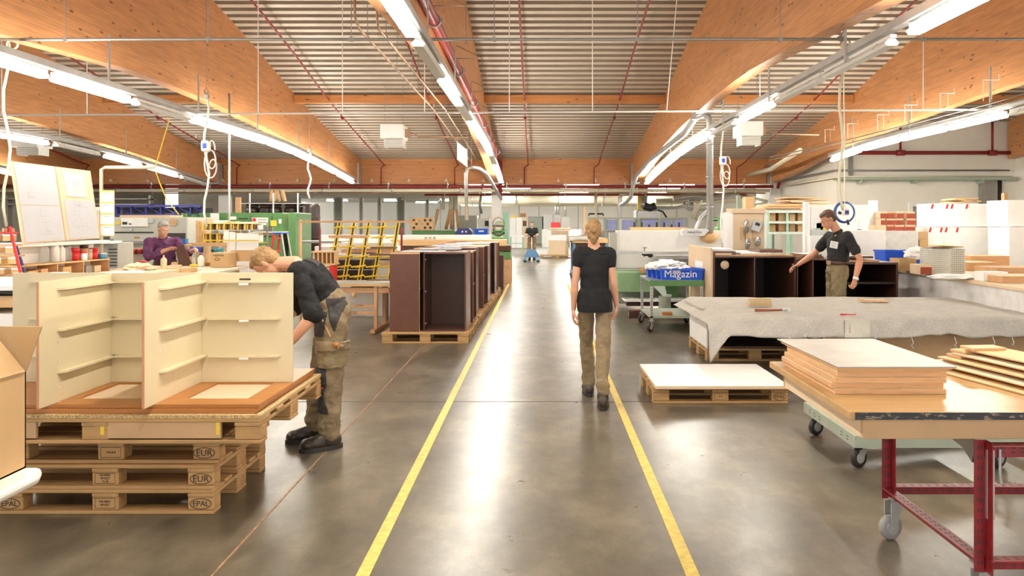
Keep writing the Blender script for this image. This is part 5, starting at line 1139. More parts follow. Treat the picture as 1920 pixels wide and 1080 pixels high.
b = MB(); b.tube([(XX(1202, D), D-0.45, ZZ(480, D)), (XX(1202, D), D-0.45, ZZ(463, D))], 0.012, 6); b.box(XX(1199, D), XX(1206, D), D-0.47, D-0.43, ZZ(464, D), ZZ(462, D)); b.build('clamp', m_steeld, t)
b = MB(); b.ell((XX(1205, D), D-0.5, ZZ(475, D)), (0.09, 0.05, 0.03)); b.ell((XX(1212, D), D-0.5, ZZ(477, D)), (0.05, 0.05, 0.04)); b.build('clamp_knob', m_black, t)
b = MB(); b.prism([(XX(1273, D), ZZ(442, D)), (XX(1312, D), ZZ(442, D)), (XX(1322, D), ZZ(432, D)), (XX(1318, D), ZZ(429, D)), (XX(1276, D), ZZ(429, D)), (XX(1273, D), ZZ(432, D))], 1, D-0.35, D-0.1); b.build('blade_guard', mat('guard_grey', (0.68, 0.70, 0.72), 0.35), t, bevel=0.006)
text('MARTIN', 0.052, Matrix.Translation((XX(1295, D), D-0.355, ZZ(435.5, D))) @ FACE_CAM @ Matrix.Scale(1.35, 4, (1, 0, 0)), m_ink, t)
b = MB(); b.tube([(XX(1300, D), D-0.2, ZZ(432, D)), (XX(1312, D), D-0.1, ZZ(410, D)), (XX(1330, D), D-0.2, ZZ(390, D))], 0.045, 10); b.build('suction_hose', m_steel, t)
b = MB(); b.ell((XX(1326, D), D-0.15, ZZ(445, D)), (0.16, 0.15, 0.11)); b.build('blade_cover', m_pine, t)
# small grey-green side table foot
t = thing('mint_stool', 'pale mint metal stand under the bin cart in front of the saw', 'stand', (XX(1235, 12.9), 12.9, 0))
D = 12.9; b = MB(); b.prism([(XX(1222, D), ZZ(533, D)), (XX(1246, D), ZZ(533, D)), (XX(1250, D), ZZ(552, D)), (XX(1260, D), ZZ(553, D)), (XX(1258, D), ZZ(557, D)), (XX(1244, D), ZZ(556, D))], 1, D, D+0.1); b.build('panel', mat('pale_mint', (0.6, 0.72, 0.66), 0.4), t)
b = MB(); b.box(XX(1240, D), XX(1258, D), D, D+0.3, 0, ZZ(557, D)); b.build('foot', m_ggrn, t)
pbox('grey_floor_duct', 'low dark board pile lying on the floor behind the bin cart', 'board pile', 1175, 1290, 567, 574, 13.4, 0.25, m_brown)
board('long_white_board', 'white board lying on the low dark pile behind the bin cart', 'board', XX(1172, 13.3), XX(1292, 13.3), 13.3, 13.8, ZZ(566, 13.3), ZZ(562, 13.3), m_white)
board('floor_timber', 'dark timber lying flat on the floor behind the bin cart', 'board', XX(1180, 12.9), XX(1290, 12.9), 12.95, 13.1, 0.001, 0.12, m_brown)
make_pallet('pallet lying on the green saw base beside the walking woman', (2.3, 13.45, ZZ(506, 14.2)+0.002), 0, None, L=1.0, Wd=0.5, h=0.07)
# lilac-glazed cell and machines beyond the saw
D = 24.8
t = thing('machine_enclosure', 'long grey machining enclosure with lilac screens behind the saw', 'machine', (XX(1200, D), D, 0))
b = MB(); b.box(XX(1104, D), XX(1290, D), D+0.3, D+1.5, 0.2, ZZ(432, D)); b.build('machine_bed', m_greym, t)
for i, (a, c) in enumerate(((1136, 1157), (1166, 1190), (1204, 1232), (1240, 1256), (1262, 1284))):
    b = MB(); b.box(XX(a, D), XX(c, D), D+0.02, D+0.03, ZZ(431, D), ZZ(412, D)); b.build('lilac_screen', m_bluew, t)
for px in (1104, 1134, 1158, 1198, 1236, 1258, 1288):
    b = MB(); b.box(XX(px, D)-0.04, XX(px, D)+0.04, D-0.04, D+0.04, 0, ZZ(409, D)); b.build('post', m_ggrn, t)
b = MB(); b.box(XX(1104, D), XX(1288, D), D-0.05, D+0.05, ZZ(410.5, D), ZZ(408, D)); b.build('top_rail', m_ggrn, t)
b = MB()
for i in range(7): b.box(XX(1188+i*14, D-1), XX(1191+i*14, D-1), D-1, D-0.95, ZZ(429, D-1), ZZ(417+(4 if i % 3 == 2 else 0), D-1))
b.build('stop_pin', m_black, t)
board('pine_board_stack', 'orange pine boards stacked below the lilac screens', 'board', XX(1182, 23), XX(1290, 23), 23, 23.4, 0.0, ZZ(426, 23), m_pine)
t = thing('extraction_column', 'orange post with a black bent hose on a grey hood by the lilac screens', 'extractor', (XX(1200, 26), 26, 0)); D = 26
b = MB(); b.box(XX(1196, D), XX(1203, D), D, D+0.15, ZZ(398, D), 2.9); b.build('orange_post', m_yel, t)
b = MB(); b.box(XX(1193, D), XX(1240, D), D-0.1, D+0.8, ZZ(412, D), ZZ(394, D)); b.build('hood', m_steel, t, bevel=0.03)
b = MB(); b.tube([(XX(1209, D), D, 2.9), (XX(1208, D), D, ZZ(380, D)), (XX(1206, D), D-0.1, ZZ(388, D))], 0.12, 10); b.build('duct_pipe', m_steel, t)
b = MB(); b.tube([(XX(1207, D), D-0.1, ZZ(386, D)), (XX(1218, D), D-0.1, ZZ(390, D)), (XX(1228, D), D-0.1, ZZ(386, D))], 0.13, 10); b.build('bent_hose', m_black, t)
b = MB(); b.tube([(XX(1232, D), D-0.1, ZZ(394, D)), (XX(1242, D), D-0.1, ZZ(397, D)), (XX(1249, D), D-0.1, ZZ(408, D))], 0.03, 7); b.build('black_cable', m_black, t)
b = MB(); b.box(XX(1193, D), XX(1290, D), D+0.9, D+1.5, 0, ZZ(410, D)); b.build('machine_body', m_greym, t)
D = 25; t = thing('vertical_ducts', 'two slim white ducts rising between the saw and the middle column', 'duct', (XX(1160, D), D, 1.5))
b = MB(); b.tube([(XX(1162, D), D, ZZ(408, D)), (XX(1162, D), D, 2.45), (XX(1166, D), D, 2.6), (XX(1178, D), D, 2.62)], 0.075, 10); b.build('duct_pipe', m_white, t)
b = MB(); b.tube([(XX(1117, D), D, ZZ(480, D)), (XX(1117, D), D, 2.6)], 0.05, 8); b.build('pole', m_creampipe, t)
b = MB(); b.tube([(XX(1104, D), D, ZZ(405, D)), (XX(1104, D), D, ZZ(401, D)), (XX(1131, D), D, ZZ(401, D)), (XX(1131, D), D, ZZ(405, D))], 0.03, 6); b.build('handle_bar', m_black, t)
for k, (pts, r) in enumerate(([(1290, 378), (1245, 377), (1210, 379), (1160, 376)], .1), ) if False else enumerate([([(1300, 383, 27), (1262, 390, 27), (1218, 390, 27)], 0.06), ([(1380, 375, 27), (1300, 376, 27), (1230, 377, 27)], 0.09), ([(1290, 371, 25.5), (1330, 368, 25.5), (1400, 366, 25.5)], 0.12), ([(1300, 410, 26), (1308, 385, 26), (1312, 372, 26)], 0.09), ([(1283, 378, 26.5), (1285, 388, 26.5), (1292, 392, 26.5), (1330, 392, 26.5)], 0.06), ([(1400, 385, 26), (1440, 378, 24.8), (1415, 372, 24.8)], 0.05), ([(1262, 372, 25.2), (1300, 368, 25.2), (1340, 372, 25.2), (1385, 362, 25.2)], 0.10)]):
    t = thing('service_duct', '%s pale round duct in the tangle of ducts behind the suction pipe' % ORD[k], 'duct', (XX(pts[0][0], pts[0][2]), pts[0][2], 2.2), 0, 'tangle of pale ducts behind the suction pipe'); b = MB(); b.tube([(XX(a, d), d, ZZ(c, d)) for a, c, d in pts], r, 10); b.build('duct_pipe', m_creampipe if k % 2 else m_steel, t)
    a, c, d = pts[len(pts)//2]; b = MB(); b.cyl((XX(a, d), d, ZZ(c, d)), (XX(a, d), d, 3.36), 0.01, n=5); b.build('hanger_rod', m_steel, t)
pbox('grey_column', 'pale green-grey square post rising behind the tool board', 'post', 1383, 1389, 366, 450, 22, 0.2, m_ggrn, True)
pbox('orange_crate', 'orange wooden crate end standing on high shelving behind the tool board', 'crate', 1398, 1414, 369, 391, 20, 0.3, m_pine)
pbox('cream_cabinet', 'cream cabinet carrying the orange crate behind the tool board', 'cabinet', 1396, 1420, 391, 460, 20, 0.5, m_greym, True)
# ================================================================ MIDDLE GROUND, LEFT
def quadslab(P, n, th, name, m, parent=None, **k):
    b = MB(); n = Vector(n).normalized()*th; P = [Vector(p) for p in P]
    b.add(P+[v-n for v in P], [(0, 1, 2, 3), (7, 6, 5, 4), (0, 4, 5, 1), (1, 5, 6, 2), (2, 6, 7, 3), (3, 7, 4, 0)]); return b.build(name, m, parent, weld=True, **k)
t = thing('drawing_board', 'tall tilted double noticeboard covered with drawings over the tool bench', 'noticeboard', (-5.5, 8.8, 1.4))
A, B_, C_, D_ = V(-5.40, 8.0, 1.40), V(-5.54, 9.63, 1.42), V(-5.66, 9.63, 2.27), V(-5.53, 8.0, 2.26)
def bp(u, v, e=0.0):
    p = A.lerp(B_, u); q = D_.lerp(C_, u); return p.lerp(q, v)+V(e, 0, 0.15*e)
N = V(1, 0.086, 0.14)
for (u0, u1) in ((0, 0.50), (0.515, 1.0)):
    quadslab([bp(u0, 0), bp(u1, 0), bp(u1, 1), bp(u0, 1)], N, 0.02, 'backing_board', m_mdfl, t)
m_draw = mat('drawing_paper', (0.52, 0.53, 0.56), 0.7, amt=0.02)
for (u0, u1, v0, v1, m) in ((0.02, 0.485, 0.47, 0.985, m_draw), (0.02, 0.485, 0.01, 0.46, m_draw), (0.60, 0.88, 0.60, 0.93, m_draw), (0.56, 0.97, 0.02, 0.55, m_draw), (0.14, 0.30, 0.62, 0.86, mat('note_paper', (0.42, 0.42, 0.46), 0.6))):
    quadslab([bp(u0, v0, 0.004), bp(u1, v0, 0.004), bp(u1, v1, 0.004), bp(u0, v1, 0.004)], N, 0.002, 'drawing_sheet', m, t)
rnd = random.Random(4)
b = MB()
for (u0, u1, v0, v1, n) in ((0.08, 0.42, 0.52, 0.95, 6), (0.08, 0.42, 0.06, 0.42, 6), (0.64, 0.85, 0.64, 0.90, 5), (0.62, 0.92, 0.08, 0.50, 12)):
    for k in range(n):
        u = rnd.uniform(u0, u1-0.1); v = rnd.uniform(v0, v1); L = rnd.uniform(0.04, 0.10)
        b.add([bp(u, v, 0.0055), bp(u+L, v, 0.0055), bp(u+L, v+0.004, 0.0055), bp(u, v+0.004, 0.0055)], [(0, 1, 2, 3)])
        b.add([bp(u, v, 0.0055), bp(u+0.003, v, 0.0055), bp(u+0.003, v+0.08, 0.0055), bp(u, v+0.08, 0.0055)], [(0, 1, 2, 3)])
b.build('pencil_line', m_inkg, t)
t = thing('tool_bench', 'long white-backed tool bench under the noticeboard', 'workbench', (-5.3, 9, 0))
b = MB(); b.box(-5.78, -5.72, 7.4, 9.8, 0.0, 1.354); b.build('back_panel', m_white, t)
b = MB(); b.box(-5.80, -5.50, 7.5, 9.8, 1.355, 1.395); b.build('top_shelf', m_white, t, bevel=0.004)
b = MB(); b.box(-5.72, -4.75, 7.6, 10.5, 0.96, 1.0); b.build('bench_top', m_mdfl, t, bevel=0.004)
b = MB(); b.box(-5.72, -5.48, 8.1, 9.75, 1.145, 1.16); b.build('bottle_shelf', m_pine, t)
for y in (8.1, 8.7, 9.2, 9.735):
    b = MB(); b.box(-5.72, -5.49, y, y+0.015, 1.0, 1.144); b.build('shelf_divider', m_plye, t)
for x in (-5.65, -4.8):
    for y in (7.65, 10.4): b = MB(); b.box(x-0.03, x+0.03, y-0.03, y+0.03, 0, 0.96); b.build('leg', m_pine, t)
def bottle(label, x, y, z, r, h, m, capm, name='bottle', cat='bottle', neck=0.35, group=None):
    t = thing(name, label, cat, (x, y, z), 0, group)
    b = MB(); b._lathe((x, y, z), [(r*0.9, 0), (r, 0.01), (r, h*0.6), (r*0.8, h*0.72), (r*neck, h*0.82), (r*neck, h*0.9)], 14, (0, 0, 1)); b.build('bottle_body', m, t)
    b = MB(); b.cyl((x, y, z+h*0.9), (x, y, z+h), r*neck*1.2, r*neck*0.8, 10); b.build('cap', capm, t); return t
def tin(label, x, y, z, r, h, m, capm, name='tin', cat='tin', group=None):
    t = thing(name, label, cat, (x, y, z), 0, group)
    b = MB(); b.cyl((x, y, z), (x, y, z+h*0.78), r, r, 16); b.build('can', m, t)
    b = MB(); b.cyl((x, y, z+h*0.781), (x, y, z+h), r*1.05, r*1.05, 16); b.build('lid', capm, t); return t
zs = 1.161; xs = -5.58
bottle('clear spray bottle with a brown cap on the bottle shelf', xs, 8.62, zs, 0.045, 0.25, m_glass, m_plye)
bottle('white squeeze bottle with a red nozzle on the bottle shelf', xs, 8.80, zs, 0.045, 0.27, m_plastic, m_redp)
bottle('pale bottle with a black cap on the bottle shelf', xs, 8.92, zs, 0.04, 0.22, m_plastic, m_black)
bottle('wide milky jar bottle on the bottle shelf before the red tins', xs, 9.03, zs, 0.05, 0.18, m_glass, m_steeld, neck=0.8)
tin('red-lidded dark tin on the bottle shelf', xs, 9.16, zs, 0.06, 0.15, m_redp, m_redp)
tin('lower white tin with red rim on the bottle shelf edge', xs+0.06, 9.25, zs, 0.04, 0.11, m_paper, m_redp)
tin('brown tin with a black lid on the bottle shelf', xs, 9.36, zs, 0.045, 0.18, m_plye, m_black)
tin('cream tin beside the black-lidded tin on the bottle shelf', xs, 9.46, zs, 0.04, 0.13, m_mdfl, m_steel)
tin('red flat tin at the far end of the bottle shelf', xs, 9.56, zs, 0.05, 0.14, m_redp, m_redp)
tin('blue flat tin at the very end of the bottle shelf', xs+0.05, 9.66, zs, 0.05, 0.07, mat('tin_blue', (0.05, 0.25, 0.4), 0.4), m_steel)
for k, (y, z) in enumerate(((8.05, 1.22), (8.05, 1.05), (8.22, 1.19))):
    t = thing('tape_roll', ('upper yellow tape roll hanging at the end of the tool bench', 'lower yellow tape roll hanging at the end of the tool bench', 'small tan tape roll beside the spray bottle')[k], 'tape roll', (-5.6, y, z))
    b = MB(); b._lathe((-5.68, y, z), [(0.02, 0), (0.05, 0), (0.05, 0.09), (0.02, 0.09)], 18, (1, 0, 0)); b.build('roll', m_yel if k < 2 else m_mdf, t)
    b = MB(); b.cyl((-5.71, y, z), (-5.57, y, z), 0.015, n=8); b.build('core_pin', m_plye, t)
for k, (y, w, h, m) in enumerate(((8.25, 0.16, 0.09, m_card), (8.46, 0.12, 0.1, m_plye), (8.85, 0.16, 0.10, m_card), (9.3, 0.12, 0.09, m_steeld), (9.48, 0.14, 0.08, m_mdfl))):
    crate_open('small open box in the compartments under the bottle shelf, %s from the tape rolls' % ORD[k], -5.68, -5.52, y, y+w, 1.0005, 1.0+h, m, name='small_box', cat='box', group='small boxes under the bottle shelf')
crate_open('white tub with lilac contents at the front of the tool bench', -5.15, -5.0, 8.0, 8.12, 1.0005, 1.09, m_paper, name='white_tub', cat='tub')
crumple('cleaning_rag', 'crumpled beige rag lying on the tool bench', 'rag', (-5.2, 9.9, 1.03), (0.16, 0.2, 0.06), m_mdfl, 5, 4)
crumple('paper_heap', 'loose white papers heaped along the tool bench edge', 'papers', (-4.98, 9.1, 1.012), (0.16, 0.45, 0.02), m_paper, 9, 3)
t = thing('label_holder', 'white cabinet with a column of black label holders beyond the tool bench', 'cabinet', (-5.3, 10.4, 1))
D = 10.7; b = MB(); b.box(XX(175, D), XX(222, D), D, D+0.4, 0, ZZ(455, D)); b.build('cabinet_body', m_greym, t, bevel=0.004)
b = MB()
for k in range(6): b.box(XX(205, D), XX(220, D), D-0.03, D-0.001, ZZ(468+6*k, D), ZZ(466.5+6*k, D))
b.build('label_holder_slot', m_black, t)
b = MB(); b.box(XX(167, D), XX(206, D), D-0.1, D+0.1, ZZ(461, D)+0.035, ZZ(454, D)+0.035); tag(b.build('black_bar', m_black), 'dark bar lying across the white cabinet by the calendar', 'bar')
b = MB(); b.box(XX(203, D), XX(222, D), D-0.2, D+0.1, ZZ(461, D)+0.035, ZZ(456, D)+0.035); tag(b.build('paper_stack', m_paper), 'white papers on the cabinet below the calendar', 'papers')
# calendar
D = 9.75; t = thing('wall_calendar', 'long yellow-edged calendar with four monthly sheets hanging beside the noticeboard', 'calendar', (XX(200, D), D, 1.5))
x0, x1 = XX(187, D), XX(214, D)
b = MB(); b.box(x0, x1, D, D+0.01, ZZ(443, D), ZZ(357, D)); b.build('backing', mat('calendar_yellow', (0.80, 0.55, 0.20), 0.6), t)
for k in range(4):
    y0 = 361+21*k; b = MB(); b.box(x0+0.012, x1, D-0.003, D-0.0005, ZZ(y0+17, D), ZZ(y0, D)); s = b.build('month_sheet', m_paper, t)
    b = MB()
    for r in range(5):
        for c in range(7): b.box(x0+0.03+0.02*c, x0+0.038+0.02*c, D-0.0045, D-0.0035, ZZ(y0+6+r*2.2+0.7, D), ZZ(y0+6+r*2.2, D))
    b.box(x0+0.05, x0+0.13, D-0.0045, D-0.0035, ZZ(y0+3.4, D), ZZ(y0+2, D)); b.build('date_print', m_inkg, s)
b = MB(); b.box(XX(172, D), x0, D+0.011, D+0.05, ZZ(395, D), ZZ(388, D)); b.build('bracket', m_white, t)
b = MB(); b.box(XX(176, D), XX(184, D), D+0.02, D+0.06, ZZ(445, D), ZZ(395, D)); b.build('post', m_white, t)
# red and blue parts rack at the edge
t = thing('parts_rack', 'leaning red-framed rack of small cartons at the end of the tool bench', 'rack', (-5.4, 7.3, 0.9)); D = 7.4
fr = lambda py, e: XX(22+(py-432)*0.26+e, D)
for k, py in enumerate((436, 459, 479, 499, 516)):
    b = MB(); b.box(XX(-60, D), fr(py, 2), D, D+0.08, ZZ(py+2, D), ZZ(py-1, D)); b.build('shelf', m_redp if k == 0 else m_plye, t)
    for j in range(3):
        x1 = fr(py, -1)-0.145*j; b = MB(); b.box(x1-0.075, x1-0.001, D-0.02, D+0.07, ZZ(py+18, D)+0.012, ZZ(py+6, D)); b.build('carton_bin', m_card, t)
        b = MB(); b.box(x1-0.075, x1-0.001, D-0.022, D+0.072, ZZ(py+6, D), ZZ(py+3.5, D)); b.build('white_liner', m_paper, t)
b = MB(); b.tube([(XX(21, D), D-0.02, ZZ(425, D)), (XX(44, D), D-0.02, ZZ(522, D)), (XX(80, D), D-0.02, 0.02)], 0.014, 6); b.build('red_rail', m_redp, t)
b = MB(); b.tube([(XX(26, D), D+0.03, ZZ(460, D)), (XX(46, D), D+0.03, ZZ(522, D)), (XX(82, D), D+0.03, 0.02)], 0.013, 6); b.build('blue_rail', m_navy, t)
for px in (4, 18): b = MB(); b.box(XX(px, D), XX(px+3, D), D, D+0.05, ZZ(436, D), ZZ(428, D)); b.build('stub', m_plye, t)
t = thing('white_side_table', 'white table with a dark drawer gap at the edge behind the cardboard box', 'table', (-4.9, 6.4, 0))
D = 6.2; b = MB(); b.box(-5.5, XX(23, D), D, D+1.1, ZZ(545, D), ZZ(541, D)+0.02); b.build('table_top', m_white, t)
b = MB(); b.box(-5.5, XX(22, D), D+0.02, D+1.0, ZZ(552, D), ZZ(545, D)-0.001); b.build('dark_rail', m_black, t)
b = MB(); b.box(-5.5, XX(21, D), D+0.05, D+0.9, ZZ(578, D), ZZ(556, D)); b.build('drawer', m_pine, t)
b = MB(); b.box(-5.5, XX(20, D), D+0.05, D+0.9, 0.02, ZZ(590, D)); b.build('lower_cupboard', m_white, t)
# big assembly bench of the purple-clad worker
t = thing('assembly_bench', 'wide pale assembly bench in front of the purple-clad worker', 'workbench', (-5, 10.8, 0)); bzz = 0.95
b = MB(); b.prism([(-4.74, 9.8), (-4.30, 9.8), (-4.55, 11.95), (-7.0, 11.95), (-7.0, 10.9), (-4.74, 10.9)], 2, bzz-0.04, bzz); b.build('bench_top', mat('bench_cream', (0.72, 0.62, 0.46), 0.4), t, bevel=0.004)
b = MB(); b.prism([(-4.65, 9.9), (-4.40, 9.9), (-4.65, 11.85), (-6.8, 11.85), (-6.8, 11.0), (-4.65, 11.0)], 2, 0.05, bzz-0.041); b.build('base', m_pine, t)
b = MB(); b.box(XX(289, 10.2), XX(364, 10.2), 10.1, 10.3, bzz+0.001, ZZ(502, 10.2)+0.0); tag(b.build('brown_box_lid', m_card, bevel=0.003), 'long flat brown board lying at the front of the assembly bench', 'board')
z = bzz+0.001
bottle('cream glue bottle with a thin nozzle before the purple-clad worker', XX(307, 11.3), 11.3, z, 0.045, 0.19, mat('glue_cream', (0.75, 0.66, 0.42), 0.4), m_mdfl, neck=0.25)
tin('small pot with a red lid on the assembly bench', XX(267, 10.95), 10.95, z, 0.055, 0.12, m_paper, m_redp, 'glue_pot', 'pot')
board('small_wood_block', 'small pale wood block beside the glue bottle', 'block', XX(317, 11.2), XX(335, 11.2), 11.2, 11.3, z, z+0.045, m_mdfl)
board('small_wood_block', 'pink-brown rounded block behind the pale block on the assembly bench', 'block', XX(321, 11.5), XX(328, 11.5), 11.5, 11.6, z, z+0.07, m_mdf)
bottle('white flat-topped bottle beside the brown carton on the bench', XX(377, 11.6), 11.6, z, 0.05, 0.20, m_plastic, m_navy, neck=0.4)
t = thing('hand_plane', 'yellow hand tool lying on the assembly bench', 'hand tool', (XX(365, 11.6), 11.6, z))
b = MB(); b.box(XX(358, 11.6), XX(374, 11.6), 11.55, 11.65, z, z+0.04); b.build('sole', m_yel, t, bevel=0.008); b = MB(); b.tube([(XX(370, 11.6), 11.6, z+0.04), (XX(373, 11.6), 11.6, z+0.08)], 0.015, 8); b.build('handle', m_black, t)
t = thing('wooden_plane', 'reddish wooden plane lying behind the yellow tool', 'hand tool', (XX(385, 11.8), 11.8, z))
b = MB(); b.box(XX(375, 11.8), XX(394, 11.8), 11.75, 11.83, z, z+0.06); b.build('body', m_orange, t, bevel=0.008); b = MB(); b.box(XX(381, 11.8), XX(384, 11.8), 11.77, 11.8, z+0.06, z+0.10); b.build('blade', m_steel, t)
t = thing('lettered_carton', 'closed brown carton with black lettering on the assembly bench', 'carton', (XX(410, 11.4), 11.4, z))
b = MB(); b.box(XX(394, 11.4), XX(429, 11.4), 11.4, 11.7, z, ZZ(474, 11.4)); b.build('box', m_card, t, bevel=0.004)
text('HEMPR', 0.042, Matrix.Translation((XX(410, 11.4), 11.398, ZZ(479.5, 11.4))) @ FACE_CAM @ Matrix.Scale(1.25, 4, (1, 0, 0)), m_ink, t)
b = MB(); c = V(XX(407, 11.4), 11.397, ZZ(486, 11.4)); b.tube([c+V(0.04*math.cos(a), 0, 0.018*math.sin(a)) for a in [2*PI*i/16 for i in range(17)]], 0.003, 4); b.build('oval_print', m_ink, t)
pcrate('open brown carton behind the lettered carton on the bench', 432, 464, 470, 490, 11.7, 0.25, m_card)
t = thing('cordless_drill', 'turquoise and black cordless drill standing behind the lettered carton', 'drill', (XX(412, 12), 12, z)); D = 11.9
b = MB(); b.tube([(XX(402, D), D, ZZ(470, D)), (XX(418, D), D, ZZ(469, D))], [0.03, 0.04], 10); b.build('body', mat('drill_teal', (0.02, 0.22, 0.25), 0.4), t)
b = MB(); b.tube([(XX(396, D), D, ZZ(470, D)), (XX(402, D), D, ZZ(470, D))], [0.015, 0.028], 10); b.build('chuck', m_black, t)
b = MB(); b.tube([(XX(414, D), D, ZZ(472, D)), (XX(412, D), D, ZZ(482, D))], 0.02, 8); b.box(XX(407, D), XX(417, D), D-0.04, D+0.04, z+0.001, ZZ(482, D)); b.build('grip', m_black, t)
# tool wall behind
D = 12.9
t = thing('tool_board', 'tool board with red-handled tools behind the assembly bench', 'tool board', (XX(255, D), D, 1))
b = MB(); b.box(XX(234, D), XX(272, D), D, D+0.03, 0.0, ZZ(465, D)); b.build('board', m_mdfl, t)
b = MB(); b.box(XX(221, D), XX(236, D), D-0.1, D-0.03, 0.0, ZZ(463, D)); b.build('post', m_pine, t)
for k in range(9):
    x = XX(237+4*k, D); b = MB(); b.tube([(x, D-0.02, ZZ(467, D)), (x, D-0.02, ZZ(476, D))], 0.016, 7); h = b.build('tool_handle', (m_redp, m_redp, m_black)[k % 3], t); b = MB(); b.tube([(x, D-0.02, ZZ(476, D)), (x+0.01, D-0.02, ZZ(492, D))], 0.007, 5); b.build('tool_shaft', m_steel, h)
t = thing('screwdriver_rack', 'wooden rack holding blue-handled screwdrivers behind the bench', 'tool rack', (XX(370, D), D, 1))
b = MB(); b.box(XX(352, D), XX(420, D), D, D+0.12, ZZ(462, D), ZZ(455, D)); b.build('rack_shelf', m_pine, t)
b = MB(); b.box(XX(354, D), XX(356, D), D, D+0.1, 0, ZZ(462, D)-0.001); b.box(XX(416, D), XX(418, D), D, D+0.1, 0, ZZ(462, D)-0.001); b.build('rack_post', m_pine, t)
for k in range(8):
    x = XX(356+3.6*k, D); b = MB(); b.tube([(x, D-0.02, ZZ(463, D)), (x-0.01, D-0.02, ZZ(473, D))], 0.014, 7); h = b.build('screwdriver_handle', m_blue if k < 7 else m_black, t); b = MB(); b.tube([(x-0.01, D-0.02, ZZ(473, D)), (x-0.02, D-0.02, ZZ(483, D))], 0.006, 5); b.build('screwdriver_shaft', m_steel, h)
t = thing('mug', 'white and blue mug standing on the tool rack behind the worker', 'mug', (XX(338, 12.6), 12.6, ZZ(458, 12.6)))
b = MB(); b.box(XX(337, 12.6), XX(348, 12.6), 12.6, 12.7, ZZ(458, 12.6), ZZ(448, 12.6)); b.build('blue_box', mat('mug_blue', (0.03, 0.20, 0.55), 0.4), t)
b = MB(); c = V(XX(332, 12.6), 12.65, ZZ(458, 12.6)); b.cyl(c, c+V(0, 0, 0.085), 0.04, n=14); b.tube([c+V(-0.04, 0, 0.02), c+V(-0.065, 0, 0.03), c+V(-0.065, 0, 0.06), c+V(-0.04, 0, 0.07)], 0.006, 5); b.build('mug_body', m_paper, t)
t = thing('mug_shelf', 'narrow pine board carrying the mug behind the purple-clad worker', 'shelf', (XX(338, 12.6), 12.6, 1)); b = MB(); b.box(XX(322, 12.6), XX(352, 12.6), 12.55, 12.75, ZZ(461, 12.6), ZZ(458, 12.6)-0.001); b.build('board', m_pine, t); b = MB(); b.box(XX(349, 12.6), XX(351, 12.6), 12.6, 12.7, 0, ZZ(461, 12.6)); b.build('post', m_pine, t)
# pale control machine behind
D = 16.0
t = thing('control_machine', 'long pale grey machine with control panels behind the purple-clad worker', 'machine', (XX(280, D), D, 0))
b = MB(); b.box(XX(205, D), XX(352, D), D, D+1.2, 0, ZZ(407, D)); b.build('body', m_greym, t, bevel=0.02)
b = MB(); b.box(XX(228, D), XX(278, D), D-0.03, D-0.001, ZZ(425, D), ZZ(409, D)); pnl = b.build('control_panel', m_plastic, t, bevel=0.005)
b = MB(); b.box(XX(231, D), XX(240, D), D-0.034, D-0.031, ZZ(421, D), ZZ(416, D)); b.box(XX(243, D), XX(248, D), D-0.034, D-0.031, ZZ(421, D), ZZ(419, D)); b.build('dial', m_black, pnl)
b = MB(); b.box(XX(217, D), XX(226, D), D-0.01, D-0.001, ZZ(420, D), ZZ(415, D)); b.build('yellow_sticker', m_yel, t)
b = MB(); b.box(XX(206, D), XX(288, D), D-0.012, D-0.001, ZZ(437, D), ZZ(434.5, D)); b.build('black_slot', m_black, t)
b = MB(); b.box(XX(206, D), XX(288, D), D-0.10, D-0.001, ZZ(457, D), ZZ(452, D)); b.build('bumper', m_steeld, t)
b = MB(); b.box(XX(252, D), XX(262, D), D-0.01, D-0.001, ZZ(447, D), ZZ(444, D)); b.build('orange_sticker', m_orange, t)
b = MB(); b.box(XX(279, D), XX(288, D), D-0.02, D-0.001, ZZ(418, D), ZZ(409, D)); b.build('vent', m_steel, t)
b = MB(); b.cyl((XX(247, D), D-0.05, ZZ(430, D)), (XX(247, D), D-0.001, ZZ(430, D)), 0.03, n=10); b.build('knob', m_steel, t)
b = MB(); b.box(XX(312, D), XX(348, D), D-0.015, D-0.001, ZZ(453, D), ZZ(437, D)); b.build('open_bay', m_dark, t)
b = MB(); b.box(XX(320, D), XX(331, D), D-0.02, D-0.016, ZZ(423, D), ZZ(411, D)); b.build('brown_hatch', m_plye, t)
b = MB(); b.box(XX(215, D), XX(310, D), D+0.2, D+0.8, ZZ(407, D)+0.001, ZZ(404, D)+0.01); tag(b.build('long_boards', m_pine), 'long pale boards lying on the pale control machine', 'board')
D = 21
t = thing('navy_girder_rack', 'navy blue lattice girder rack loaded above the pale machine', 'rack', (XX(290, D), D, 0))
for z0, z1 in ((ZZ(388, D), ZZ(384, D)), (ZZ(405, D), ZZ(401, D))):
    b = MB(); b.box(XX(205, D), XX(376, D), D, D+0.12, z0, z1); b.build('chord', m_navy, t)
for k in range(6):
    px = 215+28*k; b = MB(); b.box(XX(px, D), XX(px+2, D), D+0.02, D+0.1, ZZ(401, D), ZZ(388, D)); b.build('vertical', m_navy, t)
    b = MB(); b.tube([(XX(px+2, D), D+0.06, ZZ(388, D)), (XX(px+26, D), D+0.06, ZZ(400, D))], 0.02, 4); b.build('diagonal', m_navy, t)
for px in (210, 372): b = MB(); b.box(XX(px, D), XX(px+4, D), D+0.13, D+0.3, 0, ZZ(384, D)); b.build('post', m_navy, t)
b = MB(); b.box(XX(225, D), XX(370, D), D+0.14, D+1.0, ZZ(400, D), ZZ(389, D)); b.build('load', m_black, t)
t = thing('dark_shelving', 'dark high shelving with grey boards above the navy rack', 'shelving', (XX(150, 23), 23, 0)); D = 23
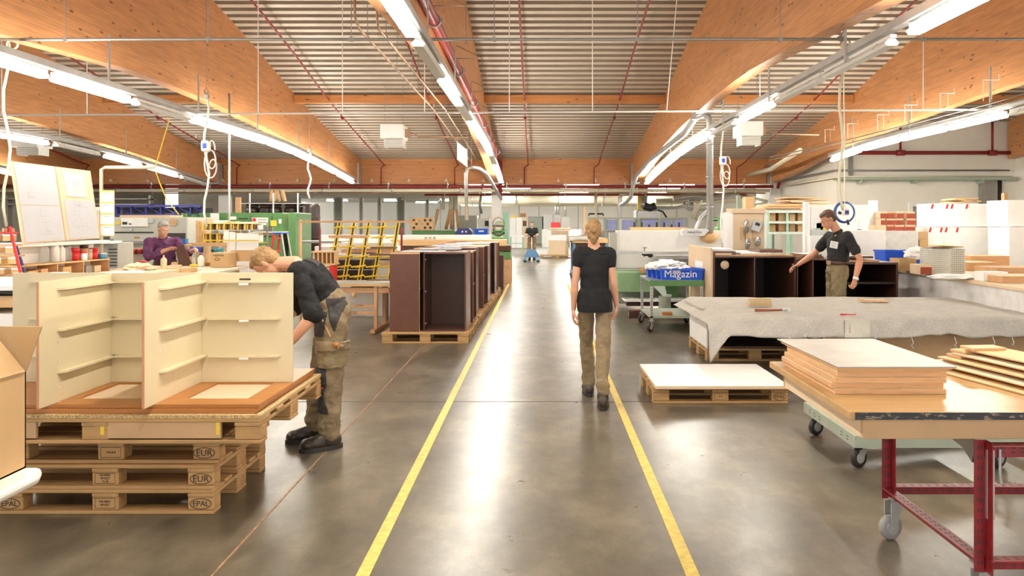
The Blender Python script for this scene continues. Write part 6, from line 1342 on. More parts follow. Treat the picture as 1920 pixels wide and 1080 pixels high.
for py in (372, 382):
    b = MB(); b.box(XX(0, D), XX(276, D), D, D+0.6, ZZ(py+2, D), ZZ(py, D)); b.build('shelf', m_steeld, t)
for px in (2, 140, 272): b = MB(); b.box(XX(px, D), XX(px+4, D), D+0.2, D+0.4, 0, ZZ(366, D)); b.build('post', m_steeld, t)
# green press
D = 17.5
t = thing('green_press', 'large green veneer press with a control panel in the middle distance', 'machine', (XX(460, D), D, 0))
b = MB(); b.box(XX(352, D), XX(372, D), D-0.3, D+0.8, 0, ZZ(402, D)); b.build('column', m_dgreen, t, bevel=0.03, seg=2)
b = MB(); b.cyl((XX(359, D), D-0.34, 0), (XX(359, D), D-0.34, ZZ(400, D)), 0.06, n=12); b.build('cylinder_post', m_green, t)
b = MB(); b.box(XX(372, D), XX(533, D), D, D+0.8, ZZ(425, D), ZZ(399, D)); b.build('top_beam', m_green, t, bevel=0.01)
b = MB(); b.box(XX(516, D), XX(535, D), D-0.15, D+0.8, 0, ZZ(399, D)); b.build('column', m_green, t, bevel=0.01)
b = MB(); b.box(XX(549, D), XX(562, D), D-0.3, D+0.9, 0, ZZ(399, D)); b.build('column', m_green, t, bevel=0.01)
b = MB(); b.box(XX(535.5, D), XX(548.5, D), D+0.2, D+0.5, ZZ(433, D), ZZ(400, D)); b.build('inner_plate', m_mdfl, t)
b = MB(); b.box(XX(472, D), XX(510, D), D-0.05, D-0.001, ZZ(425, D), ZZ(404, D)); b.build('control_housing', m_green, t, bevel=0.01)
b = MB(); b.box(XX(474, D), XX(504, D), D-0.06, D-0.051, ZZ(422, D), ZZ(408, D)); pn = b.build('control_panel', m_plastic, t)
b = MB(); b.cyl((XX(479, D), D-0.09, ZZ(412, D)), (XX(479, D), D-0.061, ZZ(412, D)), 0.04, n=12); b.build('red_button', m_redp, pn)
b = MB()
for k in range(8): b.box(XX(486+2*k, D), XX(487+2*k, D), D-0.065, D-0.061, ZZ(413, D), ZZ(411, D)); b.box(XX(486+2*k, D), XX(487+2*k, D), D-0.065, D-0.061, ZZ(418, D), ZZ(416, D))
b.build('button_pattern', m_ink, pn)
b = MB(); b.box(XX(478, D), XX(550, D), D-0.2, D+0.6, ZZ(436, D), ZZ(434, D)); b.build('platen', m_plastic, t)
b = MB(); b.box(XX(478, D), XX(515, D), D-0.1, D+0.6, ZZ(440, D), ZZ(436.5, D)); b.build('platen_load', m_pine, t)
b = MB(); b.box(XX(440, D), XX(516, D), D-0.1, D+0.6, 0.1, ZZ(443, D)); b.build('lower_beam', m_green, t, bevel=0.02)
for a, c, y0, y1, m in ((400, 416, 400, 416, m_paper), (437, 448, 406, 412, m_paper), (512, 523, 413, 424, m_yel), (527, 532, 411, 419, m_paper), (452, 470, 409, 411, m_ink)):
    b = MB(); b.box(XX(a, D), XX(c, D), D-0.16, D-0.152, ZZ(y1, D), ZZ(y0, D)); b.build('sticker', m, t)
# shelf of yellow-braced components
D = 13.4
t = thing('component_shelf', 'shelf rack with yellow stays and brown boards before the green press', 'rack', (XX(420, D), D, 0))
for py in (419, 431, 438, 455):
    b = MB(); b.box(XX(378, D), XX(478 if py < 440 else 486, D), D, D+0.4, ZZ(py+1, D), ZZ(py, D)); b.build('shelf', m_yel if py != 431 else m_white, t)
for i, px in enumerate(range(381, 480, 13)):
    for (y0, y1) in ((419, 431), (438, 455)):
        b = MB(); b.box(XX(px, D), XX(px+2, D), D-0.02, D+0.38, ZZ(y1, D), ZZ(y0, D)); b.build('yellow_stay', m_yel, t)
        b = MB(); b.box(XX(px+3, D), XX(px+5, D), D+0.02, D+0.35, ZZ(y1-1, D), ZZ(y0+2, D)); b.build('upright_component', m_brownl if i % 2 else m_pine, t)
        b = MB(); b.box(XX(px+6, D), XX(px+10, D), D+0.1, D+0.3, ZZ(y1-1, D), ZZ(y0+3, D)); b.build('white_component', m_paper, t)
for px in (378, 484): b = MB(); b.box(XX(px, D), XX(px+2, D), D+0.41, D+0.45, 0, ZZ(417, D)); b.build('post', m_steeld, t)
for i in range(3): board('upright_pine_board', 'pale upright pine board at the green column, %s of three' % ORD[i], 'board', XX(367+4*i, 13.6), XX(370.4+4*i, 13.6), 13.6, 13.95, 0.0, ZZ(413+i, 13.6), m_pine, group='three pine boards beside the component shelf')
M = None
t = thing('white_board_set', 'white panels leaning in front of the component shelf', 'panel', (XX(455, 12.9), 12.9, 0)); D = 12.95
for i, (a, c, y0) in enumerate(((416, 425, 433), (427, 437, 435), (440, 480, 437))):
    quadslab([(XX(a, D), D, 0.3), (XX(c+3, D), D, 0.3), (XX(c, D), D+0.1, ZZ(y0+1, D)), (XX(a-1, D), D+0.1, ZZ(y0, D))], (0, -1, 0), 0.02, 'panel', m_paper, t)
b = MB(); b.box(XX(383, D), XX(487, D), D-0.05, D-0.021, ZZ(452, D), ZZ(449.5, D)); b.build('yellow_batten', m_yel, t)
t = thing('box_shelf_top', 'pale cartons and papers lined up on the component shelf', 'papers', (XX(420, 13.5), 13.5, ZZ(419, 13.4))); D = 13.5
for i, (a, c, h) in enumerate(((382, 398, 8), (400, 417, 6), (420, 440, 4), (442, 470, 3))): b = MB(); b.box(XX(a, D), XX(c, D), D, D+0.25, ZZ(419, 13.4)+0.002, ZZ(419-h, 13.4)); b.build('carton', (m_mdfl, m_paper)[i % 2], t)
# step ladder
D = 15.2; t = thing('step_ladder', 'red and grey step ladder with blue top standing by the press', 'ladder', (XX(522, D), D, 0))
for sx in (0, 1):
    b = MB(); b.tube([(XX(513+4*sx if False else 514, D), D+0.35*sx, ZZ(438, D)), (XX(504, D)-0.05, D-0.1+0.45*sx, 0.02)], 0.025, 5); b.build('red_leg', m_redp, t)
    b = MB(); b.tube([(XX(528, D), D+0.35*sx, ZZ(438, D)), (XX(541, D)+0.1, D-0.1+0.45*sx, 0.02)], 0.02, 5); b.build('grey_leg', m_steel, t)
b = MB(); b.box(XX(511, D), XX(531, D), D-0.03, D+0.4, ZZ(438, D), ZZ(436, D)); b.build('blue_top', m_blue, t)
for k in range(4): z = ZZ(446, D)-0.26*k; b = MB(); b.box(XX(512-2.2*k, D), XX(518-1.0*k, D), D-0.05, D+0.38, z-0.02, z); b.build('tread', m_redp, t)
# dark fabric tubes in a white frame
D = 20.5; t = thing('tube_frame', 'white pipe frame holding dark fabric filter tubes behind the press', 'frame', (XX(530, D), D, 0))
for px in (467, 511, 557): b = MB(); b.box(XX(px, D), XX(px+2, D), D, D+0.04, 0, ZZ(362, D)); b.build('post', m_white, t)
b = MB(); b.box(XX(452, D), XX(582, D), D, D+0.55, ZZ(382, D), ZZ(381, D)); b.build('rail', m_white, t)
for i, px in enumerate((452, 478, 496, 526, 556)):
    tt = thing('filter_tube', 'dark brown fabric filter tube hanging in the white frame, %s from the green press column' % ORD[i], 'tube', (XX(px+10, D), D+0.3, 1.5), 0, 'dark filter tubes')
    b = MB(); c0 = V(XX(px+12, D), D+0.35, 0); b._lathe((c0.x, c0.y, ZZ(410, D)), [(0.10, 0), (0.17, 0.1), (0.19, 0.25), (0.15, 0.33)], 14, (0, 0, 1)); b.build('tube_body', m_inner, tt)
    b = MB(); b.cyl((c0.x, c0.y, ZZ(386, D)), (c0.x, c0.y, ZZ(382, D)), 0.17, n=14); b.build('collar', m_inner, tt)
t = thing('filter_bag', 'large dark brown cylindrical bag hanging below the white plug', 'bag', (XX(582, 19), 19, 0)); D = 19
b = MB(); b._lathe((XX(584, D), D, 0.9), [(0.17, 0), (0.21, 0.12), (0.22, 0.5), (0.21, 1.1), (0.19, 1.2)], 20, (0, 0, 1)); b.build('bag_body', m_inner, t)
for k, z in enumerate((1.25, 1.75)): b = MB(); b.cyl((XX(584, D), D, z), (XX(584, D), D, z+0.02), 0.225, n=20); b.build('band', m_brown, t)
b = MB(); b.box(XX(582, D), XX(586, D), D-0.02, D+0.02, 0, 0.9); b.build('stand', m_steeld, t)
for i, px in enumerate((508, 516, 524, 534)):
    b = MB(); b.tube([(XX(px, 21.5), 21.5, ZZ(378, 21.5)), (XX(px+2 if i < 2 else px-5, 21.5), 21.5, ZZ(356, 21.5))], 0.06, 8); tag(b.build('tan_hose', m_mdf), 'tan hose rising behind the dark filter tubes, %s from the press column' % ORD[i], 'hose', 'tan hoses above the filter tubes')
pbox('brown_board', 'brown upright board beside the white column behind the press', 'board', 441, 451, 370, 398, 19, 0.05, m_plye, True)
# yellow drying rack
def yellow_rack(label, px0, px1, n, py0, py1, D, lean, rungs, dx=-12):
    t = thing('drying_rack', label, 'rack', (XX((px0+px1)/2, D), D, 0))
    z1, z0 = ZZ(py0, D), ZZ(py1, D)
    for i in range(n):
        px = px0+(px1-px0)*i/(n-1)
        for e in (0, 0.05):
            b = MB(); b.tube([(XX(px, D)+e, D+lean, z1), (XX(px+dx, D)+e, D, z0)], 0.012, 5); b.build('yellow_upright', m_yel, t)
        b = MB(); b.tube([(XX(px, D)+0.025, D+lean, z1), (XX(px+dx, D)+0.025, D+0.01, z0)], 0.012, 5); b.build('black_insert', m_black, t)
        if i in (0, n-1): b = MB(); b.tube([(XX(px+dx, D), D+0.02, z0), (XX(px+dx, D), D+0.02, 0.0)], 0.02, 5); b.build('foot', m_steeld, t)
    for j in range(rungs):
        f = (j+0.5)/rungs; z = z1+(z0-z1)*f; px = dx*f
        for i in range(n-1):
            a = px0+(px1-px0)*i/(n-1)+px; c = px0+(px1-px0)*(i+1)/(n-1)+px; y = D+lean*(1-f)-0.02
            b = MB(); b.tube([(XX(a, D)-0.06, y, z-0.01), (XX(a+(c-a)*0.4, D), y, z+0.025), (XX(a+(c-a)*0.45, D), y, z-0.005), (XX(c, D), y, z+0.01)], 0.014, 5); b.build('yellow_arm', m_yel, t)
    return t
yellow_rack('yellow drying rack with slanting uprights behind the dark cabinets', 626, 738, 5, 418, 528, 12.2, 0.25, 6)
D = 12.6
t = thing('rack_top_bar', 'long pink-brown batten across the top of the yellow drying rack', 'batten', (XX(650, D), D, 1.6))
b = MB(); b.box(XX(562, D), XX(812 if False else 780, D), D, D+0.04, ZZ(417.5, D), ZZ(414, D)); b.build('batten', m_beech, t)
b = MB(); b.box(XX(561, D), XX(564, D), D-0.02, D+0.06, 0.0, ZZ(412, D)); b.build('post', m_pine, t)
board('pink_batten', 'shorter pink-brown batten resting on the yellow rack arms', 'batten', XX(616, 12.0), XX(688, 12.0), 12.0, 12.05, ZZ(446, 12), ZZ(441, 12), m_beech)
for i, (a, c, y0, y1) in enumerate(((627, 697, 488, 505), (626, 696, 508, 525))):
    pbox('dark_brown_board', ('upper dark brown board behind the yellow rack', 'lower dark brown board behind the yellow rack')[i], 'board', a, c, y0, y1, 12.7, 0.3, m_inner)
for i, (a, c, y0, y1, m) in enumerate(((628, 737, 455, 462, m_white), (640, 735, 468, 474, m_beech), (630, 700, 476, 480, m_white), (560, 640, 452, 456, m_steeld), (628, 742, 482, 486, m_greym), (700, 745, 488, 500, m_mdfl))):
    pbox('stored_board', ('white', 'pink-brown', 'slim white', 'dark', 'grey', 'pale stubby')[i]+' board stored behind the yellow drying rack', 'board', a, c, y0, y1, 13.0, 0.5, m)
pbox('stored_cabinet', 'pale cupboard base standing behind the yellow drying rack', 'cabinet', 590, 740, 462, 530, 13.8, 0.6, m_white, True)
b = MB(); b.tube([(XX(753, 13.5), 13.5, ZZ(470, 13.5)), (XX(753, 13.5), 13.5, ZZ(427, 13.5))], 0.02, 6); b.tube([(XX(753, 13.5), 13.5, 0), (XX(753, 13.5), 13.5, ZZ(470, 13.5)+0.001)], 0.02, 6); tag(b.build('red_post', m_maroon), 'slim dark red post beside the dark cabinets', 'post')
b = MB(); b.box(XX(598, 12.4), XX(600.5, 12.4), 12.4, 12.45, 0, ZZ(427, 12.4)); tag(b.build('red_post', m_maroon), 'slim dark red post beside the yellow rack start', 'post')
for i, (a, c, y, d) in enumerate(((694, 736, 477, 0), (688, 737, 526, 0), (660, 700, 538, 0), (696, 742, 464, 0))):
    board('brown_shelf_board', ('brown board on the rack arms beside the dark cabinets', 'low brown board on the trestle table', 'thin dark board lying on the trestle table', 'thin dark strip high on the rack arms')[i], 'board', XX(a, 11.8), XX(c, 11.8), 11.75, 11.95, ZZ(y+2, 11.8), ZZ(y-1, 11.8), m_brownl)
t = thing('pine_slat_rack', 'pine slatted cassette standing behind the bending worker', 'rack', (XX(605, 12), 12, 0)); D = 11.9
for px in (587, 595, 603, 611, 619, 626): b = MB(); b.box(XX(px, D), XX(px+2.5, D), D, D+0.2, ZZ(496, D), ZZ(473, D)); b.build('slat', m_pine, t)
for py in (471, 494): b = MB(); b.box(XX(584, D), XX(629, D), D-0.01, D+0.25, ZZ(py+3, D), ZZ(py, D)); b.build('rail', m_pine, t)
b = MB(); b.box(XX(618, D), XX(626, D), D, D+0.2, 0, ZZ(497, D)-0.01); b.build('red_post', m_redp, t)
b = MB(); b.box(XX(584, D), XX(588, D), D, D+0.2, 0, ZZ(497, D)-0.01); b.build('post', m_pine, t)
# trestle bench
D = 11.3; t = thing('trestle_bench', 'wooden trestle bench with splayed feet between worker and dark cabinets', 'bench', (XX(680, D), D, 0))
zt_ = ZZ(533, D)
b = MB(); b.box(XX(600, D), XX(738, D), D-0.05, D+0.75, zt_-0.03, zt_); b.build('bench_top', m_pine, t, bevel=0.003)
b = MB(); b.box(XX(610, D), XX(730, D), D, D+0.05, zt_-0.13, zt_-0.05); b.build('apron', m_beech, t, bevel=0.003)
for px in (704, 612):
    for y in (D+0.0, D+0.62):
        b = MB(); b.box(XX(px, D)-0.02, XX(px, D)+0.03, y-0.02, y+0.03, 0.06, zt_-0.031); b.build('leg', m_beech, t, bevel=0.003)
    M = Matrix.Translation((XX(px, D), D+0.32, 0.035)); b = MB(); b.box(-0.03, 0.04, -0.55, 0.5, -0.03, 0.025, M); b.build('foot', m_beech, t, bevel=0.004)
for py in (573, 586): b = MB(); b.box(XX(612, D)+0.03, XX(704, D)-0.02, D, D+0.02, ZZ(py+4, D), ZZ(py-2, D)); b.build('stretcher', m_beech, t, bevel=0.002)
b = MB(); b.cyl((XX(662, D), D+0.02, zt_-0.2), (XX(662, D), D+0.02, zt_-0.13), 0.03, n=10); b.build('knob', m_pine, t)
for j, (px, py, s) in enumerate(((655, 573, 'A.C'), (674, 573, 'SCHREINER'), (662, 584.5, 'NUR FUR'), (662, 588, 'HOLZTEILE'))):
    text(s, 0.024, Matrix.Translation((XX(px, D), D-0.001, ZZ(py, D))) @ FACE_CAM, m_ink, t)
pbox('white_cupboard', 'low white cupboard standing behind the trestle bench', 'cupboard', 640, 735, 538, 582, 13.2, 0.5, m_white, True)
board('grey_sheet', 'pale grey sheet lying on the trestle bench', 'sheet', XX(625, 11.3), XX(733, 11.3), 11.3, 11.9, zt_+0.001, zt_+0.02, m_greym)
# ---- far middle things
D = 24.6; t = thing('peg_box', 'yellow-brown box with round holes stored on the green machine bed', 'box', (XX(790, D), D, ZZ(432, D)))
b = MB(); b.box(XX(769, D), XX(812, D), D, D+0.5, ZZ(432, D), ZZ(408, D)); b.build('box', m_pine, t, bevel=0.01)
for i in range(11):
    x = XX((776, 787, 797, 807, 781, 791.5, 802, 776, 797, 786, 807)[i], D); z = ZZ((413, 414, 413, 413, 420, 420, 420, 427, 427, 430, 427)[i], D); b = MB(); b.cyl((x, D-0.01, z), (x, D-0.001, z), 0.045, n=12); b.build('hole', (m_dark, m_mdf)[i in (1, 5, 9)], t)
t = thing('green_machine_bed', 'green machine bed running behind the dark cabinets', 'machine', (XX(810, 24.5), 24.5, 0)); b = MB(); b.box(XX(770, 24.3), XX(852, 24.3), 24.5, 25.3, 0, ZZ(432.5, 24.5)); b.build('bed', m_green, t, bevel=0.02)
t = thing('purple_machine_hood', 'navy octagonal machine hood with two white knobs', 'machine', (XX(870, 24), 24, 0)); D = 24
b = MB(); b.prism([(XX(854, D), ZZ(440, D)), (XX(885, D), ZZ(440, D)), (XX(885, D), ZZ(434, D)), (XX(879, D), ZZ(428, D)), (XX(861, D), ZZ(428, D)), (XX(854, D), ZZ(434, D))], 1, D, D+0.4); b.build('hood', m_navy, t, bevel=0.01)
b = MB(); b.box(XX(858, D), XX(882, D), D+0.1, D+0.35, 0, ZZ(440, D)-0.001); b.build('stand', m_greym, t)
for px in (867, 874): b = MB(); b.cyl((XX(px, D), D-0.03, ZZ(434.5, D)), (XX(px, D), D-0.001, ZZ(434.5, D)), 0.03, n=10); b.build('knob', m_paper, t)
bin_blue('blue bin with a white label beside the navy machine hood', XX(889, 23.6), XX(914, 23.6), 23.6, 24.0, ZZ(440, 23.6), ZZ(429, 23.6))
b = MB(); b.box(XX(897, 23.5), XX(907, 23.5), 23.575, 23.585, ZZ(435, 23.5), ZZ(432, 23.5)); b.build('label_card', m_paper, bpy.data.objects[[o.name for o in COL.objects if o.get('label') == 'blue bin with a white label beside the navy machine hood'][0]])
pbox('grey_stand', 'pale stand under the blue bin beside the middle column', 'stand', 887, 916, 440, 480, 23.6, 0.5, m_white, True)
D = 26; t = thing('spray_hoses', 'brown hoses with tan sleeves hanging from white ducts behind the peg box', 'hoses', (XX(850, D), D, 1.2))
for a, c in ((845, 836), (848, 847), (855, 860), (822, 812)):
    b = MB(); b.tube([(XX(a, D), D, ZZ(392, D)), (XX(a+(2 if c > a else -2), D), D, ZZ(400, D)), (XX(c, D), D, ZZ(430, D))], 0.055, 8); b.build('hose', m_plye, t)
for px in (845, 855, 831): b = MB(); b.tube([(XX(px, D), D, ZZ(393, D)), (XX(px, D), D, 3.34)], 0.06, 8); b.build('duct_pipe', m_creampipe, t)
b = MB(); b.tube([(XX(830, D), D, 2.3), (XX(820, D), D, 2.5), (XX(790, D), D, 2.45), (XX(752, D), D, 2.45)], 0.04, 6); b.build('boom', m_white, t)
t = thing('control_cabinet', 'white control unit with dark screen beside the middle column', 'machine', (XX(905, 27), 27, 0)); D = 27
b = MB(); b.box(XX(896, D), XX(918, D), D, D+0.5, 0, ZZ(410, D)); b.build('body', m_white, t, bevel=0.01)
b = MB(); b.box(XX(909, D), XX(916, D), D-0.02, D-0.001, ZZ(424, D), ZZ(414, D)); b.build('screen', m_black, t)
b = MB(); b.tube([(XX(903, D), D, ZZ(400, D)), (XX(900, D), D-0.1, ZZ(385, D)), (XX(905, D), D, ZZ(345, D))], 0.05, 8); b.build('cable', m_steel, t)
pbox('white_machine', 'white machine body behind the brown hoses', 'machine', 860, 894, 404, 440, 28, 1.0, m_greym, True)
t = thing('green_hose_heap', 'heap of green hoses and pipes by the mint column', 'machine', (XX(934, 22), 22, 0)); D = 22
rnd = random.Random(2)
for k in range(9):
    c = V(XX(934, D), D+0.2, ZZ(430, D)); r = rnd.uniform(0.08, 0.18)
    b = MB(); ph = rnd.uniform(0, 3); b.tube([c+V(r*math.cos(a), r*math.sin(a)*math.cos(ph), r*math.sin(a)*math.sin(ph)*1.2+0.03*k-0.1) for a in [i*0.5 for i in range(14)]], 0.02, 6); b.build('hose', (m_green, m_steeld, m_olive)[k % 3], t)
b = MB(); b.box(XX(920, D), XX(946, D), D, D+0.5, 0, ZZ(444, D)); b.build('base', m_green, t, bevel=0.02)
pbox('mint_column', 'tall mint-green steel post by the aisle beyond the dark cabinets', 'post', 943, 953, 397, 462, 23.4, 0.25, mat('deep_mint', (0.22, 0.42, 0.30), 0.4), True)
t = thing('roller_stack', 'dark brown boards on a green roller stand at the end of the cabinet row', 'board stack', (XX(948, 20.6), 20.6, 0)); D = 20.4
b = MB(); b.box(XX(935, D), XX(957, D), D, D+1.0, ZZ(471, D), ZZ(460, D)); b.build('board_pile', m_brown, t, bevel=0.01)
b = MB(); b.box(XX(936, D), XX(957, D), D+0.02, D+0.9, ZZ(486, D), ZZ(472, D)); b.build('green_stand', m_green, t, bevel=0.01)
b = MB(); b.box(XX(936, D), XX(958, D), D-0.02, D+0.95, 0, ZZ(487, D)); b.build('pallet_base', m_plye, t)
D = 50; t = thing('white_cupboard', 'white double cupboard at the far wall beside the dark shelf', 'cupboard', (XX(967, D), D, 0))
b = MB(); b.box(XX(956, D), XX(979, D), D, D+0.5, 0.02, ZZ(408, D)); b.build('body', m_white, t, bevel=0.01); b = MB(); b.box(XX(967.3, D), XX(967.8, D), D-0.01, D-0.001, 0.05, ZZ(409, D)); b.build('door_gap', m_steeld, t)
pbox('orange_carton', 'orange carton on top of the far white cupboard', 'carton', 975, 986, 400, 407, 50, 0.4, m_orange)
pbox('yellow_carton', 'flat yellow carton on the far white cupboard', 'carton', 957, 968, 404, 408, 50, 0.4, m_yel)
t = thing('dark_shelf_unit', 'narrow shelf with dark boxes beside the far white cupboard', 'shelf', (XX(984, D), D, 0))
b = MB(); b.box(XX(979.5, D), XX(988, D), D, D+0.4, 0.02, ZZ(409, D)); b.build('body', m_mdfl, t); b = MB(); b.box(XX(980.5, D), XX(987, D), D-0.01, D-0.001, ZZ(424, D), ZZ(414, D)); b.build('dark_box', m_brown, t)
D = 42; t = thing('mint_work_table', 'mint-framed work table far down the aisle beside the pallet truck', 'table', (XX(970, D), D, 0))
b = MB(); b.box(XX(956, D), XX(982, D), D, D+1.0, ZZ(444, D), ZZ(441, D)); b.build('table_top', m_white, t)
for px in (957, 981):
    for y in (D, D+0.95): b = MB(); b.box(XX(px, D)-0.03, XX(px, D)+0.03, y, y+0.05, 0, ZZ(444, D)); b.build('leg', m_mint, t)
b = MB(); b.box(XX(957, D), XX(981, D), D, D+0.9, 0.5, 0.53); b.build('shelf', m_mint, t)
D = 56
t = thing('electric_cabinet', 'grey-green electric cabinet with pipes on the far wall', 'cabinet', (XX(1063, D), D, 1))
b = MB(); b.box(XX(1052, D), XX(1068, D), D, D+0.5, 0.02, ZZ(408, D)); b.build('body', m_greym, t); 
for px in (1042, 1047, 1060): b = MB(); b.cyl((XX(px, D), D+0.2, ZZ(405, D)), (XX(px, D), D+0.2, 3.3), 0.07, n=8); b.build('riser_pipe', m_steel, t)
t = thing('vending_cupboard', 'dark red cupboard with a glass front at the far wall', 'cupboard', (XX(1042, D), D, 0)); b = MB(); b.box(XX(1037, D), XX(1051, D), D, D+0.4, 0.9, ZZ(403, D)); b.build('body', m_steeld, t); b = MB(); b.box(XX(1033, D), XX(1050, D), D-0.2, D-0.05, 0.8, ZZ(417, D)); b.build('red_box', m_redp, t); b = MB(); b.box(XX(1034, D), XX(1050, D), D-0.2, D+0.3, 0.0, 0.799); b.build('base', m_white, t)
pbox('white_switchboard', 'white board with small fittings on the far wall beside the electric cabinet', 'panel', 1016, 1036, 402, 430, 61.85, 0.1, m_white)
pbox('far_counter', 'long white counter along the far wall', 'counter', 1016, 1090, 430, 446, 52, 0.6, m_white, True)
pbox('far_board_pile', 'pale board pile on the far white counter', 'board pile', 1030, 1070, 427, 430, 51.9, 0.6, m_mdfl)
pbox('brown_pipe_column', 'rust-brown vertical post on the far wall', 'post', 1094, 1098, 387, 440, 55, 0.2, m_plye, True)
D = 36; make_pallet('pallet with white parcels far down the aisle', (XX(1045, D), D, 0), 0, None, L=1.6)
pbox('white_parcel', 'white wrapped parcels lying on the far pallet', 'parcel', 1027, 1062, 441, 451, 36, 0.7, m_white)
pbox('far_board_bundle', 'pale board bundle on the far pallet under the white parcels', 'board pile', 1029, 1060, 451.2, 477.6, 36, 0.7, m_mdfl)
pbox('far_stack', 'tall dark-edged board stack behind the far pallet', 'board pile', 1034, 1066, 432, 446, 38, 1.0, m_mdfl, True)
D = 22.3; t = thing('covered_board_trolley', 'trolley of orange boards under a grey blanket beyond the walking woman', 'trolley', (XX(1100, D), D, 0))
b = MB(); b.box(XX(1072, D), XX(1140, D), D, D+1.5, ZZ(456, D), ZZ(447, D)); b.build('board_pile', m_pine, t, bevel=0.01)
b = MB(); b.box(XX(1078, D), XX(1140, D), D+0.1, D+1.4, ZZ(468, D), ZZ(457, D)); b.build('dark_cabinet', m_brown, t, bevel=0.01)
for px, y in ((1074, D), (1135, D), (1074, D+1.3), (1135, D+1.3)): b = MB(); b.box(XX(px, D), XX(px, D)+0.08, y, y+0.08, 0.12, ZZ(457, D)); b.build('blue_post', mat('steel_blue', (0.12, 0.22, 0.34), 0.4), t); castor(XX(px, D)+0.04, y+0.04, 0.12, 0.055, t)
b = MB(); b.box(XX(1072, D), XX(1140, D), D, D+1.4, 0.12, 0.2); b.build('frame', mat('steel_blue', (0.12, 0.22, 0.34), 0.4), t)
vs = []; b = MB(); nx, ny = 30, 14
for j in range(ny+1):
    for i in range(nx+1):
        x = XX(1066, D)+(XX(1118, D)-XX(1066, D))*i/nx; y = D-0.12+1.5*j/ny; z = ZZ(446, D)+0.02+0.06*noise.noise(V(x*3, y*2, 1))+0.05*i/nx
        if j == 0: z -= 0.10+0.06*noise.noise(V(x*4, 0, 0)); y = D-0.06
        if i == 0: z -= 0.2
        vs.append(V(x, y, z))
b.add(vs, [(j*(nx+1)+i, j*(nx+1)+i+1, (j+1)*(nx+1)+i+1, (j+1)*(nx+1)+i) for j in range(ny) for i in range(nx)], True); tag(b.build('grey_blanket', m_felt), 'grey blanket draped over the far orange board trolley', 'blanket')
COL.objects['grey_blanket'].modifiers.new('s', 'SOLIDIFY').thickness = 0.02
# pallet truck
D = 33.0; t = thing('pallet_truck', 'blue pallet truck pulled by the man far down the aisle', 'pallet truck', (XX(997, D), D, 0)); cx = XX(997, D); mb_ = mat('truck_blue', (0.09, 0.19, 0.32), 0.4)
b = MB(); b.add([V(cx-0.36, D-0.05, 0.16), V(cx+0.36, D-0.05, 0.16), V(cx+0.16, D-0.02, 0.50), V(cx-0.16, D-0.02, 0.50), V(cx-0.36, D+0.15, 0.16), V(cx+0.36, D+0.15, 0.16), V(cx+0.16, D+0.12, 0.50), V(cx-0.16, D+0.12, 0.50)], [(0, 1, 2, 3), (5, 4, 7, 6), (4, 0, 3, 7), (1, 5, 6, 2), (3, 2, 6, 7), (4, 5, 1, 0)]); b.build('battery_plate', mb_, t)
for s in (-1, 1):
    b = MB(); b.box(cx+s*0.27-0.08, cx+s*0.27+0.08, D-1.15, D-0.06, 0.06, 0.12); b.build('fork', mb_, t, bevel=0.01)
    b = MB(); b.cyl((cx+s*0.27-0.06, D-1.1, 0.05), (cx+s*0.27+0.06, D-1.1, 0.05), 0.05, n=12); b.build('wheel', m_black, t)
    b = MB(); b.cyl((cx+s*0.08-0.03, D+0.2, 0.1), (cx+s*0.08+0.03, D+0.2, 0.1), 0.1, n=14); b.build('wheel', m_black, t)
b = MB(); b.tube([(cx, D+0.2, 0.3), (cx, D+0.34, 1.02)], 0.025, 7); b.build('drawbar', m_steel, t)
b = MB(); b.tube([(cx-0.04, D+0.34, 1.02), (cx-0.16, D+0.36, 1.04), (cx-0.16, D+0.38, 1.16), (cx, D+0.39, 1.18), (cx+0.16, D+0.38, 1.16), (cx+0.16, D+0.36, 1.04), (cx+0.04, D+0.34, 1.02)], 0.018, 6); b.build('handle', m_black, t)
# ================================================================ PEOPLE
def clouds(size):
    t = bpy.data.textures.new('folds', 'CLOUDS'); t.noise_scale = size; t.noise_depth = 2; return t
TEX = {0.12: clouds(0.12), 0.05: clouds(0.05), 0.02: clouds(0.02)}
def fuse(name, mb, m, parent, base, vox=0.006, sm=4, disp=None, **kw):
    """one continuous surface grown over overlapping tapered shapes"""
    me = bpy.data.meshes.new(name); b = Vector(base)
    me.from_pydata([tuple(Vector(v)-b) for v in mb.v], [], mb.f); me.update()
    o = bpy.data.objects.new(name, me); COL.objects.link(o)
    r = o.modifiers.new('r', 'REMESH'); r.mode = 'VOXEL'; r.voxel_size = vox; r.use_smooth_shade = True
    if sm: s = o.modifiers.new('s', 'SMOOTH'); s.factor = 0.5; s.iterations = sm
    for size, st in (disp or ()):
        d = o.modifiers.new('d', 'DISPLACE'); d.texture = TEX[size]; d.strength = st; d.mid_level = 0.5; d.texture_coords = 'LOCAL'
    dg = bpy.context.evaluated_depsgraph_get(); dg.update()
    nm = bpy.data.meshes.new_from_object(o.evaluated_get(dg)); bpy.data.objects.remove(o); bpy.data.meshes.remove(me)
    nm.name = name; nm.materials.clear(); nm.materials.append(m); nm.polygons.foreach_set('use_smooth', [True]*len(nm.polygons))
    o = bpy.data.objects.new(name, nm); COL.objects.link(o); o.parent = parent; MX[o.name] = MX[parent.name]; return tag(o, **kw)
def cut_below(o, z, base):
    bm = bmesh.new(); bm.from_mesh(o.data); zz = z-base[2]
    bmesh.ops.bisect_plane(bm, geom=bm.verts[:]+bm.edges[:]+bm.faces[:], plane_co=(0, 0, zz), plane_no=(0, 0, 1), clear_inner=True)
    bm.to_mesh(o.data); bm.free(); s = o.modifiers.new('s', 'SOLIDIFY'); s.thickness = 0.004; s.offset = -1
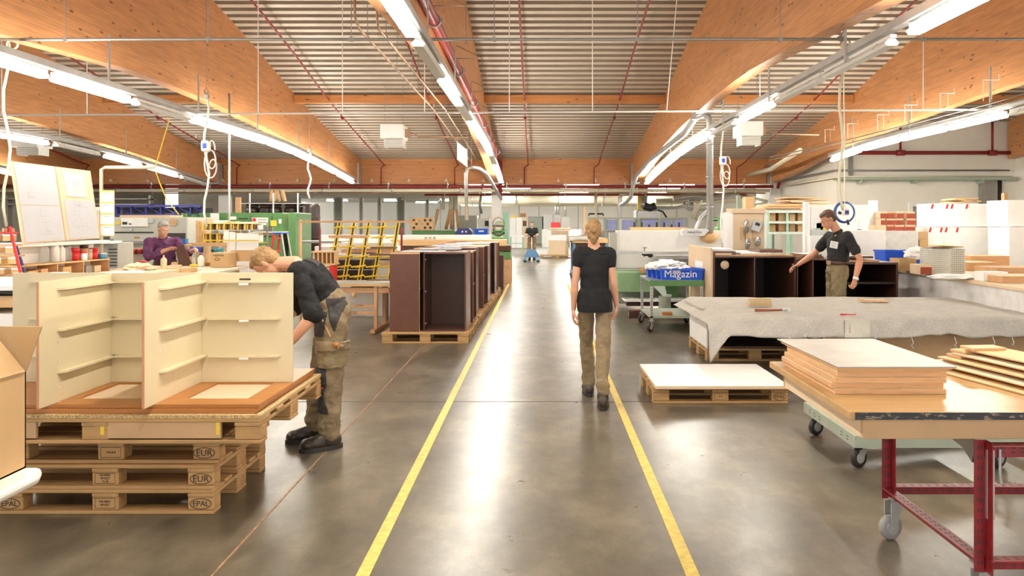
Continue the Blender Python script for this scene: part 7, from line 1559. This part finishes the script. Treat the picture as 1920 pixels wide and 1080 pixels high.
def patch(src, pred, off, name, m, parent, base):
    """a sewn-on panel: the faces of SRC that lie in a region, lifted off it"""
    bm = bmesh.new(); bm.from_mesh(src.data); b = Vector(base)
    bm.faces.ensure_lookup_table()
    dele = [f for f in bm.faces if not pred(f.calc_center_median()+b)]
    bmesh.ops.delete(bm, geom=dele, context='FACES')
    bm.normal_update()
    for v in bm.verts: v.co += v.normal*off
    me = bpy.data.meshes.new(name); bm.to_mesh(me); bm.free(); me.materials.clear(); me.materials.append(m)
    o = bpy.data.objects.new(name, me); COL.objects.link(o); o.parent = parent
    s = o.modifiers.new('s', 'SOLIDIFY'); s.thickness = off; s.offset = -1; return o
def basis(up, side):
    u = Vector(up).normalized(); s = Vector(side); s = (s-u*s.dot(u)).normalized(); f = u.cross(s)
    return Matrix(((s.x, f.x, u.x), (s.y, f.y, u.y), (s.z, f.z, u.z)))      # local X = right side, Y = forward, Z = up
def hand(b, W, d, n, side, curl=0.35, s=1.0, curls=None):
    W = Vector(W); d = Vector(d).normalized(); n = Vector(n); n = (n-d*n.dot(d)).normalized(); t = d.cross(n)*side
    b.ell(W+d*0.05*s, (0.036*s, 0.05*s, 0.016*s), Matrix(((t.x, d.x, n.x), (t.y, d.y, n.y), (t.z, d.z, n.z))))
    for i, (off, L) in enumerate(((0.030, 0.074), (0.010, 0.083), (-0.010, 0.077), (-0.029, 0.060))):
        b.cap(W+t*off*0.6*s+d*0.01*s, 0.014*s, W+t*off*s+d*0.092*s, 0.0105*s, 8)
        p = W+t*off*s+d*0.092*s; a = 0; c = (curls or [curl*1.0, curl*1.1, curl*1.25, curl*1.4])[i]; dd = d+t*off*1.2
        for k, f in enumerate((0.45, 0.30, 0.25)):
            a += c*(1.0, 1.2, 0.8)[k]; q = p+(dd*math.cos(a)+n*math.sin(a)).normalized()*L*f*s; b.cap(p, (0.0098, 0.0088, 0.0080)[k]*s, q, (0.0088, 0.0080, 0.0070)[k]*s, 8); p = q
    p = W+d*0.025*s+t*0.026*s; q = p+(d*0.65+t*0.65+n*0.35).normalized()*0.045*s; b.cap(p, 0.015*s, q, 0.0115*s, 8)
    r = q+(d*0.85+t*0.2+n*0.45).normalized()*0.032*s; b.cap(q, 0.0112*s, r, 0.0098*s, 8); e = r+(d*0.8+t*0.0+n*0.6).normalized()*0.025*s; b.cap(r, 0.0098*s, e, 0.0078*s, 8)
def head(b, c, R, s=1.0):
    c = Vector(c); P = lambda x, y, z: c+R @ (V(x, y, z)*s)
    E = lambda p, r: b.ell(P(*p), [q*s for q in r], R, 16, 12)
    E((0, -0.012, 0.035), (0.074, 0.093, 0.083)); E((0, 0.020, -0.03), (0.058, 0.070, 0.080)); E((0, 0.058, -0.088), (0.026, 0.024, 0.020)); E((0, 0.030, -0.070), (0.045, 0.045, 0.035))
    E((0, 0.074, 0.022), (0.048, 0.016, 0.011)); E((0.035, 0.058, -0.022), (0.022, 0.020, 0.024)); E((-0.035, 0.058, -0.022), (0.022, 0.020, 0.024))
    b.cap(P(0, 0.080, 0.012), 0.0075*s, P(0, 0.104, -0.026), 0.011*s, 8); E((0, 0.094, -0.031), (0.017, 0.013, 0.008))
    E((0, 0.082, -0.056), (0.023, 0.010, 0.0055)); E((0, 0.080, -0.066), (0.020, 0.010, 0.006))
    for q in (-1, 1): E((q*0.077, -0.008, -0.004), (0.008, 0.018, 0.031)); E((q*0.080, -0.014, 0.010), (0.008, 0.012, 0.016))
def head_extras(c, R, s, parent, base, hairm, hair, m_brow, glasses=False):
    c = Vector(c); P = lambda x, y, z: c+R @ (V(x, y, z)*s)
    for q in (-1, 1):
        b = MB(); b.ell(P(q*0.030, 0.0660, 0.002), [0.0115*s]*3, R, 10, 8); e = b.build('eye', m_eye, parent)
        b = MB(); b.ell(P(q*0.030, 0.0755, 0.001), [0.0058*s, 0.003*s, 0.0062*s], R, 8, 6); b.build('iris', m_ink, e)
        b = MB(); b.tube([P(q*0.014, 0.086, 0.022), P(q*0.032, 0.086, 0.028), P(q*0.048, 0.072, 0.022)], [0.003*s, 0.004*s, 0.002*s], 6); b.build('eyebrow', m_brow, parent)
    b = MB(); b.tube([P(-0.018, 0.088, -0.060), P(0, 0.092, -0.061), P(0.018, 0.088, -0.060)], [0.001, 0.0035*s, 0.001], 6); b.build('mouth', mat('lips', (0.45, 0.16, 0.13), 0.5), parent)
    b = MB()
    for p, r in hair: b.ell(P(*p), [q*s for q in r], R, 16, 12)
    fuse('hair', b, hairm, parent, base, 0.006, 2, ((0.02, 0.012), (0.05, 0.01)))
SHORT = [((0, -0.024, 0.046), (0.080, 0.092, 0.082)), ((0, -0.050, 0.005), (0.072, 0.060, 0.070)), ((0, 0.030, 0.085), (0.055, 0.045, 0.032))]
def person(name, label, base, j, o):
    """j: joints in world coordinates; o: clothing options"""
    t = thing('person', label, 'person', base); s = o.get('s', 1.0); vox = o.get('vox', 0.006)
    J = {k: Vector(v) for k, v in j.items() if not k.startswith('hand')}
    up = J['N']-J['P']; RT = basis(up, J['shR']-J['shL']); HR = basis(j['hu'], Vector(j['hf']).cross(Vector(j['hu'])))
    hc = J['head']; nk = hc+HR @ V(0, -0.03, -0.06)*s
    b = MB(); w = o.get('w', 1.0)
    b.ell(J['P'], (0.145*w, 0.10*w, 0.10), RT); b.ell(J['C'], (0.145*w, 0.095*w, 0.16), RT); b.cap(J['P'], 0.11*w, J['C'], 0.11*w)
    b.cap(J['C'], 0.09, J['N'], 0.06); b.cap(J['N'], 0.058*s, nk, 0.052*s); b.cap(J['shL'], 0.035, J['N'], 0.030); b.cap(J['shR'], 0.035, J['N'], 0.030)
    for q, sd in (('L', -1), ('R', 1)):
        hp, kn, an = J['hip'+q], J['kn'+q], J['an'+q]; toe = J['toe'+q]
        b.cap(hp, 0.070*w, kn, 0.040); m = kn.lerp(an, 0.3); b.cap(kn, 0.040, m, 0.044); b.cap(m, 0.044, an, 0.030); b.cap(an, 0.028, an.lerp(toe, 0.7)+V(0, 0, 0.012), 0.016)
        sh, el, wr = J['sh'+q], J['el'+q], J['wr'+q]; a = o.get('arm', 1.0)
        b.cap(sh, 0.052*a, sh.lerp(el, 0.5), 0.046*a); b.cap(sh.lerp(el, 0.5), 0.046*a, el, 0.037*a); b.cap(el, 0.038*a, el.lerp(wr, 0.3), 0.042*a); b.cap(el.lerp(wr, 0.3), 0.042*a, wr, 0.026*a)
        hd, hn, cu = j['hand'+q]; hand(b, wr, hd, hn, (1 if q == 'L' else -1)*o.get('flip', 1), cu, o.get('hs', 1.0))
    head(b, hc, HR, s)
    fuse('body', b, o.get('skin', m_skin), t, base, o.get('bvox', 0.0052), 3)
    head_extras(hc, HR, s, t, base, o['hairm'], o.get('hair', SHORT), o['hairm'])
    # shirt
    b = MB(); e = o.get('ease', 0.012)
    b.ell(J['C'], (0.165*w+e, 0.115*w+e, 0.19), RT, 16, 12); mid = J['P'].lerp(J['C'], 0.45); b.ell(mid, (0.150*w+e, 0.112*w+e, 0.17), RT, 16, 12)
    b.cap(J['P'].lerp(J['C'], 0.2), 0.115*w+e, J['C'], 0.12*w+e); b.cap(J['shL'], 0.058+e, J['shR'], 0.058+e); b.cap(J['C'], 0.10, J['N']-up.normalized()*0.035, 0.062)
    if o.get('hem'): h = Vector(o['hem']); b.ell(h, (0.185*w+e, 0.150*w+e, 0.24), RT, 16, 12)
    for q in 'LR':
        sh, el, wr = J['sh'+q], J['el'+q], J['wr'+q]; f = o.get('sleeve', 0.55)
        if f <= 1: b.cap(sh, 0.060+e, sh.lerp(el, f), 0.052+e)
        else: b.cap(sh, 0.060+e, el, 0.048+e); b.cap(el, 0.048+e, el.lerp(wr, f-1), 0.038+e)
        b.cap(sh, 0.055+e, J['C'], 0.10)
    sh_o = fuse('shirt', b, o['shirtm'], t, base, vox, 5, o.get('sdisp', ((0.12, 0.04), (0.05, 0.010))))
    if o.get('cut'): cut_below(sh_o, o['cut'], base)
    if o.get('collar'):
        b = MB(); nn = (nk-J['N']).normalized(); c0 = J['N']+nn*0.0; a_, b_ = b.frame(nn)
        b._lathe(c0-nn*0.015, [(0.075, 0), (0.068, 0.035), (0.060, 0.037), (0.060, 0.0)], 20, nn); b.build('collar', o['shirtm'], t)
    # trousers
    b = MB(); e = o.get('tease', 0.018)
    b.ell(J['P'], (0.155*w+e, 0.115*w+e, 0.125), RT if o.get('tilt', 0) else basis((0, 0, 1), J['shR']-J['shL']), 16, 12)
    if o.get('bib'): b.ell(J['P'].lerp(J['C'], 0.35), (0.15*w+e, 0.115*w+e, 0.12), RT, 16, 12)
    for q in 'LR':
        hp, kn, an = J['hip'+q], J['kn'+q], J['an'+q]; tw = o.get('tw', 1.0)
        b.cap(hp, (0.088*w+e)*tw, kn, (0.062+e)*tw); b.cap(kn, (0.062+e)*tw, an+V(0, 0, 0.06), (0.052+e)*tw); b.cap(an+V(0, 0, 0.07), (0.060+e)*tw, an+V(0, 0, 0.02), (0.050+e)*tw)
        b.cap(hp, (0.088*w+e)*tw, J['P'], 0.10)
    tr_o = fuse('trousers', b, o['trm'], t, base, vox, 4, o.get('tdisp', ((0.12, 0.045), (0.05, 0.011))))
    for q in 'LR':
        an, toe = J['an'+q], J['toe'+q]; d = (toe-an); d.z = 0; d.normalize(); sd = V(-d.y, d.x, 0); Rf = Matrix(((sd.x, d.x, 0), (sd.y, d.y, 0), (0, 0, 1))); z0 = o.get('fz'+q, 0.0)
        c = V(an.x, an.y, z0)
        b = MB(); b.ell(c-d*0.025+V(0, 0, 0.062), (0.048, 0.060, 0.062), Rf); b.ell(c+d*0.09+V(0, 0, 0.055), (0.052, 0.090, 0.052), Rf); b.ell(c+d*0.155+V(0, 0, 0.050), (0.053, 0.058, 0.046), Rf); b.cap(c+V(0, 0, 0.06), 0.050, c+V(0, 0, 0.115), 0.052); b.cap(c+V(0, 0, 0.085)+d*0.02, 0.045, c+d*0.11+V(0, 0, 0.065), 0.040)
        so = fuse('shoe', b, m_shoe, t, base, 0.006, 3)
        b = MB(); pts = []
        for k in range(28):
            a = 2*PI*k/28; yy = math.sin(a); xx = math.cos(a); wd = 0.054+0.006*yy; pts.append(c+sd*xx*wd+d*(0.062+0.155*yy))
        b.add([p+V(0, 0, 0.001) for p in pts]+[p+V(0, 0, 0.032) for p in pts], [tuple(range(27, -1, -1)), tuple(range(28, 56))]+[(i, (i+1) % 28, 28+(i+1) % 28, 28+i) for i in range(28)]); b.build('sole', m_black, so)
        b = MB()
        for k in range(3): b.tube([c+d*(0.055+0.022*k)+sd*x+V(0, 0, 0.122-0.010*k-abs(x)*0.35) for x in (-0.024, 0, 0.024)], 0.003, 5)
        b.build('lace', m_steeld, so)
    return t, sh_o, tr_o, J, RT
# ---- worker bending over the cabinet
B = (-1.5, 5.42, 0)
t, sh, tr, J, RT = person('person', 'person in black shirt and khaki work trousers bending over the cream cabinet', B, dict(
    P=(-1.465, 5.46, 0.96), C=(-1.60, 5.44, 1.18), N=(-1.735, 5.42, 1.315), head=(-1.92, 5.40, 1.315), hu=(-0.90, -0.05, 0.40), hf=(-0.42, 0.02, -0.90),
    shL=(-1.655, 5.245, 1.265), shR=(-1.73, 5.61, 1.26), elL=(-1.525, 5.17, 0.985), elR=(-1.80, 5.66, 0.98), wrL=(-1.68, 5.13, 0.79), wrR=(-1.93, 5.42, 0.79),
    handL=((-0.75, -0.05, -0.62), (0.3, 0.5, -0.6), 0.35), handR=((-0.6, -0.45, -0.65), (0.2, -0.5, -0.6), 0.35),
    hipL=(-1.455, 5.375, 0.93), hipR=(-1.48, 5.54, 0.93), knL=(-1.475, 5.385, 0.51), knR=(-1.585, 5.56, 0.52), anL=(-1.485, 5.43, 0.10), anR=(-1.645, 5.63, 0.10), toeL=(-1.665, 5.33, 0.035), toeR=(-1.82, 5.55, 0.035)),
    dict(hairm=m_blond, shirtm=m_shirt, trm=m_khaki, sleeve=0.98, bib=True, tilt=1, w=1.0, vox=0.006, tw=1.08, hair=SHORT))
inb = lambda p, a, c: all(a[i] <= p[i] <= c[i] for i in range(3))
patch(tr, lambda p: inb(p, (-1.70, 5.15, 0.27), (-1.475, 5.47, 0.60)) and p.x < -1.48-0.02*math.sin(p.z*20), 0.005, 'knee_pad_panel', m_char, t, B)
patch(tr, lambda p: inb(p, (-1.70, 5.1, 0.82), (-1.465-0.15*(0.98-p.z), 5.46, 0.99)), 0.005, 'thigh_panel', m_char, t, B)
patch(tr, lambda p: p.y < 5.42 and 0.86 < p.z < 1.08 and abs(p.x+1.415) < (p.z-0.84)*0.28, 0.006, 'hip_panel', m_char, t, B)
b = MB(); b.tube([(-1.585, 5.315, 0.455), (-1.54, 5.285, 0.455), (-1.49, 5.275, 0.465)], 0.004, 5); b.build('orange_piping', m_redp, t)
b = MB(); b.tube([(-1.52, 5.278, 0.98), (-1.475, 5.27, 0.90), (-1.44, 5.275, 0.82)], 0.006, 5); b.build('tan_piping', m_card, t)
patch(tr, lambda p: p.y < 5.40 and 0.60 < p.z < 0.765 and -1.52 < p.x < -1.36, 0.020, 'cargo_pocket', m_olive, t, B)
patch(tr, lambda p: p.y < 5.41 and 0.725 < p.z < 0.785 and -1.53 < p.x < -1.35, 0.028, 'pocket_flap', m_khaki, t, B)
b = MB(); b.ell((-1.40, 5.262, 0.765), (0.022, 0.012, 0.018)); b.ell((-1.385, 5.27, 0.745), (0.01, 0.01, 0.014)); b.build('orange_pocket_item', m_orange, t)
patch(sh, lambda p: 5.36 < p.y < 5.43 and (p.x+1.62)*0.81+(p.z-1.2)*0.58 > 0.06 and p.x < -1.55, 0.005, 'shoulder_strap', m_char, t, B)
# ---- woman walking away
B = (0.5, 6.85, 0)
HW = [((0, -0.024, 0.046), (0.079, 0.094, 0.082)), ((0, -0.060, 0.0), (0.066, 0.056, 0.085)), ((0, 0.030, 0.085), (0.055, 0.045, 0.032)), ((0, -0.085, -0.060), (0.030, 0.026, 0.060)), ((0, -0.11, 0.02), (0.035, 0.03, 0.035))]
t, sh, tr, J, RT = person('person', 'blonde person in black T-shirt and khaki trousers walking away along the aisle', B, dict(
    P=(0.505, 6.86, 0.93), C=(0.50, 6.86, 1.20), N=(0.497, 6.86, 1.385), head=(0.492, 6.88, 1.525), hu=(0, 0.06, 1), hf=(0.03, 1, -0.05),
    shL=(0.365, 6.85, 1.335), shR=(0.632, 6.85, 1.335), elL=(0.325, 6.82, 1.07), elR=(0.668, 6.83, 1.07), wrL=(0.312, 6.86, 0.83), wrR=(0.705, 6.92, 0.86),
    handL=((-0.02, 0.12, -1), (1, 0.1, 0), 0.35), handR=((-0.03, 0.25, -1), (-1, 0.1, 0), 0.45),
    hipL=(0.425, 6.86, 0.90), hipR=(0.585, 6.86, 0.90), knL=(0.440, 7.03, 0.50), knR=(0.568, 6.78, 0.48), anL=(0.468, 7.12, 0.10), anR=(0.555, 6.60, 0.14), toeL=(0.462, 7.26, 0.04), toeR=(0.57, 6.74, 0.05)),
    dict(hairm=m_blond, hair=HW, shirtm=m_shirt, trm=m_khaki, sleeve=0.32, w=0.86, ease=0.004, tease=0.006, vox=0.006, arm=0.84, hs=0.92, s=0.96, hem=(0.505, 6.86, 0.88), cut=0.815, tw=0.95, sdisp=((0.12, 0.02), (0.05, 0.008)), tdisp=((0.12, 0.03), (0.05, 0.012))))
# ---- man in the polo shirt
B = (4.05, 10.42, 0)
t, sh, tr, J, RT = person('person', 'person in charcoal polo shirt and olive trousers standing behind the felt-covered bench', B, dict(
    P=(4.08, 10.42, 0.98), C=(4.09, 10.42, 1.27), N=(4.08, 10.42, 1.49), head=(3.955, 10.42, 1.655), hu=(-0.50, 0.0, 0.86), hf=(-0.86, -0.08, -0.50),
    shL=(4.14, 10.21, 1.425), shR=(4.06, 10.63, 1.425), elL=(4.27, 10.13, 1.13), elR=(3.86, 10.72, 1.17), wrL=(4.17, 10.05, 0.87), wrR=(3.64, 10.70, 1.03),
    handL=((-0.3, 0, -0.95), (-0.3, 1, 0), 0.6), handR=((-0.9, 0, -0.4), (0, -0.2, -1), 0.4),
    hipL=(4.08, 10.33, 0.94), hipR=(4.08, 10.51, 0.94), knL=(4.05, 10.32, 0.50), knR=(4.04, 10.52, 0.50), anL=(4.09, 10.32, 0.10), anR=(4.10, 10.53, 0.10), toeL=(3.93, 10.30, 0.035), toeR=(3.94, 10.54, 0.035)),
    dict(hairm=m_brhair, shirtm=m_polo, trm=m_olive, sleeve=0.62, w=1.06, vox=0.007, skin=m_skinr, arm=1.1, s=1.08, collar=True, ease=0.016, cut=1.06))
M = Matrix.Translation((3.985, 10.28, 1.32)) @ Matrix.Rotation(-0.75, 4, 'Z') @ Matrix.Rotation(0.2, 4, 'Y'); b = MB(); b.box(-0.05, 0.05, -0.02, 0.01, -0.045, 0.045, M); q = b.build('name_badge', m_plastic, t)
b = MB()
for k in range(3): b.box(-0.035, 0.03, -0.0215, -0.0203, -0.03+0.022*k, -0.022+0.022*k, M)
b.build('badge_print', m_inkg, q)
b = MB(); b._lathe((4.08, 10.42, 1.055), [(0.165, 0), (0.167, 0.004), (0.167, 0.036), (0.165, 0.04)], 28, (0, 0, 1))
for i in range(len(b.v)): x, y, z = b.v[i]; b.v[i] = (4.08+(x-4.08)*0.84, 10.42+(y-10.42)*1.12, z)
q = b.build('belt', m_brown, t)
b = MB(); b.box(3.93, 3.955, 10.33, 10.42, 1.05, 1.10); b.build('belt_buckle', m_copper, q)
b = MB(); b.cyl((4.185, 10.055, 0.895), (4.175, 10.052, 0.865), 0.038, n=16); b.build('wristwatch', m_plastic, t)
# ---- worker in purple
B = (-6.05, 12.35, 0)
t, sh, tr, J, RT = person('person', 'person in purple sweatshirt holding a dark brown panel behind the assembly bench', B, dict(
    P=(-6.08, 12.42, 0.96), C=(-6.08, 12.38, 1.20), N=(-6.08, 12.34, 1.39), head=(-6.02, 12.24, 1.515), hu=(0.25, -0.2, 0.95), hf=(0.75, -0.55, -0.33),
    shR=(-6.25, 12.25, 1.31), shL=(-5.93, 12.48, 1.31), elR=(-6.18, 12.05, 1.08), elL=(-5.76, 12.42, 1.10), wrR=(-5.80, 11.98, 1.21), wrL=(-5.44, 12.08, 1.20),
    handR=((0.95, -0.15, 0.1), (0.2, -0.6, -0.7), 0.3), handL=((0.5, -0.7, 0.05), (-0.3, -0.5, -0.6), 0.4),
    hipR=(-6.15, 12.38, 0.93), hipL=(-6.0, 12.48, 0.93), knR=(-6.14, 12.36, 0.5), knL=(-6.0, 12.46, 0.5), anR=(-6.15, 12.40, 0.10), anL=(-6.02, 12.50, 0.10), toeR=(-6.05, 12.28, 0.035), toeL=(-5.92, 12.40, 0.035)),
    dict(hairm=m_grhair, shirtm=m_purple, trm=m_brown, sleeve=1.55, w=1.0, vox=0.007, s=1.04, collar=True, ease=0.018, sdisp=((0.12, 0.05), (0.05, 0.03)), skin=m_skin))
quadslab([(XX(337, 11.85), 11.83, 0.952), (XX(361, 11.75), 11.75, 0.952), (XX(347, 11.95), 11.90, ZZ(458, 11.9)), (XX(326, 11.9), 11.93, ZZ(464, 11.9))], (0.1, -1, 0.1), 0.02, 'brown_board', mat('brown_board', (0.11, 0.05, 0.035), 0.6), label='dark brown board held upright by the purple-clad person', cat='board')
# ---- man with the pallet truck
B = (-0.30, 33.65, 0)
t, sh, tr, J, RT = person('person', 'person in black T-shirt and brown trousers pulling the blue pallet truck', B, dict(
    P=(-0.30, 33.70, 0.95), C=(-0.30, 33.70, 1.22), N=(-0.30, 33.70, 1.42), head=(-0.30, 33.66, 1.585), hu=(0, -0.05, 1), hf=(0, -1, -0.1),
    shR=(-0.49, 33.70, 1.37), shL=(-0.11, 33.70, 1.37), elR=(-0.56, 33.64, 1.12), elL=(-0.04, 33.64, 1.12), wrR=(-0.46, 33.46, 1.08), wrL=(-0.14, 33.46, 1.08),
    handR=((0.3, -0.6, 0.0), (0.5, 0, -1), 0.7), handL=((-0.3, -0.6, 0), (-0.5, 0, -1), 0.7),
    hipR=(-0.39, 33.70, 0.92), hipL=(-0.21, 33.70, 0.92), knR=(-0.41, 33.68, 0.5), knL=(-0.19, 33.66, 0.5), anR=(-0.40, 33.74, 0.10), anL=(-0.20, 33.70, 0.10), toeR=(-0.42, 33.60, 0.035), toeL=(-0.18, 33.56, 0.035)),
    dict(hairm=m_brhair, shirtm=m_shirt, trm=mat('brown_trousers', (0.20, 0.12, 0.055), 0.8, kind='cloth'), sleeve=0.6, w=1.05, vox=0.011, bvox=0.009, skin=m_skin))
